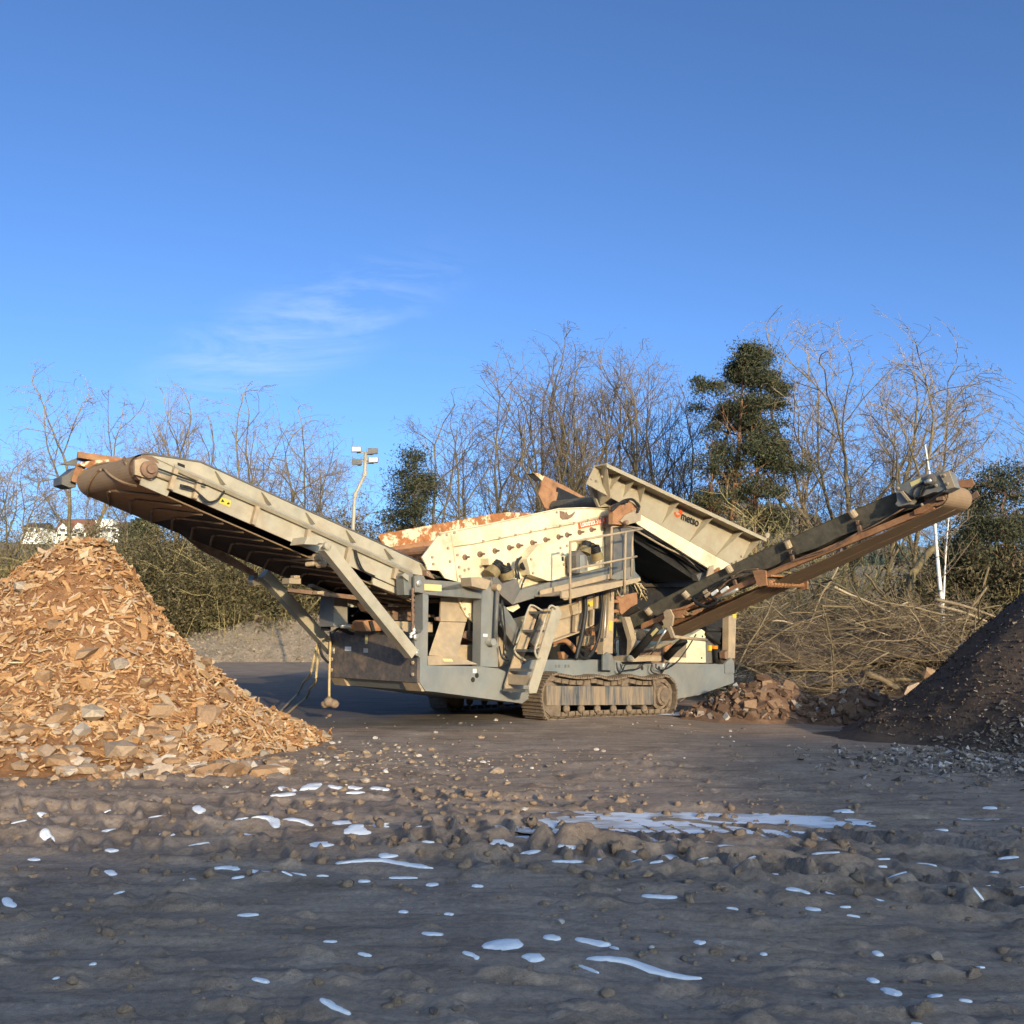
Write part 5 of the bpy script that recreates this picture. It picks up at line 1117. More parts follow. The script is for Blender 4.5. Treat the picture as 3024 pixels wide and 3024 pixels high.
# pale stone chips scattered over the yard
p3 = np.stack([cr_.uniform(-7, 9, 520), cr_.uniform(4, 20, 520)], 1); p3 = p3[np.abs(p3[:, 0]) < 0.58 * p3[:, 1]]
near_pile = np.stack([cr_.normal(-1.6, 1.1, 420), cr_.normal(12.2, 1.0, 420)], 1); p3 = np.vstack([p3, near_pile])
s3 = cr_.gamma(1.6, 0.007, len(p3)) + 0.004
V3, F3 = lumps(np.column_stack([p3, ground_z(p3[:, 0], p3[:, 1]) + s3 * 0.3]), np.stack([s3 * 1.4, s3, s3 * 0.7], 1), cr_)
M['chipstone'] = matisland('stone_chips', [(0.0, (0.14, 0.11, 0.09)), (0.4, (0.28, 0.22, 0.16)), (0.75, (0.40, 0.28, 0.18)), (1.0, (0.66, 0.63, 0.58))])
link('stone_chips', mesh_np('stone_chips', V3, [F3]), M['chipstone'], None, False, kind='stuff')

# ================================================================== the heap of shredded timber
PC = np.array([-5.8, 14.15])
pr_r = np.array([0, 0.2, 0.45, 0.8, 1.1, 1.5, 1.9, 2.3, 2.7, 3.3, 4.2]); pr_z = np.array([2.72, 2.68, 2.46, 2.0, 1.6, 1.16, 0.78, 0.48, 0.24, 0.03, -0.15])
def pile_r(x, y):
    dx = x - PC[0]; dy = y - PC[1]; dx = np.where(dx < 0, dx * 0.55, dx * 1.06)
    return np.hypot(dx, dy) * (1 + 0.10 * fbm(x * 0.8 + 3, y * 0.8, 3))
def pile_z(x, y): return np.interp(pile_r(x, y), pr_r, pr_z) + 0.09 * fbm(x * 2.2, y * 2.2, 3)
heap = empty('shredded_timber_heap', (PC[0], PC[1], 0), 0, category='heap', label='tall orange brown heap of shredded timber under the left conveyor head')
gx, gy = np.meshgrid(np.linspace(-12, 4.2, 90), np.linspace(-4.2, 4.2, 60), indexing='ij')
wx, wy = gx + PC[0], gy + PC[1]
gz_ = pile_z(wx, wy) - 0.03
idx = np.arange(90 * 60).reshape(90, 60); q = np.stack([idx[:-1, :-1], idx[1:, :-1], idx[1:, 1:], idx[:-1, 1:]], -1).reshape(-1, 4)
M['fines'] = mat('timber_fines', (0.34, 0.17, 0.075), 0.9, 0.35, 14, dirt=(0.18, 0.09, 0.045), amt=0.45, dscale=7, bump=1.0)
link('fines', mesh_np('fines', np.stack([gx, gy, gz_], -1).reshape(-1, 3), [q]), M['fines'], heap, True)
def chips(n, r_, lmin, lmax, wf=(0.15, 0.45), tf=(0.04, 0.12), tilt=0.35, shape='box'):
    """n slabs: returns local verts (n,8,3)"""
    L_ = lmin * (lmax / lmin) ** (r_.random(n) ** 1.6); Wd = L_ * r_.uniform(*wf, n); T_ = np.maximum(L_ * r_.uniform(*tf, n), 0.004)
    base = np.array([(-1, -1, -1), (1, -1, -1), (1, 1, -1), (-1, 1, -1), (-1, -1, 1), (1, -1, 1), (1, 1, 1), (-1, 1, 1)], float) * 0.5
    V = base[None] * np.stack([L_, Wd, T_], 1)[:, None, :]
    jit = r_.normal(0, 0.13, (n, 4, 2)); jit = np.concatenate([jit, jit], 1) * np.stack([L_ * 0.7, Wd * 1.2], 1)[:, None, :]
    V[..., :2] += jit
    return V, L_
BOXF = np.array([(0, 3, 2, 1), (4, 5, 6, 7), (0, 1, 5, 4), (1, 2, 6, 5), (2, 3, 7, 6), (3, 0, 4, 7)])
def orient(V, P_, Nn, r_, tilt):
    n = len(V); Nn = Nn + r_.normal(0, tilt, Nn.shape); Nn /= np.linalg.norm(Nn, axis=1, keepdims=True)
    rv = r_.normal(0, 1, (n, 3)); rv[:, 2] *= 0.5
    X = rv - Nn * np.sum(rv * Nn, 1, keepdims=True); X /= np.linalg.norm(X, axis=1, keepdims=True); Y = np.cross(Nn, X)
    Rm = np.stack([X, Y, Nn], -1)
    return np.einsum('nij,nkj->nki', Rm, V) + P_[:, None, :], Rm
def normals(fz_, x, y, e_=0.08):
    dx = (fz_(x + e_, y) - fz_(x - e_, y)) / (2 * e_); dy = (fz_(x, y + e_) - fz_(x, y - e_)) / (2 * e_)
    N_ = np.stack([-dx, -dy, np.ones_like(dx)], 1); return N_ / np.linalg.norm(N_, axis=1, keepdims=True)
wr_ = np.random.default_rng(21)
def pile_points(n, front=True):
    out = np.zeros((0, 2))
    while len(out) < n:
        p = np.stack([wr_.uniform(-11.5, -2.2, n * 3), wr_.uniform(10.6, 16.8, n * 3)], 1)
        rr_ = pile_r(p[:, 0], p[:, 1]); k_ = (rr_ < 3.35) & ((p[:, 1] > PC[1] - 2.45) | (wr_.random(len(p)) < 0.12)) & ((p[:, 1] < PC[1] + 1.0) | (rr_ < 1.4)) & (p[:, 0] > -0.62 * p[:, 1])
        out = np.vstack([out, p[k_]])
    return out[:n]
P2 = pile_points(13000); V, L_ = chips(13000, wr_, 0.025, 0.22, wf=(0.08, 0.38))
Pz = pile_z(P2[:, 0], P2[:, 1]); Nn = normals(pile_z, P2[:, 0], P2[:, 1])
V, _ = orient(V, np.column_stack([P2 - PC, Pz + wr_.uniform(-0.015, 0.035, 13000)]), Nn, wr_, 0.5)
WOOD = [(0.0, (0.22, 0.10, 0.045)), (0.2, (0.42, 0.21, 0.09)), (0.5, (0.58, 0.34, 0.155)), (0.75, (0.64, 0.42, 0.23)), (0.93, (0.52, 0.38, 0.27)), (1.0, (0.72, 0.56, 0.36))]
M['chips'] = matisland('shredded_wood', WOOD, bscale=22, bump=0.4)
M['chipbig'] = matisland('wood_piece', [(0.0, (0.46, 0.24, 0.105)), (0.4, (0.53, 0.30, 0.135)), (0.7, (0.54, 0.36, 0.20)), (0.9, (0.52, 0.39, 0.27)), (1.0, (0.66, 0.50, 0.31))], obj=True, bscale=14, bump=0.5)
n_ = 13000
link('small_chips', mesh_np('small_chips', V.reshape(-1, 3), [(BOXF[None] + (np.arange(n_) * 8)[:, None, None]).reshape(-1, 4)]), M['chips'], heap, False, kind='stuff')
n_ = 10000; P2 = pile_points(n_); V, L_ = chips(n_, wr_, 0.012, 0.07, wf=(0.12, 0.7), tf=(0.08, 0.4))
V, _ = orient(V, np.column_stack([P2 - PC, pile_z(P2[:, 0], P2[:, 1]) + wr_.uniform(-0.01, 0.03, n_)]), normals(pile_z, P2[:, 0], P2[:, 1]), wr_, 0.6)
link('fine_chips', mesh_np('fine_chips', V.reshape(-1, 3), [(BOXF[None] + (np.arange(n_) * 8)[:, None, None]).reshape(-1, 4)]), M['chips'], heap, False, kind='stuff')
# 300 larger pieces, each its own part
variants = []
for i in range(14):
    Vv, _ = chips(1, wr_, 1.0, 1.0, wf=(0.10, 0.42), tf=(0.035, 0.08))
    nseg = 5; ts = np.linspace(-0.5, 0.5, nseg); wv = Vv[0, 2, 1] - Vv[0, 1, 1]; tv = abs(Vv[0, 4, 2] - Vv[0, 0, 2])
    ring = []
    for t_ in ts:
        w2 = wv * (0.75 + 0.35 * wr_.random()) * (1 - 0.55 * (abs(t_) * 2) ** 3 * wr_.random()); o_ = 0.05 * math.sin(t_ * 4 + i); bz = 0.10 * math.cos(t_ * 3.0 + i) * (i % 3 == 0)
        ring.append([(t_ + 0.03 * wr_.normal(), o_ - w2 / 2, bz - tv / 2), (t_ + 0.03 * wr_.normal(), o_ + w2 / 2, bz - tv / 2), (t_, o_ + w2 / 2 * 0.95, bz + tv / 2), (t_, o_ - w2 / 2 * 0.95, bz + tv / 2)])
    Vr = np.array(ring).reshape(-1, 3); F_ = []
    for k in range(nseg - 1):
        for j in range(4): F_.append((k * 4 + j, k * 4 + (j + 1) % 4, (k + 1) * 4 + (j + 1) % 4, (k + 1) * 4 + j))
    F_ += [(3, 2, 1, 0), tuple(np.arange(4) + (nseg - 1) * 4)]
    me = mesh_np('wood_piece', Vr, [np.array(F_)]); me.materials.append(M['chipbig']); variants.append(me)
P3 = pile_points(300); z3 = pile_z(P3[:, 0], P3[:, 1]); N3 = normals(pile_z, P3[:, 0], P3[:, 1])
_, Rm = orient(np.zeros((300, 1, 3)), np.zeros((300, 3)), N3, wr_, 0.28)
for i in range(300):
    L_ = 0.13 + 0.30 * wr_.random() ** 2.6
    o = link('wood_piece', variants[i % 14], None, heap)
    o.matrix_basis = Matrix.Translation((P3[i, 0] - PC[0], P3[i, 1] - PC[1], z3[i] + 0.02)) @ Matrix(Rm[i].tolist()).to_4x4() @ Matrix.Diagonal((L_, L_, L_, 1))
# loose rubble along the foot of the timber heap
M['rubble'] = matisland('rubble', [(0.0, (0.34, 0.21, 0.12)), (0.5, (0.42, 0.28, 0.17)), (0.8, (0.40, 0.32, 0.24)), (1.0, (0.52, 0.42, 0.30))], obj=True, bscale=9, bump=0.6)
rock_me = []
for i in range(9):
    V, Fr = lumps(np.zeros((1, 3)), np.array([[1.0, 0.72, 0.55]]), wr_, rough=0.22)
    n3 = wr_.normal(0, 1, (5, 3)); n3 /= np.linalg.norm(n3, axis=1, keepdims=True)
    for nn in n3:          # broken flat faces
        d = V @ nn; lim = 0.55 * d.max(); V = V - np.outer(np.maximum(0, d - lim), nn)
    me = mesh_np('rubble', V, [Fr]); me.materials.append(M['rubble']); rock_me.append(me)
foot = [(40, 2215, 60), (110, 2245, 70), (60, 2268, 60), (165, 2262, 90), (215, 2272, 55), (270, 2256, 110), (330, 2262, 65), (385, 2262, 60), (430, 2268, 50), (470, 2240, 80), (515, 2252, 70), (560, 2240, 60), (610, 2230, 90), (655, 2205, 75), (690, 2230, 55), (640, 2280, 95), (712, 2280, 75), (130, 2225, 60), (345, 2230, 70), (420, 2230, 60), (240, 2232, 70), (590, 2190, 60), (760, 2195, 45), (820, 2200, 50), (900, 2175, 55), (955, 2190, 60), (985, 2215, 30), (860, 2225, 35), (930, 2232, 25), (1010, 2240, 22), (780, 2240, 36), (720, 2175, 48), (840, 2150, 40), (20, 2170, 90), (90, 2185, 80), (680, 2140, 60)]
RLAB = place_labels([(x, y, 'big tan rubble lump' if w_ >= 75 else 'tan rubble lump' if w_ >= 50 else 'small tan rubble lump') for x, y, w_ in foot], [(2205, 'on the timber heap slope'), (2247, 'at timber heap foot'), (9999, 'before timber heap foot')])
for i, (x, y, w_) in enumerate(foot):
    g = gr(x, y); s_ = w_ * g[1] / 3024 / 2 * 1.25
    zz_ = max(zat(g[0], g[1]), float(pile_z(np.array([g[0]]), np.array([g[1]]))[0]))
    lab = RLAB[i]
    if i == 15: lab = 'largest pale lump of rubble lying in front at the heap foot'
    if i == 16: lab = 'square tan block standing right of the largest front rubble lump'
    if i == 24: lab = 'flat grey chunk lying apart to the right of the timber heap'
    if i == 5: lab = 'long flat tan slab among the rubble at the heap foot, left'
    o = link('rubble_chunk', rock_me[i % 9], None, None, False, label=lab, category='rubble', group='rubble lumps along the heap foot')
    o.matrix_basis = Matrix.Translation((g[0], g[1], zz_ + s_ * 0.30)) @ Matrix.Rotation(wr_.random() * 0.8 - 0.4 + (i % 2) * 3.14, 4, 'Z') @ Matrix.Rotation(wr_.normal() * 0.25, 4, 'X') @ Matrix.Diagonal((s_, s_, s_ * (1.0 if i != 16 else 1.4), 1))

n_ = 620; Pf = np.stack([wr_.uniform(-8.5, -2.5, n_), wr_.normal(11.45, 0.38, n_)], 1); sf = wr_.gamma(2.0, 0.020, n_) + 0.012
Vf, Ff = lumps(np.column_stack([Pf, np.maximum(ground_z(Pf[:, 0], Pf[:, 1]), pile_z(Pf[:, 0], Pf[:, 1])) + sf * 0.3]), np.stack([sf * 1.5, sf, sf * 0.75], 1), wr_, rough=0.4)
M['footbits'] = matisland('foot_rubble', [(0.0, (0.26, 0.15, 0.08)), (0.5, (0.44, 0.28, 0.16)), (0.85, (0.46, 0.34, 0.24)), (1.0, (0.66, 0.58, 0.48))])
link('foot_rubble', mesh_np('foot_rubble', Vf, [Ff]), M['footbits'], None, False, kind='stuff')

# ================================================================== the dark soil heap at right
HC = np.array([8.95, 15.4])
def soil_r(x, y): return np.hypot((x - HC[0]) , (y - HC[1])) * (1 + 0.08 * fbm(x * 0.9, y * 0.9, 3))
def soil_z(x, y): return np.interp(soil_r(x, y), [0, 0.3, 1.0, 2.0, 3.0, 3.5, 4.0, 5.0], [2.9, 2.8, 2.22, 1.36, 0.50, 0.16, -0.05, -0.25]) + 0.05 * fbm(x * 1.8, y * 1.8, 4) - 0.06
soil = empty('soil_heap', (HC[0], HC[1], 0), 0, category='heap', label='dark brown heap of screened soil under the right conveyor head')
n1, n2 = 110, 110
gx, gy = np.meshgrid(np.linspace(-5, 5, n1), np.linspace(-5, 5, n2), indexing='ij'); gz_ = soil_z(gx + HC[0], gy + HC[1])
idx = np.arange(n1 * n2).reshape(n1, n2); q = np.stack([idx[:-1, :-1], idx[1:, :-1], idx[1:, 1:], idx[:-1, 1:]], -1).reshape(-1, 4)
M['soil'] = mat('dark_soil', (0.085, 0.060, 0.044), 0.95, 0.3, 16, dirt=(0.13, 0.092, 0.066), amt=0.45, dscale=4, bump=1.0)
link('soil_body', mesh_np('soil_body', np.stack([gx, gy, gz_], -1).reshape(-1, 3), [q]), M['soil'], soil, True)
sr2 = np.random.default_rng(31)
n_ = 11000; P4 = np.stack([sr2.uniform(4.6, 10.5, n_), sr2.uniform(11.2, 16.5, n_)], 1); P4 = P4[soil_r(P4[:, 0], P4[:, 1]) < 3.7]; n_ = len(P4)
V, _l = chips(n_, sr2, 0.010, 0.05, wf=(0.3, 0.9), tf=(0.2, 0.6))
V, _ = orient(V, np.column_stack([P4 - HC, soil_z(P4[:, 0], P4[:, 1]) + sr2.uniform(-0.01, 0.03, n_)]), normals(soil_z, P4[:, 0], P4[:, 1]), sr2, 0.6)
M['crumbs'] = matisland('soil_crumbs', [(0.0, (0.05, 0.036, 0.027)), (0.5, (0.095, 0.068, 0.05)), (0.9, (0.14, 0.10, 0.075)), (0.97, (0.26, 0.2, 0.15)), (1.0, (0.5, 0.45, 0.4))])
link('crumbs', mesh_np('crumbs', V.reshape(-1, 3), [(BOXF[None] + (np.arange(n_) * 8)[:, None, None]).reshape(-1, 4)]), M['crumbs'], soil, False, kind='stuff')
# pale shreds spread on the ground before the soil heap
n_ = 5200; P5 = np.column_stack([sr2.normal(6.6, 1.3, n_), sr2.normal(12.3, 0.75, n_)]); P5 = P5[(P5[:, 1] > 10.2) & (P5[:, 0] > 3.4)]; n_ = len(P5)
V, _l = chips(n_, sr2, 0.015, 0.11, wf=(0.2, 0.7), tf=(0.08, 0.3))
gzf = lambda x, y: np.maximum(ground_z(x, y), soil_z(x, y))
V, _ = orient(V, np.column_stack([P5, gzf(P5[:, 0], P5[:, 1]) + 0.012]), np.tile([0, 0, 1.0], (n_, 1)), sr2, 0.5)
M['litter'] = matisland('pale_shreds', [(0.0, (0.10, 0.08, 0.065)), (0.5, (0.22, 0.18, 0.15)), (0.85, (0.36, 0.31, 0.27)), (1.0, (0.62, 0.58, 0.54))])
link('shredded_litter', mesh_np('shredded_litter', V.reshape(-1, 3), [(BOXF[None] + (np.arange(n_) * 8)[:, None, None]).reshape(-1, 4)]), M['litter'], None, False, kind='stuff')

# ================================================================== small rubble heap behind, right of the track
def small_z(x, y):
    d1 = np.hypot((x - 4.75) / 1.5, (y - 19.3) / 0.95); d2 = np.hypot((x - 6.2) / 1.2, (y - 18.7) / 0.75)
    return np.maximum(0.72 * (1 - d1), 0.58 * (1 - d2)) + 0.09 * fbm(x * 2.3, y * 2.3, 3) - 0.08
sm = empty('brick_rubble_heap', (5.2, 19.0, 0), 0, category='heap', label='low reddish brown heap of broken bricks and soil right of the tracks')
gx, gy = np.meshgrid(np.linspace(-2.6, 2.8, 60), np.linspace(-1.6, 1.8, 40), indexing='ij'); gz_ = small_z(gx + 5.2, gy + 19.0)
idx = np.arange(2400).reshape(60, 40); q = np.stack([idx[:-1, :-1], idx[1:, :-1], idx[1:, 1:], idx[:-1, 1:]], -1).reshape(-1, 4)
M['brown'] = mat('reddish_soil', (0.20, 0.115, 0.07), 0.95, 0.3, 10, dirt=(0.12, 0.075, 0.05), amt=0.45, dscale=4, bump=1.0)
link('heap_body', mesh_np('heap_body', np.stack([gx, gy, gz_], -1).reshape(-1, 3), [q]), M['brown'], sm, True)
n_ = 1500; P6 = np.column_stack([sr2.uniform(2.9, 7.6, n_), sr2.uniform(17.9, 20.2, n_)]); P6 = P6[small_z(P6[:, 0], P6[:, 1]) > -0.08]; n_ = len(P6)
V, _l = chips(n_, sr2, 0.04, 0.22, wf=(0.3, 0.8), tf=(0.15, 0.5))
V, _ = orient(V, np.column_stack([P6 - (5.2, 19.0), np.maximum(small_z(P6[:, 0], P6[:, 1]), ground_z(P6[:, 0], P6[:, 1])) + 0.02]), normals(small_z, P6[:, 0], P6[:, 1]), sr2, 0.5)
M['brickbits'] = matisland('brick_bits', [(0.0, (0.10, 0.06, 0.04)), (0.5, (0.19, 0.115, 0.075)), (0.85, (0.28, 0.18, 0.115)), (0.95, (0.4, 0.34, 0.28)), (1.0, (0.6, 0.56, 0.5))])
link('rubble_bits', mesh_np('rubble_bits', V.reshape(-1, 3), [(BOXF[None] + (np.arange(n_) * 8)[:, None, None]).reshape(-1, 4)]), M['brickbits'], sm, False, kind='stuff')
M['slab'] = matisland('broken_slab', [(0.0, (0.22, 0.13, 0.075)), (1.0, (0.34, 0.22, 0.135))], obj=True, bscale=8)
slab_me = [mesh_np('slab', chips(1, sr2, 1, 1, (0.5, 0.75), (0.1, 0.16))[0].reshape(-1, 3), [BOXF]) for _ in range(4)]
for me in slab_me: me.materials.append(M['slab'])
for i, (x, y, w_, tx, ty) in enumerate(((2215, 2030, 75, 1.1, 0.4), (2245, 2035, 60, 1.3, -0.3), (2265, 2040, 55, 1.2, 0.2), (2290, 2035, 90, 0.7, 0.6), (2215, 2012, 60, 0.5, 0.3), (2330, 2045, 60, 0.9, -0.5), (2430, 2070, 50, 0.8, 0.3), (2490, 2085, 55, 1.0, 0.2), (2165, 2065, 45, 0.6, 0.8), (2460, 2090, 45, 0.5, -0.4), (2370, 2055, 45, 0.9, 0.1))):
    p = at(x, y, 18.6 + 0.25 * (i % 3)); s_ = w_ * 18.7 / 3024 * 0.6
    zz_ = float(small_z(np.array([p[0]]), np.array([p[1]]))[0])
    o = link('slab', slab_me[i % 4], None, sm); o.matrix_basis = Matrix.Translation((p[0] - 5.2, p[1] - 19.0, max(zz_, -0.1) + s_ * 0.22)) @ Matrix.Rotation(ty, 4, 'Z') @ Matrix.Rotation(tx, 4, 'X') @ Matrix.Diagonal((s_, s_, s_, 1))
# upright brick end and a pipe ring in front of that heap
g = gr(2122, 2082); s_ = 0.10
MB().hexa([(g[0] - 0.1, g[1] - 0.08, -0.16), (g[0] + 0.12, g[1] - 0.08, -0.16), (g[0] + 0.12, g[1] + 0.08, -0.16), (g[0] - 0.1, g[1] + 0.08, -0.16)], [(g[0] - 0.09, g[1] - 0.07, 0.10), (g[0] + 0.07, g[1] - 0.07, 0.11), (g[0] + 0.07, g[1] + 0.06, 0.11), (g[0] - 0.09, g[1] + 0.06, 0.10)]).build('brick_block', M['slab'], None, label='tan brick block standing on end beside the pipe ring', category='brick')
g = gr(2158, 2080); tt = np.linspace(0, 2 * np.pi, 25)
M['clay'] = mat('clay_ring', (0.46, 0.30, 0.20), 0.8, 0.15, 10)
MB().tube(np.stack([g[0] + 0.15 * np.cos(tt), g[1] + 0.14 * np.sin(tt), -0.03 + 0.05 * np.sin(tt)], 1), 0.05, 8).build('pipe_ring', M['clay'], None, True, label='pinkish clay pipe ring lying on the ground right of the tracks', category='pipe ring')
# hoses hanging at the rear of the machine
for i, (pts, lab) in enumerate((([S3('B', 236, 1255, 2.1), S3('B', 205, 1400, 2.0), S3('B', 180, 1500, 1.9), S3('B', 145, 1600, 1.8)], 'outer tan hose hanging from the conveyor stay and trailing left'), ([S3('B', 252, 1255, 2.05), S3('B', 240, 1400, 1.9), S3('B', 222, 1560, 1.8), S3('B', 175, 1680, 1.7)], 'inner tan hose hanging from the conveyor stay and trailing left'))):
    Wp = [np.array([O[0] + p[0] * UH[0] + p[1] * VH[0], O[1] + p[0] * UH[1] + p[1] * VH[1], p[2]]) for p in pts]
    tail_px = [(880, 2050), (850, 2080), (815, 2118)] if i == 0 else [(905, 2062), (870, 2090), (835, 2122)]
    for x, y in tail_px: 
        g = gr(x, y + (25 if y < 2090 else 0) * 0); g[2] = zat(g[0], g[1]) + 0.02; Wp.append(g)
    if i == 0: Wp[3] = (Wp[2] + Wp[4]) / 2 + (0, 0, 0.05)
    else: Wp[3] = (Wp[2] + Wp[4]) / 2 + (0, 0, 0.05)
    MB().tube(spline(Wp, 40), 0.022, 8).build('hose', M['hose'], None, True, label=lab, category='hose', group='hoses at the machine end')
p = [S3('B', 325, 1190, 2.3), S3('B', 345, 1215, 2.28), S3('B', 342, 1350, 2.25), S3('B', 338, 1500, 2.2), S3('B', 336, 1720, 2.1)]
Wp = [np.array([O[0] + v[0] * UH[0] + v[1] * VH[0], O[1] + v[0] * UH[1] + v[1] * VH[1], v[2]]) for v in p]
MB().tube(spline(Wp, 30), 0.022, 8).build('hose', M['hose'], None, True, label='tan hose hanging straight down to a muddy lump at the machine end', category='hose', group='hoses at the machine end')
e_ = Wp[-1]; V, Fr = lumps(np.array([e_, e_ + (0.08, 0.02, -0.03), e_ + (-0.07, 0.03, -0.04)]), np.array([[0.10, 0.09, 0.09], [0.1, 0.08, 0.08], [0.08, 0.08, 0.07]]), wr_, hi=True, rough=0.12)
link('hose_end_lump', mesh_np('hose_end_lump', V, [Fr]), M['mud'], None, True, label='muddy lump at the lower end of the straight hanging hose', category='lump')
# ================================================================== land behind the yard
def bank_z(x, y):
    x = np.asarray(x, float); y = np.asarray(y, float)
    yp = np.interp(y, [48, 58, 80, 140, 300, 340], [1950, 1880, 1795, 1692, 1600, 1604])
    yp = yp + sstep(x, -10, 60) * np.interp(y, [60, 140, 300], [0, 10, 48])
    return CAMH + (1845 - yp) / 3024 * y + fbm(x * 0.05, y * 0.05, 3) * 1.0 * sstep(y, 60, 100) - 0.3
nx, ny = 120, 70
xs = np.linspace(-330, 330, nx); ys = 46 * (340 / 46) ** np.linspace(0, 1, ny)
gx, gy = np.meshgrid(xs, ys, indexing='ij'); gx = gx * (0.35 + 0.65 * gy / 340); gz_ = bank_z(gx, gy)
idx = np.arange(nx * ny).reshape(nx, ny); q = np.stack([idx[:-1, :-1], idx[1:, :-1], idx[1:, 1:], idx[:-1, 1:]], -1).reshape(-1, 4)
M['drygrass'] = mat('dry_winter_grass', (0.20, 0.145, 0.085), 0.95, 0.25, 1.2, dirt=(0.13, 0.11, 0.055), amt=0.45, dscale=0.12, bump=0.6)
link('grassy_bank', mesh_np('grassy_bank', np.stack([gx, gy, gz_], -1).reshape(-1, 3), [q]), M['drygrass'], None, True, kind='structure')
# far wooded hill
nx, ny = 260, 60
gx, gy = np.meshgrid(np.linspace(-260, 330, nx), np.linspace(400, 640, ny), indexing='ij')
pxv = gx / gy * 3024 + 1512
prof = np.interp(pxv, [-400, 300, 900, 1500, 1900, 2200, 2330, 2480, 2640, 2900, 3400], [1640, 1640, 1650, 1620, 1540, 1500, 1515, 1575, 1640, 1655, 1660])
hz_ = CAMH + (1845 - prof) / 3024 * 560 * sstep(gy, 380, 560) + fbm(gx * 0.12, gy * 0.12, 4) * 7 * sstep(gy, 400, 450) + rng.random(gx.shape) * 3.2
idx = np.arange(nx * ny).reshape(nx, ny); q = np.stack([idx[:-1, :-1], idx[1:, :-1], idx[1:, 1:], idx[:-1, 1:]], -1).reshape(-1, 4)
M['farwood'] = mat('far_winter_wood', (0.115, 0.092, 0.082), 0.95, 0.35, 0.5, dirt=(0.075, 0.078, 0.07), amt=0.45, dscale=0.05, bump=0.0)
link('wooded_hill', mesh_np('wooded_hill', np.stack([gx, gy, hz_], -1).reshape(-1, 3), [q]), M['farwood'], None, False, kind='structure')
fr = np.random.default_rng(8)
def spires(px0, px1, n, Y0, Y1, ytop, jit, name, lab=None):
    vs_, fs_ = [], []; o_ = 0
    for i in range(n):
        px = fr.uniform(px0, px1); Y = fr.uniform(Y0, Y1); top = at(px, ytop + fr.uniform(-jit, jit), Y); base = bank_z(top[0], Y) - 0.5
        h = top[2] - base; r0 = h * fr.uniform(0.16, 0.24); lay = 9; k = 9
        for L in range(lay):
            t0 = L / lay; zb = base + h * (0.06 + 0.94 * t0); zt = base + h * (0.06 + 0.94 * min(1, t0 + 1.9 / lay)); rr = r0 * (1 - t0) * fr.uniform(0.85, 1.15)
            an = np.arange(k) * 2 * np.pi / k + fr.random(); rad = rr * fr.uniform(0.7, 1.15, k)
            V = np.vstack([np.stack([top[0] + rad * np.cos(an), Y + rad * np.sin(an), zb + fr.uniform(-0.1, 0.1, k) * h * 0.1], 1), [[top[0], Y, zt]]])
            i_ = np.arange(k); fs_.append(np.stack([i_, (i_ + 1) % k, np.full(k, k)], 1) + o_); vs_.append(V); o_ += k + 1
    return np.vstack(vs_), np.vstack(fs_)
M['farpine'] = matisland('far_conifer_green', [(0.0, (0.030, 0.045, 0.035)), (1.0, (0.065, 0.08, 0.06))], rough=0.95, bump=0)
V, Fq = spires(2480, 3000, 95, 230, 300, 1612, 26, 'x'); link('far_conifers', mesh_np('far_conifers', V, [Fq]), M['farpine'], None, False, kind='stuff')

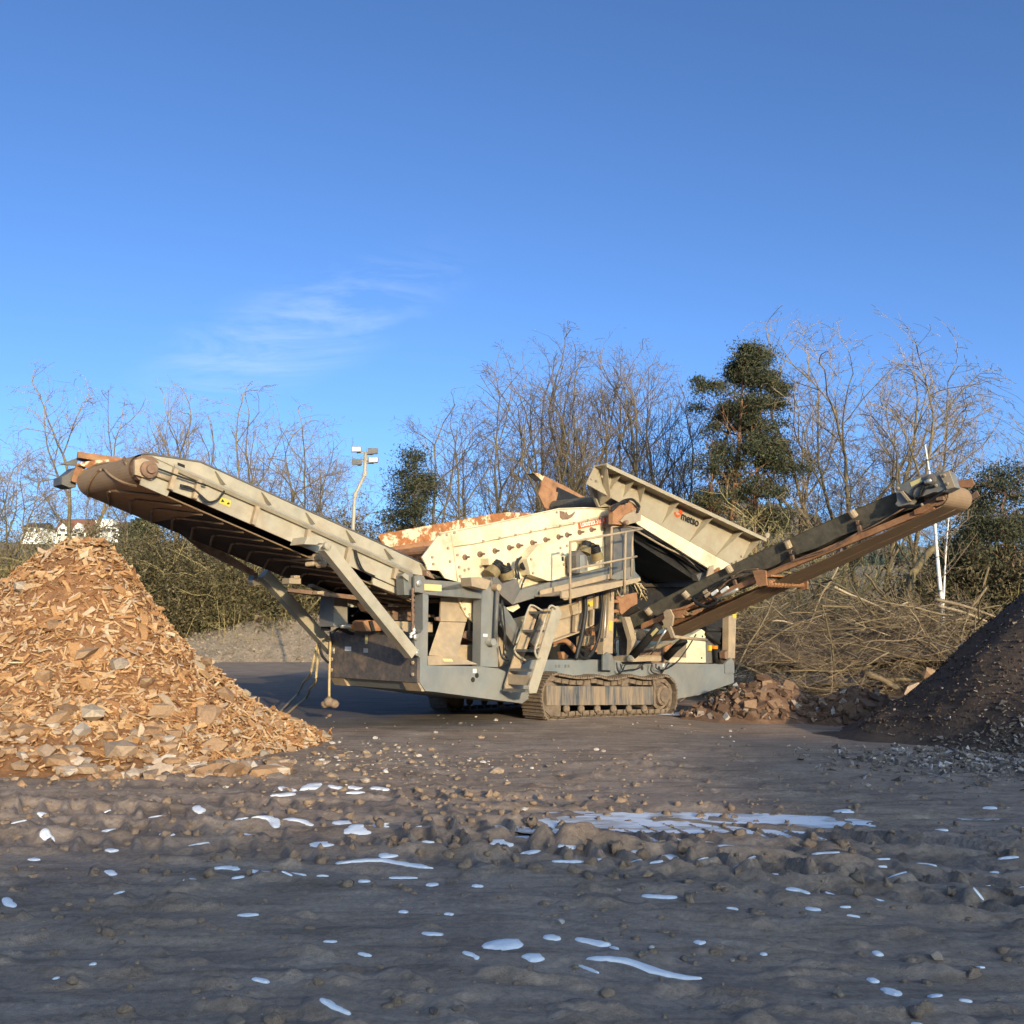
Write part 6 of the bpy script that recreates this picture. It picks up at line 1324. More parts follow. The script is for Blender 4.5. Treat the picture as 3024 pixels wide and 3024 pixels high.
# ------------------------------------------------------------------ houses on the bank at left
M['render'] = mat('white_render', (0.80, 0.77, 0.70), 0.8, 0.04, 0.4, bump=0)
M['rooftile'] = mat('dark_roof_tiles', (0.055, 0.05, 0.055), 0.7, 0.15, 1.0, bump=0)
M['redroof'] = mat('red_brown_tiles', (0.20, 0.085, 0.055), 0.8, 0.15, 1.0, bump=0)
M['pane'] = mat('window_glass', (0.04, 0.05, 0.06), 0.15, 0.05, 1, bump=0, spec=0.7)
def house(label, px0, px1, ytop, yeave, ybase, Y, roof, gables=0, flat=False, hip=False, wins=4, grp='houses on the slope behind the timber heap', uphill=0):
    p0, p1 = at(px0, ybase, Y), at(px1, ybase, Y); w = p1[0] - p0[0]; zb = bank_z((p0[0] + p1[0]) / 2, Y) - 2.0; ze = at(px0, yeave, Y)[2]; zt = at(px0, ytop, Y)[2]
    zv = p0[2]
    t = empty('house', (p0[0], Y, zb), 0, label=label, category='house', group=grp)
    D = 9.0
    MB().box((0, 0, 0), (w, D, ze - zb)).build('wall', M['render'], t)
    if flat: MB().box((-0.3, -0.3, ze - zb + 0.002), (w + 0.3, D + 0.3, zt - zb)).build('roof', M[roof], t)
    elif hip: MB().add([(-0.5, -0.5, ze - zb), (w + 0.5, -0.5, ze - zb), (w + 0.5, D + 0.5, ze - zb), (-0.5, D + 0.5, ze - zb), (w * 0.38, D / 2, zt - zb), (w * 0.62, D / 2, zt - zb)], [(0, 1, 5, 4), (2, 3, 4, 5)], [(1, 2, 5), (3, 0, 4)], (3, 2, 1, 0)).build('roof', M[roof], t)
    else:
        MB().add([(-0.5, -0.6, ze - zb), (w + 0.5, -0.6, ze - zb), (w + 0.5, D + 0.6, ze - zb), (-0.5, D + 0.6, ze - zb), (-0.5, D / 2, zt - zb), (w + 0.5, D / 2, zt - zb)], [(0, 1, 5, 4), (2, 3, 4, 5)], [(1, 2, 5), (3, 0, 4)], (3, 2, 1, 0)).build('roof', M[roof], t)
    for g in range(gables):
        gxm = w * (0.27 + 0.5 * g); gw = w * 0.17
        gz0 = ze - zb; gh = (zt - ze) * 0.62
        gb = MB().prism([(gxm - gw, gz0 - 0.5), (gxm + gw, gz0 - 0.5), (gxm + gw, gz0 + gh * 0.35), (gxm, gz0 + gh), (gxm - gw, gz0 + gh * 0.35)], -0.8, D * 0.4).build('gable', M['render'], t)
        MB().box((gxm - gw * 0.45, -0.86, gz0 + 0.1), (gxm + gw * 0.45, -0.81, gz0 + gh * 0.35)).build('pane', M['pane'], gb)
    hgt = ze - zv
    rows = 2 if hgt > 5 else 1
    for r_ in range(rows):
        for k in range(wins):
            x = w * (k + 0.5) / wins; z0 = (zv - zb) + hgt * (r_ + 0.35) / rows; wf = MB().box((x - 0.75, -0.06, z0), (x + 0.75, -0.01, z0 + 1.3)).build('window', M['render'], t)
            MB().box((x - 0.62, -0.09, z0 + 0.12), (x + 0.62, -0.065, z0 + 1.2)).build('pane', M['pane'], wf)
house('white house with a dark ridge, red brown roof and two white gables', 163, 252, 1528, 1572, 1592, 300, 'redroof', gables=2)
house('white flat roofed block right of the twin gabled house', 250, 330, 1535, 1545, 1585, 306, 'render', flat=True, wins=5)
house('white house with a grey hipped roof, rightmost of the row', 326, 386, 1537, 1556, 1584, 296, 'rooftile', hip=True, wins=3)
house('low white house half hidden by branches, leftmost of the row', 66, 120, 1540, 1558, 1580, 290, 'rooftile', wins=3)

# ================================================================== trees
def grow(base, D, L_, Rd, nseg, wob, up, r_, taper=0.35):
    n = len(base); P_ = [base]; d = D / np.linalg.norm(D, axis=1, keepdims=True)
    for i in range(nseg):
        d = d + r_.normal(0, wob, (n, 3)); d[:, 2] += up; d /= np.linalg.norm(d, axis=1, keepdims=True)
        P_.append(P_[-1] + d * (L_ / nseg)[:, None])
    P_ = np.stack(P_, 1); t_ = np.linspace(0, 1, nseg + 1)
    return P_, Rd[:, None] * (1 - (1 - taper) * t_[None])
def kids(P_, Rr, k, t0, t1, angle, r_, asp=0.12, upb=0.0, even=False):
    n, m, _ = P_.shape; T = r_.uniform(t0, t1, (n, k))
    if even: T = np.tile(t0 + (t1 - t0) * (np.arange(k) + r_.uniform(0, 1, k)) / k, (n, 1))
    f = T * (m - 1); i = np.minimum(f.astype(int), m - 2); f = f - i
    ar = np.arange(n)[:, None]; B = P_[ar, i] * (1 - f[..., None]) + P_[ar, i + 1] * f[..., None]
    d = P_[ar, i + 1] - P_[ar, i]; d /= np.linalg.norm(d, axis=-1, keepdims=True) + 1e-9
    rr = Rr[ar, i] * (1 - f) + Rr[ar, i + 1] * f
    rv = r_.normal(0, 1, d.shape); rv[..., 2] += upb; pv = rv - d * np.sum(rv * d, -1, keepdims=True); pv /= np.linalg.norm(pv, axis=-1, keepdims=True) + 1e-9
    a = np.radians(r_.normal(angle, angle * asp, (n, k)))[..., None]
    return B.reshape(-1, 3), (d * np.cos(a) + pv * np.sin(a)).reshape(-1, 3), T.reshape(-1), rr.reshape(-1)
def merge(parts):
    V, Q, o_ = [], [], 0
    for P_, Rr, k in parts:
        v, q = tubes(P_, Rr, k) if k > 2 else ribbons(P_, Rr); V.append(v); Q.append(q + o_); o_ += len(v)
    return np.vstack(V), np.vstack(Q)
M['bark'] = mat('mossy_bark', (0.20, 0.15, 0.075), 0.9, 0.3, 5, dirt=(0.11, 0.085, 0.055), amt=0.4, dscale=1.2, bump=0.6)
M['twig'] = mat('bare_twigs', (0.20, 0.148, 0.092), 0.9, 0.25, 0.6, bump=0)
M['twigdark'] = mat('dark_bare_twigs', (0.13, 0.096, 0.062), 0.9, 0.3, 0.6, bump=0)
M['olive'] = mat('lichened_branches', (0.30, 0.235, 0.10), 0.9, 0.25, 2, dirt=(0.12, 0.10, 0.05), amt=0.35, bump=0)
M['pinebark'] = mat('red_pine_bark', (0.26, 0.125, 0.06), 0.9, 0.3, 4, dirt=(0.12, 0.08, 0.06), amt=0.4, dscale=1.5, bump=0.6)
def gz0(x, y): return float(bank_z(x, y)) if y > 52 else 0.0
def bare_tree(label, px, ytop, Y, seed, spread=1.0, stems=1, lean=0.0, limbs=15, twig='twig', minr=0.011, grp=None):
    """forks again and again: stems, limbs, branches, then sprays of twigs"""
    r_ = np.random.default_rng(seed); b = at(px, 1845, Y); z0 = gz0(b[0], Y) - 0.2; top = at(px, ytop, Y)[2]; h = top - z0
    pr = dict(label=label, category='tree')
    if grp: pr['group'] = grp
    t = empty('bare_tree', (b[0], Y, z0), 0, **pr)
    n = stems
    P_b = np.stack([r_.normal(0, 0.3 * (n > 1), n), r_.normal(0, 0.3 * (n > 1), n), np.zeros(n)], 1)
    D = np.stack([lean + np.linspace(-1, 1, n) * 0.17 * (n > 1) * spread + r_.normal(0, 0.04, n), r_.normal(0, 0.12 * (n > 1), n), np.ones(n)], 1)
    fr_ = np.array([0.235, 0.175, 0.145, 0.125, 0.10, 0.085, 0.07, 0.055, 0.04]); Lk = h * fr_ / fr_.sum() * 1.10
    Rk = np.full(n, h * (0.0125 if n == 1 else 0.0098)); vig = r_.uniform(0.9, 1.05, n)
    trunk, limb, twigs = [], [], []
    for L in range(9):
        up = 0.05 if L < 3 else 0.022
        m = len(P_b); seg_ = 5 if L < 2 else (4 if L < 4 else 3 if L < 6 else 2)
        PP, rr = grow(P_b, D, Lk[L] * vig * r_.uniform(0.75, 1.2, m), Rk, seg_, 0.05 + 0.012 * L, up, r_, 0.80)
        (trunk if L == 0 else limb if L < 4 else twigs).append((PP, rr, 7 if L == 0 else 5 if L < 3 else 3 if L < 6 else 2))
        if L == 8: break
        tip = PP[:, -1]; d = PP[:, -1] - PP[:, -2]; d /= np.linalg.norm(d, axis=1, keepdims=True); rt_ = rr[:, -1]
        def turn(d, ang, sd):
            rv = r_.normal(0, 1, d.shape); pv = rv - d * np.sum(rv * d, 1, keepdims=True); pv /= np.linalg.norm(pv, axis=1, keepdims=True) + 1e-9
            a = np.radians(np.abs(r_.normal(ang, sd, len(d))))[:, None]; return d * np.cos(a) + pv * np.sin(a)
        sp = spread * (1.0 if L < 5 else 1.15)
        B, Dd, Rr_, V_ = [tip, tip], [turn(d, 13, 6), turn(d, 35 * sp, 9)], [rt_ * 0.85, rt_ * 0.70], [vig * 1.0, vig * r_.uniform(0.72, 1.0, m)]
        nl = 2                       # side shoots along the length
        for _ in range(nl):
            f = r_.uniform(0.25, 0.85, m) * (seg_); i_ = np.minimum(f.astype(int), seg_ - 1); f = (f - i_)[:, None]; ar = np.arange(m)
            B.append(PP[ar, i_] * (1 - f) + PP[ar, i_ + 1] * f); Dd.append(turn(d, 46 * min(sp, 1.1), 10)); Rr_.append(rr[ar, i_] * (0.42 if L < 3 else 0.55)); V_.append(vig * r_.uniform(0.5, 0.85, m) * (0.85 if L < 2 else 1))
        P_b = np.vstack(B); D = np.vstack(Dd); Rk = np.maximum(np.concatenate(Rr_), minr * (1 if L < 5 else 0.85)); vig = np.concatenate(V_)
        cap = [40, 90, 190, 400, 800, 1800, 3600, 5200][L] * (1 if stems < 3 else 1.15)
        if len(P_b) > cap: k_ = r_.permutation(len(P_b))[:int(cap)]; P_b, D, Rk, vig = P_b[k_], D[k_], Rk[k_], vig[k_]
    zmax = float(np.percentile(twigs[-1][0][:, -1, 2], 97.0)); sc_ = 0.97 * h / zmax
    trunk, limb, twigs = ([(P_ * sc_, R_, k_) for P_, R_, k_ in pr_] for pr_ in (trunk, limb, twigs))
    half = (0.30 if n == 1 else 0.36) * spread * h; cx = lean * h * 0.6
    def crown(pr_):                      # round the crown: draw in what reaches beyond its outline
        out = []
        for P_, R_, k_ in pr_:
            zc = 0.56 * h; v_ = P_ - np.array([cx, 0, zc]); up_ = np.maximum(v_[..., 2], 0)
            e_ = np.sqrt((v_[..., 0] / half) ** 2 + (v_[..., 1] / half) ** 2 + (up_ / (0.44 * h)) ** 2)
            f_ = np.where(e_ > 0.95, (0.95 + 0.35 * np.tanh((e_ - 0.95) / 0.5)) / np.maximum(e_, 1e-6), 1.0)
            Q_ = v_.copy(); Q_[..., :2] *= f_[..., None]; Q_[..., 2] = np.where(v_[..., 2] > 0, v_[..., 2] * f_, v_[..., 2])
            out.append((Q_ + np.array([cx, 0, zc]), R_, k_))
        return out
    limb = crown(limb); twigs = crown(twigs); trunk = crown(trunk)
    for nm, prt, mt in (('trunk', trunk, M['bark']), ('limbs', limb, M['bark'] if twig == 'twig' else M['barkdark']), ('twigs', twigs, M[twig])):
        v, q = merge(prt); link(nm, mesh_np(nm, v, [q]), mt, t, nm != 'twigs')
    return t
M['barkdark'] = mat('dark_mossy_bark', (0.13, 0.10, 0.06), 0.9, 0.35, 4, dirt=(0.20, 0.15, 0.06), amt=0.42, dscale=0.8, bump=0.5)
def leaves(cs_, n_each, sigma, size, r_, flat=1.0):
    n = len(cs_) * n_each
    c_ = np.repeat(cs_, n_each, 0) + r_.normal(0, 1, (n, 3)) * np.array([1, 1, flat]) * (np.repeat(sigma, n_each)[:, None] if hasattr(sigma, '__len__') else sigma)
    d1 = r_.normal(0, 1, (n, 3)); d1 /= np.linalg.norm(d1, axis=1, keepdims=True); d2 = np.cross(d1, r_.normal(0, 1, (n, 3))); d2 /= np.linalg.norm(d2, axis=1, keepdims=True) + 1e-9
    s_ = size * r_.uniform(0.6, 1.4, n)[:, None]
    V = np.stack([c_ - d1 * s_, c_ + d1 * s_, c_ + d2 * s_ * 0.7], 1)
    return V.reshape(-1, 3), np.arange(n * 3).reshape(-1, 3)
M['needle'] = matisland('pine_needles', [(0.0, (0.026, 0.032, 0.018)), (0.5, (0.062, 0.066, 0.034)), (1.0, (0.12, 0.11, 0.055))], rough=0.8, bump=0)
M['needlebrown'] = matisland('brownish_pine_needles', [(0.0, (0.04, 0.04, 0.016)), (0.5, (0.085, 0.075, 0.03)), (1.0, (0.16, 0.12, 0.05))], rough=0.8, bump=0)
M['leafdark'] = matisland('dark_evergreen_leaves', [(0.0, (0.035, 0.032, 0.016)), (0.5, (0.095, 0.078, 0.036)), (1.0, (0.22, 0.165, 0.085))], rough=0.75, bump=0)
M['leafolive'] = matisland('olive_winter_leaves', [(0.0, (0.05, 0.044, 0.018)), (0.55, (0.12, 0.10, 0.04)), (1.0, (0.22, 0.17, 0.075))], rough=0.8, bump=0)
def pine(label, px, ytop, Y, seed, crown0=0.35, rad=2.4, ncl=150, size=0.075, sig=0.38, nb=34, stems=1, lean=0.0, per=210, mat_='needle', shape=0.6):
    r_ = np.random.default_rng(seed); b = at(px, 1845, Y); z0 = gz0(b[0], Y) - 0.2; h = at(px, ytop, Y)[2] - z0
    t = empty('pine_tree', (b[0], Y, z0), 0, label=label, category='tree')
    P0, r0 = grow(np.zeros((1, 3)), np.array([[lean, 0, 1.0]]), np.array([h * 0.97]), np.array([h * 0.013]), 12, 0.03, 0.02, r_, 0.12)
    link('trunk', mesh_np('trunk', *(lambda v, q: (v, [q]))(*merge([(P0, r0, 8)]))), M['pinebark'], t, True)
    B, D1, T1, rr = kids(P0, r0, nb, crown0, 0.98, 68, r_, 0.15, 0.0, True)
    tt_ = (T1 - crown0) / (1 - crown0)
    L1 = rad * (np.sin(np.clip(tt_ * 0.85 + 0.15, 0, 1) * np.pi) ** shape * (1 - 0.55 * tt_)) * r_.uniform(0.55, 1.3, len(T1)) + 0.25
    P1, r1 = grow(B, D1, L1, np.maximum(rr * 0.4, 0.02), 6, 0.12, 0.09, r_, 0.3)
    B2, D2, T2, rr2 = kids(P1, r1, 5, 0.35, 1.0, 45, r_); L2 = np.repeat(L1, 5) * 0.4; P2_, r2_ = grow(B2, D2, L2, np.maximum(rr2 * 0.5, 0.012), 3, 0.15, 0.1, r_, 0.5)
    v, q = merge([(P1, r1, 4), (P2_, r2_, 3)])
    link('branches', mesh_np('branches', v, [q]), M['pinebark'], t)
    cl = np.vstack([P2_[:, -1], P1[:, -1], P2_[:, 2]]); cl = cl[r_.permutation(len(cl))[:ncl]]
    V, Ft = leaves(cl, per, sig * r_.uniform(0.6, 1.3, len(cl)), size, r_, 0.55)
    link('foliage', mesh_np('foliage', V, [Ft]), M[mat_], t)
    return t
def shrub(label, px, ytop, Y, seed, width=2.2, leaf='leafdark', per=45, size=0.10, nst=14, branchmat='olive', dens=1.0, droop=0.0, cat='shrub', sig=0.4):
    r_ = np.random.default_rng(seed); b = at(px, 1845, Y); z0 = gz0(b[0], Y) - 0.15; h = at(px, ytop, Y)[2] - z0
    t = empty('shrub', (b[0], Y, z0), 0, label=label, category=cat)
    base = np.stack([r_.normal(0, width * 0.22, nst), r_.normal(0, width * 0.2, nst), np.zeros(nst)], 1)
    D = np.stack([r_.normal(0, 0.35, nst) * width / 2.2, r_.normal(0, 0.3, nst), np.ones(nst)], 1)
    P0, r0 = grow(base, D, h * r_.uniform(0.6, 1.0, nst), np.full(nst, 0.05), 8, 0.12, -droop, r_, 0.3)
    B, D1, T1, rr = kids(P0, r0, 9, 0.15, 1.0, 50, r_); L1 = h * 0.32 * r_.uniform(0.5, 1.3, len(T1)); P1, r1 = grow(B, D1, L1, np.maximum(rr * 0.6, 0.022), 5, 0.16, 0.02 - droop, r_, 0.4)
    B, D2, T2, rr = kids(P1, r1, 5, 0.2, 1.0, 45, r_); L2 = np.repeat(L1, 5) * 0.45; P2_, r2_ = grow(B, D2, L2, np.full(len(T2), 0.011), 2, 0.16, 0.03, r_, 0.5)
    v, q = merge([(P0, r0, 4), (P1, r1, 3), (P2_, r2_, 2)]); link('branches', mesh_np('branches', v, [q]), M[branchmat], t)
    per = int(per * 0.55); size = size * 1.25
    if per:
        cl = np.vstack([P2_[:, -1], P1[:, 2], P1[:, -1]]); cl = cl[r_.permutation(len(cl))[:int(len(cl) * 0.7 * dens)]]
        V, Ft = leaves(cl, per, sig * 0.75, size, r_); link('foliage', mesh_np('foliage', V, [Ft]), M[leaf], t)
    return t
G1 = 'bare trees behind the left conveyor'; G2 = 'bare trees behind the hopper'; G3 = 'bare trees behind the right conveyor'
bare_tree('tall bare tree rising behind the head of the left conveyor', 190, 1140, 56, 101, 1.0, grp=G1, limbs=17, minr=0.0105)
bare_tree('slim bare tree second from the left, above the left conveyor head', 458, 1170, 62, 102, 0.62, grp=G1, limbs=17, minr=0.0105)
bare_tree('low bare tree at the left picture edge beside the tall one', 25, 1330, 50, 103, 1.1, grp=G1, stems=2, limbs=9, minr=0.011)
bare_tree('bare tree between the slim tree and the wide one behind the conveyor', 590, 1255, 60, 104, 1.0, grp=G1, stems=2, limbs=10, minr=0.0105)
bare_tree('wide bare tree behind the middle of the left conveyor', 775, 1215, 58, 105, 1.15, grp=G1, stems=3, limbs=11, minr=0.0105)
bare_tree('bare tree just left of the floodlight mast', 900, 1265, 57, 106, 1.1, grp=G1, stems=2, limbs=11, minr=0.0105)
bare_tree('small bare tree behind the left conveyor, lowest of its row', 330, 1420, 66, 107, 1.0, grp=G1, limbs=12, minr=0.0105)
bare_tree('spreading bare tree right of the small pine, lowest behind the screen', 1375, 1195, 58, 111, 1.15, grp=G2, stems=3, limbs=10, twig='twigdark', minr=0.0105)
bare_tree('bare tree with a dense top left of the tallest behind the screen', 1520, 1070, 60, 112, 0.8, grp=G2, stems=2, limbs=12, twig='twigdark', minr=0.0105)
bare_tree('tallest thin topped bare tree behind the screen box', 1615, 1035, 60, 113, 0.7, grp=G2, stems=2, limbs=12, twig='twigdark', minr=0.0105)
bare_tree('bare tree left of the hopper rim behind the raised flap', 1665, 1110, 57, 114, 0.8, grp=G2, stems=2, limbs=11, twig='twigdark', minr=0.0105)
bare_tree('upright bare tree above the left corner of the hopper', 1760, 1085, 60, 115, 0.62, grp=G2, stems=2, limbs=13, twig='twigdark', minr=0.0105)
bare_tree('tallest upright bare tree behind the feed hopper', 1842, 1055, 61, 116, 0.66, grp=G2, stems=2, limbs=13, twig='twigdark', minr=0.0105)
bare_tree('bare tree second left of the tall pines', 1922, 1085, 59, 117, 0.7, grp=G2, stems=2, limbs=13, twig='twigdark', minr=0.0105)
bare_tree('dark bare tree standing against the tall pines on their left', 2005, 1120, 58, 118, 0.75, grp=G2, stems=2, limbs=12, twig='twigdark', minr=0.0105)
bare_tree('large bare tree right of the tall pines, tallest on the right', 2462, 1000, 54, 121, 1.05, grp=G3, stems=2, limbs=13, minr=0.012)
bare_tree('large bare tree with an upright trunk left of the conveyor head', 2600, 1020, 55, 122, 1.0, grp=G3, stems=2, limbs=13, minr=0.012)
bare_tree('bare tree between the pines and the large trees at right', 2360, 1150, 55, 123, 1.0, grp=G3, limbs=14, minr=0.012)
bare_tree('leaning bare tree above the head of the right conveyor', 2700, 1110, 50, 124, 1.0, grp=G3, lean=0.14, limbs=14, minr=0.011)
bare_tree('bare tree at the right picture edge beyond the conveyor head', 2960, 1260, 46, 125, 1.0, grp=G3, stems=2, limbs=10, minr=0.010)
pine('small dark pine between the floodlight mast and the screen box', 1195, 1318, 54, 201, crown0=0.08, rad=1.9, ncl=150, sig=0.42, nb=36, lean=0.03, shape=0.4)
pine('tall pine with a reddish trunk, left of the pair by the hopper', 2140, 1012, 52, 202, crown0=0.40, rad=2.8, ncl=135, sig=0.31, nb=42, per=250)
pine('tall pine with a reddish trunk, right of the pair by the hopper', 2222, 1024, 53, 203, crown0=0.36, rad=2.5, ncl=120, sig=0.31, nb=40, per=250)
pine('brownish pine below the tall pair, behind the hopper rim', 2085, 1215, 51, 204, crown0=0.25, rad=2.2, ncl=50, sig=0.4, nb=30, mat_='needlebrown', per=120)
pine('dense dark conifer at the right edge behind the soil heap', 2990, 1395, 34, 205, crown0=0.05, rad=2.4, ncl=150, sig=0.33, nb=56, size=0.06, shape=0.35, per=170)
pine('small dark conifer at the right beside the birch', 2890, 1545, 33, 206, crown0=0.03, rad=1.7, ncl=120, sig=0.28, nb=46, size=0.055, shape=0.3, per=170)
pine('small conifer beside the rightmost white house', 405, 1545, 120, 207, crown0=0.05, rad=2.6, ncl=90, sig=0.5, nb=30, size=0.25, shape=0.3)
# birch
def birch(label, px, ytop, ybase, Y, seed):
    r_ = np.random.default_rng(seed); b = at(px, 1845, Y); z0 = -0.15; h = at(px, ytop, Y)[2]
    t = empty('birch_tree', (b[0], Y, z0), 0, label=label, category='tree')
    m_, tn, bs = newmat('birch_bark'); c_ = tn.nodes.new('ShaderNodeTexCoord'); mp_ = tn.nodes.new('ShaderNodeMapping'); mp_.inputs['Scale'].default_value = (2, 2, 9); tn.links.new(c_.outputs['Object'], mp_.inputs[0])
    n_ = _noise(tn, mp_.outputs[0], 1.6, 4, 0.6); tn.links.new(_ramp(tn, n_, [(0.60, (0.74, 0.70, 0.62)), (0.66, (0.06, 0.05, 0.045))]), bs.inputs['Base Color']); bs.inputs['Roughness'].default_value = 0.7
    P0, r0 = grow(np.zeros((1, 3)), np.array([[0.02, 0, 1.0]]), np.array([h]), np.array([0.085]), 14, 0.018, 0.03, r_, 0.25)
    Pb, rb_ = grow(P0[:, 4], np.array([[0.14, 0.1, 1.0]]), np.array([h * 0.66]), np.array([0.035]), 10, 0.02, 0.03, r_, 0.25)
    link('trunk', mesh_np('trunk', *(lambda v, q: (v, [q]))(*merge([(P0, r0, 9), (Pb, rb_, 7)]))), m_, t, True)
    PA = np.concatenate([P0[:, :11], Pb[:, :11]]); RA = np.concatenate([r0[:, :11], rb_[:, :11]])
    B, D1, T1, rr = kids(PA, RA, 12, 0.15, 1.0, 50, r_); L1 = np.full(len(T1), 1.3) * r_.uniform(0.5, 1.5, len(T1)); P1, r1 = grow(B, D1, L1, np.full(len(T1), 0.014), 5, 0.1, 0.05, r_, 0.4)
    B, D2, T2, rr = kids(P1, r1, 5, 0.2, 1.0, 40, r_); P2_, r2_ = grow(B, D2, np.full(len(T2), 0.5), np.full(len(T2), 0.008), 3, 0.1, 0.0, r_, 0.5)
    v, q = merge([(P1, r1, 4), (P2_, r2_, 3)]); link('crown', mesh_np('crown', v, [q]), M['twig'], t)
birch('slender white birch standing in front of the conifers at right', 2780, 1300, 1870, 30, 301)
# a thick leaning trunk, broken off
r_ = np.random.default_rng(77); p = [at(2672, 1800, 31), at(2690, 1720, 31), at(2700, 1690, 31), at(2735, 1640, 31), at(2765, 1612, 31)]; p[0][2] = 0
bt = MB().tube(spline(p, 14), np.linspace(0.14, 0.10, 14), 8).build('broken_trunk', M['bark'], None, True, label='thick leaning yellowish trunk broken off left of the birch', category='tree trunk')
# shrubs behind the machine: dark hedge at left, olive brush at the edges
SH = [('dark evergreen shrub directly right of the timber heap', 480, 1600, 50, 1, 3.6, 'leafdark', 70, 1.3), ('dark evergreen shrub behind the conveyor stay', 600, 1600, 51, 2, 4.5, 'leafdark', 70, 1.3), ('brownish shrub above the gravel mound', 735, 1640, 50, 3, 4.0, 'leafolive', 40, 1.0),
      ('dark shrub between the two conveyor stays', 860, 1620, 51, 4, 4.0, 'leafdark', 60, 1.2), ('dark shrub below the small pine', 1110, 1540, 55, 5, 4.0, 'leafdark', 60, 1.2), ('olive shrub at the far left behind the timber heap', 30, 1520, 48, 6, 4.5, 'leafolive', 16, 0.8),
      ('olive shrub left of the tall tree behind the timber heap', 130, 1590, 49, 7, 4.0, 'leafolive', 14, 0.8), ('dark shrub behind the peak of the timber heap', 330, 1650, 50, 8, 4.0, 'leafdark', 40, 1.0), ('low dark shrub below the conveyor belt', 540, 1700, 49, 9, 4.5, 'leafdark', 60, 1.2),
      ('olive brush behind the right end of the hopper', 2230, 1500, 45, 10, 4.0, 'leafolive', 6, 0.8), ('olive brush below the right conveyor middle', 2380, 1590, 44, 11, 4.0, 'leafolive', 4, 0.8), ('thin brown brush left of the birch', 2560, 1700, 42, 12, 4.0, 'leafolive', 0, 0.7), ('brown brush behind the branch heap, below the large trees', 2470, 1690, 40, 13, 4.0, 'leafolive', 0, 0.7),
      ('dark shrub between the birch and the right edge', 2860, 1680, 32, 14, 3.0, 'leafdark', 60, 1.2), ('low dark shrub behind the soil heap at the right edge', 2990, 1640, 32, 15, 3.0, 'leafdark', 60, 1.2), ('brown brush behind the yard between post and mound', 1000, 1690, 52, 16, 4.0, 'leafolive', 30, 1.0), ('olive brush behind the hopper leg', 2120, 1560, 44, 17, 4.0, 'leafolive', 14, 0.8)]
for lab, px, yt, Y, sd, wd, lf, per, dn in SH: shrub(lab, px, yt, Y, 400 + sd, wd, lf, per, 0.065, 20, 'olive', dn, 0.02)
# dry stalks and thicket at the foot of the trees: nobody could count them
r_ = np.random.default_rng(55); n = 2600
bx = r_.uniform(-36, 34, n); by = r_.uniform(46, 60, n); bz = np.where(by > 52, bank_z(bx, by), 0)
D = np.stack([r_.normal(0, 0.35, n), r_.normal(0, 0.3, n), np.ones(n)], 1); P_, rr_ = grow(np.stack([bx, by, bz], 1), D, r_.gamma(4, 0.45, n), np.full(n, 0.018), 4, 0.14, -0.05, r_, 0.4)
B, D1, T1, _r = kids(P_, rr_, 4, 0.3, 1.0, 40, r_); P1, r1 = grow(B, D1, np.full(len(T1), 0.5), np.full(len(T1), 0.009), 3, 0.15, 0, r_, 0.5)
v, q = merge([(P_, rr_, 3), (P1, r1, 2)]); link('dry_thicket', mesh_np('dry_thicket', v, [q]), M['olive'], None, False, kind='stuff')
# gravel mound at the back of the yard
def mound_z(x, y):
    u_ = (x + 8.5) / 9.5; v_ = (y - 48.5) / 4.0
    return 2.15 * np.clip(1 - np.sqrt(u_ ** 4 + v_ ** 2), -0.2, 1) ** 1.0 + 0.14 * fbm(x * 0.9, y * 0.9, 4) - 0.06
gx, gy = np.meshgrid(np.linspace(-10.5, 10.5, 110), np.linspace(-4.6, 4.6, 60), indexing='ij'); gz_ = np.where(True, mound_z(gx - 8.5, gy + 48.5), 0)
idx = np.arange(6600).reshape(110, 60); q = np.stack([idx[:-1, :-1], idx[1:, :-1], idx[1:, 1:], idx[:-1, 1:]], -1).reshape(-1, 4)
M['gravel'] = mat('grey_gravel', (0.31, 0.235, 0.16), 0.95, 0.35, 9, dirt=(0.17, 0.14, 0.11), amt=0.45, dscale=1.2, bump=1.0)
gm = empty('gravel_mound', (-8.5, 48.5, 0), 0, label='long low grey brown gravel mound at the back of the yard', category='mound')
link('mound_body', mesh_np('mound_body', np.stack([gx, gy, gz_], -1).reshape(-1, 3), [q]), M['gravel'], gm, True)
r_ = np.random.default_rng(9); n = 3800; P_ = np.stack([r_.uniform(-18, 1.5, n), r_.uniform(44.2, 49.5, n)], 1); zz = mound_z(P_[:, 0], P_[:, 1]); k_ = zz > -0.05; P_ = P_[k_]; zz = zz[k_]; s_ = r_.gamma(2, 0.014, len(P_)) + 0.014
V, Fq = lumps(np.column_stack([P_ - (-8.5, 48.5), zz + s_ * 0.3]), np.stack([s_ * 1.2, s_, s_ * 0.8], 1), r_)
M['gravelstone'] = matisland('gravel_stones', [(0.0, (0.18, 0.14, 0.10)), (0.6, (0.29, 0.225, 0.155)), (1.0, (0.38, 0.31, 0.23))])
link('stones', mesh_np('stones', V, [Fq]), M['gravelstone'], gm, False, kind='stuff')
p = at(768, 1822, 48.3); o = link('boulder', rock_me[2], None, None, False, label='grey boulder lying on top of the gravel mound', category='boulder'); o.location = (p[0], 48.3, p[2]); o.scale = (0.42, 0.35, 0.42)

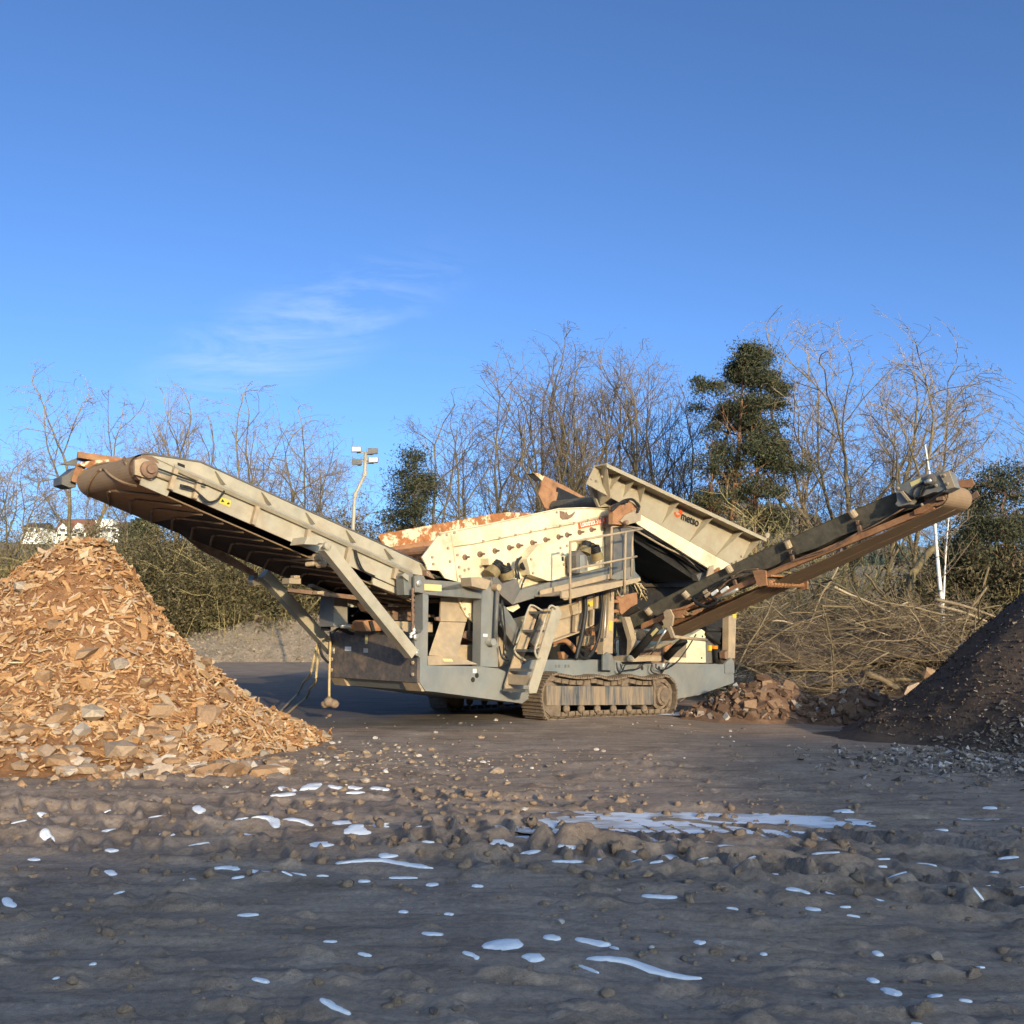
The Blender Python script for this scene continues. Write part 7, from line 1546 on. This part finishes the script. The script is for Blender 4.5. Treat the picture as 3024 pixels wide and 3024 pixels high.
# ================================================================== brash heap of cut branches at right
r_ = np.random.default_rng(66)
def brash_z(x, y): return np.maximum(0, 2.7 * (1 - (np.abs(x - 8.6) / 6.0) ** 2.4) * np.clip(1 - ((y - 27.5) / 3.4) ** 2, 0, 1) * (0.85 + 0.35 * fbm(x * 0.5, y * 0.5, 2)))
bh = empty('branch_heap', (8.6, 27.5, 0), 0, label='broad heap of cut branches piled behind the right conveyor', category='branch heap')
def brash(n, lmin, lmax, rmin, rmax, seg, side):
    x = r_.uniform(3.4, 14.6, n); y = r_.uniform(24.4, 29, n) if seg > 4 else r_.uniform(24.0, 30, n); top_ = brash_z(x, y); z = top_ * (1 - r_.random(n) ** (2.6 if seg > 4 else 1.6) * 0.85) + (0.12 if seg > 4 else 0.03)
    a = np.where(r_.random(n) < 0.5, r_.normal(0.1, 0.6, n) + np.pi * (r_.random(n) < 0.5), r_.uniform(0, 6.28, n)); e_ = r_.normal(0.06, 0.42, n)
    D = np.stack([np.cos(a) * np.cos(e_), np.sin(a) * np.cos(e_), np.sin(e_)], 1); L_ = lmin * (lmax / lmin) ** (r_.random(n) ** 1.5)
    b_ = np.stack([x - 8.6, y - 27.5, z], 1) - D * (L_ / 2)[:, None]; b_[:, 2] = np.maximum(b_[:, 2], 0.03)
    return grow(b_, D, L_, r_.uniform(rmin, rmax, n), seg, 0.09, -0.004, r_, 0.35)
core = []
gx, gy = np.meshgrid(np.linspace(3, 14.5, 50), np.linspace(25.0, 30.5, 24), indexing='ij'); gz_ = brash_z(gx, gy) * 0.72 - 0.1
idx = np.arange(1200).reshape(50, 24); q = np.stack([idx[:-1, :-1], idx[1:, :-1], idx[1:, 1:], idx[:-1, 1:]], -1).reshape(-1, 4)
M['brashcore'] = mat('dark_leaf_litter', (0.10, 0.07, 0.045), 0.95, 0.4, 5, bump=1.0)
link('litter_core', mesh_np('litter_core', np.stack([gx - 8.6, gy - 27.5, gz_], -1).reshape(-1, 3), [q]), M['brashcore'], bh)
P_, rr_ = brash(300, 0.9, 3.6, 0.010, 0.038, 7, 5)
M['branch'] = matisland('cut_branches', [(0.0, (0.16, 0.115, 0.065)), (0.4, (0.25, 0.19, 0.105)), (0.8, (0.32, 0.235, 0.145)), (1.0, (0.52, 0.40, 0.26))], obj=True, bump=0, bscale=4)
for i in range(300):
    Bk, Dk, Tk, Rk = kids(P_[i:i + 1], rr_[i:i + 1], 4, 0.3, 0.95, 35, r_); Pk, rk = grow(Bk, Dk, r_.uniform(0.4, 1.2, 4), np.maximum(Rk * 0.5, 0.006), 4, 0.12, 0, r_, 0.4)
    v, q = merge([(P_[i:i + 1], rr_[i:i + 1], 5), (Pk, rk, 3)]); link('branch', mesh_np('branch', v, [q]), M['branch'], bh, True)
P_, rr_ = brash(4200, 0.4, 1.9, 0.004, 0.011, 4, 3); B, D1, T1, _r = kids(P_, rr_, 3, 0.3, 1, 35, r_); P1, r1 = grow(B, D1, np.full(len(T1), 0.4), np.full(len(T1), 0.0045), 2, 0.15, 0, r_, 0.6)
v, q = merge([(P_, rr_, 3), (P1, r1, 2)])
M['brashtwig'] = matisland('cut_twigs', [(0.0, (0.11, 0.08, 0.05)), (0.5, (0.22, 0.165, 0.10)), (1.0, (0.36, 0.265, 0.17))], bump=0, bscale=2)
link('twigs', mesh_np('twigs', v, [q]), M['brashtwig'], bh, False, kind='stuff')
# long pale branches sticking out at the right of the heap and a big pale log in front
for i, (x0, y0, x1, y1, rd, lab) in enumerate(((2560, 1990, 2660, 2060, 0.09, 'thick pale log sloping down in front of the branch heap'), (2600, 2012, 2740, 2014, 0.06, 'straight pale pole lying level at the foot of the branch heap'), (2860, 1830, 2945, 1840, 0.05, None), (2760, 1770, 2940, 1822, 0.05, 'upper long pale branch sticking out toward the soil heap'), (2770, 1790, 2920, 1838, 0.045, 'lower long pale branch sticking out toward the soil heap'), (2820, 1900, 2850, 1868, 0.05, 'short pale stub pointing up beside the birch'))):
    if lab is None: continue
    Y = 24.6 if i < 2 else 27; a = at(x0, y0, Y); b_ = at(x1, y1, Y - 0.4); a[2] = max(a[2], 0.08); b_[2] = max(b_[2], 0.06)
    MB().tube(spline([a, (a + b_) / 2 + (0, 0, 0.05), b_], 10), np.linspace(rd, rd * 0.6, 10), 7).build('cut_log', M['branch'], None, True, label=lab, category='log', group='loose logs at the branch heap')
# concrete lumps and a stump near the log
for x, y, w_, lab, k in ((2690, 2040, 85, 'pale concrete block standing at the foot of the soil heap', 3), (2740, 1975, 90, 'round pale stump end at the right of the branch heap', 5), (2610, 2112, 60, 'brown lump of rubble left of the soil heap toe', 1), (2650, 2090, 45, 'small grey lump behind the soil heap toe', 4)):
    Y = 24.0 if y < 2060 else 17.8; p = at(x, y, Y); s_ = w_ * Y / 3024 / 2
    o = link('rubble_lump', rock_me[k], None, None, False, label=lab, category='rubble'); o.location = (p[0], Y, max(p[2] - 0.1, s_ * 0.3)); o.scale = (s_, s_, s_ * 1.2); o.rotation_euler = (0.2, 0.1, k)

# ================================================================== floodlight mast
Y = 33.0
fm = empty('floodlight_mast', (at(1042, 1845, Y)[0], Y, 0), 0, label='pale bent mast with four floodlights behind the left conveyor', category='floodlight mast')
of = np.array([at(1042, 1845, Y)[0], Y, 0])
pp = [at(x, y, Y) - of for x, y in ((1042, 1700), (1042, 1570), (1047, 1475), (1050, 1458), (1076, 1405), (1078, 1390), (1080, 1335))]; pp[0][2] = 0
MB().tube(pp, [0.06] * 3 + [0.055] * 4, 10).build('pole', M['galv'], fm, True)
for (x, y) in ((1048, 1462), (1076, 1400)): MB().lathe(at(x, y, Y) - of + (0, 0, -0.08), (0.15, 0, 1), [(0, 0.075), (0.16, 0.075)], 10).build('joint', M['galv'], fm)
a = at(1060, 1362, Y) - of; b = at(1105, 1362, Y) - of; MB().tube([a, b], 0.03, 6).build('cross_arm', M['galv'], fm)
M['lampglass'] = mat('floodlight_glass', (0.55, 0.53, 0.48), 0.2, 0.05, 3, bump=0, spec=0.6)
for x, y, sx, lit in ((1054, 1329, -1, 1), (1103, 1334, 1, 0), (1056, 1366, -1, 0), (1104, 1360, 1, 1)):
    c_ = at(x, y, Y) - of; w_ = 0.17; hh_ = 0.10
    fl_ = MB().hexa([c_ + (-w_, -0.12, -hh_), c_ + (w_, -0.12, -hh_ * 0.8), c_ + (w_, -0.12, hh_), c_ + (-w_, -0.12, hh_)], [c_ + (-w_ * 0.6, 0.14, -hh_ * 0.6), c_ + (w_ * 0.6, 0.14, -hh_ * 0.6), c_ + (w_ * 0.6, 0.14, hh_ * 0.8), c_ + (-w_ * 0.6, 0.14, hh_ * 0.8)]).build('floodlight', M['darkgrey'], fm)
    MB().hexa([c_ + (-w_ * 0.85, -0.135, -hh_ * 0.7), c_ + (w_ * 0.85, -0.135, -hh_ * 0.6), c_ + (w_ * 0.85, -0.135, hh_ * 0.8), c_ + (-w_ * 0.85, -0.135, hh_ * 0.8)], [c_ + (-w_ * 0.85, -0.122, -hh_ * 0.7), c_ + (w_ * 0.85, -0.122, -hh_ * 0.6), c_ + (w_ * 0.85, -0.122, hh_ * 0.8), c_ + (-w_ * 0.85, -0.122, hh_ * 0.8)]).build('lens', M['lampglass'] if lit else M['darkgrey'], fl_)
    MB().bar(c_ + (0, 0, -hh_), at(1080, y + 8, Y) - of, 0.03, 0.03).build('bracket', M['galv'], fl_)

# ================================================================== unseen ridge added behind the viewer, its crest shaped to shade the foreground
def ridge_z(x, y):
    crest = np.interp(x, [-90, 0, 20, 24, 29, 31.5, 33.6, 37.5, 45, 90], [15.0, 15.6, 15.65, 15.65, 15.9, 16.5, 17.2, 17.5, 17.8, 18]) + 0.42 * fbm(x * 0.55, x * 0 + 4, 4)
    return crest * np.clip(1 - np.abs(y + 60) / 38.0, -0.05, 1) ** 1.2 + 0.3 * fbm(x * 0.4, y * 0.4, 3) * (np.abs(y + 60) > 1)
gx, gy = np.meshgrid(np.linspace(-90, 110, 420), np.linspace(-98, -21, 78), indexing='ij'); gz_ = np.where(np.abs(gy + 60) < 38, ridge_z(gx, gy), -0.4)
idx = np.arange(420 * 78).reshape(420, 78); q = np.stack([idx[:-1, :-1], idx[1:, :-1], idx[1:, 1:], idx[:-1, 1:]], -1).reshape(-1, 4)
link('added_shade_ridge', mesh_np('added_shade_ridge', np.stack([gx, gy, gz_], -1).reshape(-1, 3), [q]), M['farwood'], None, True, kind='structure')
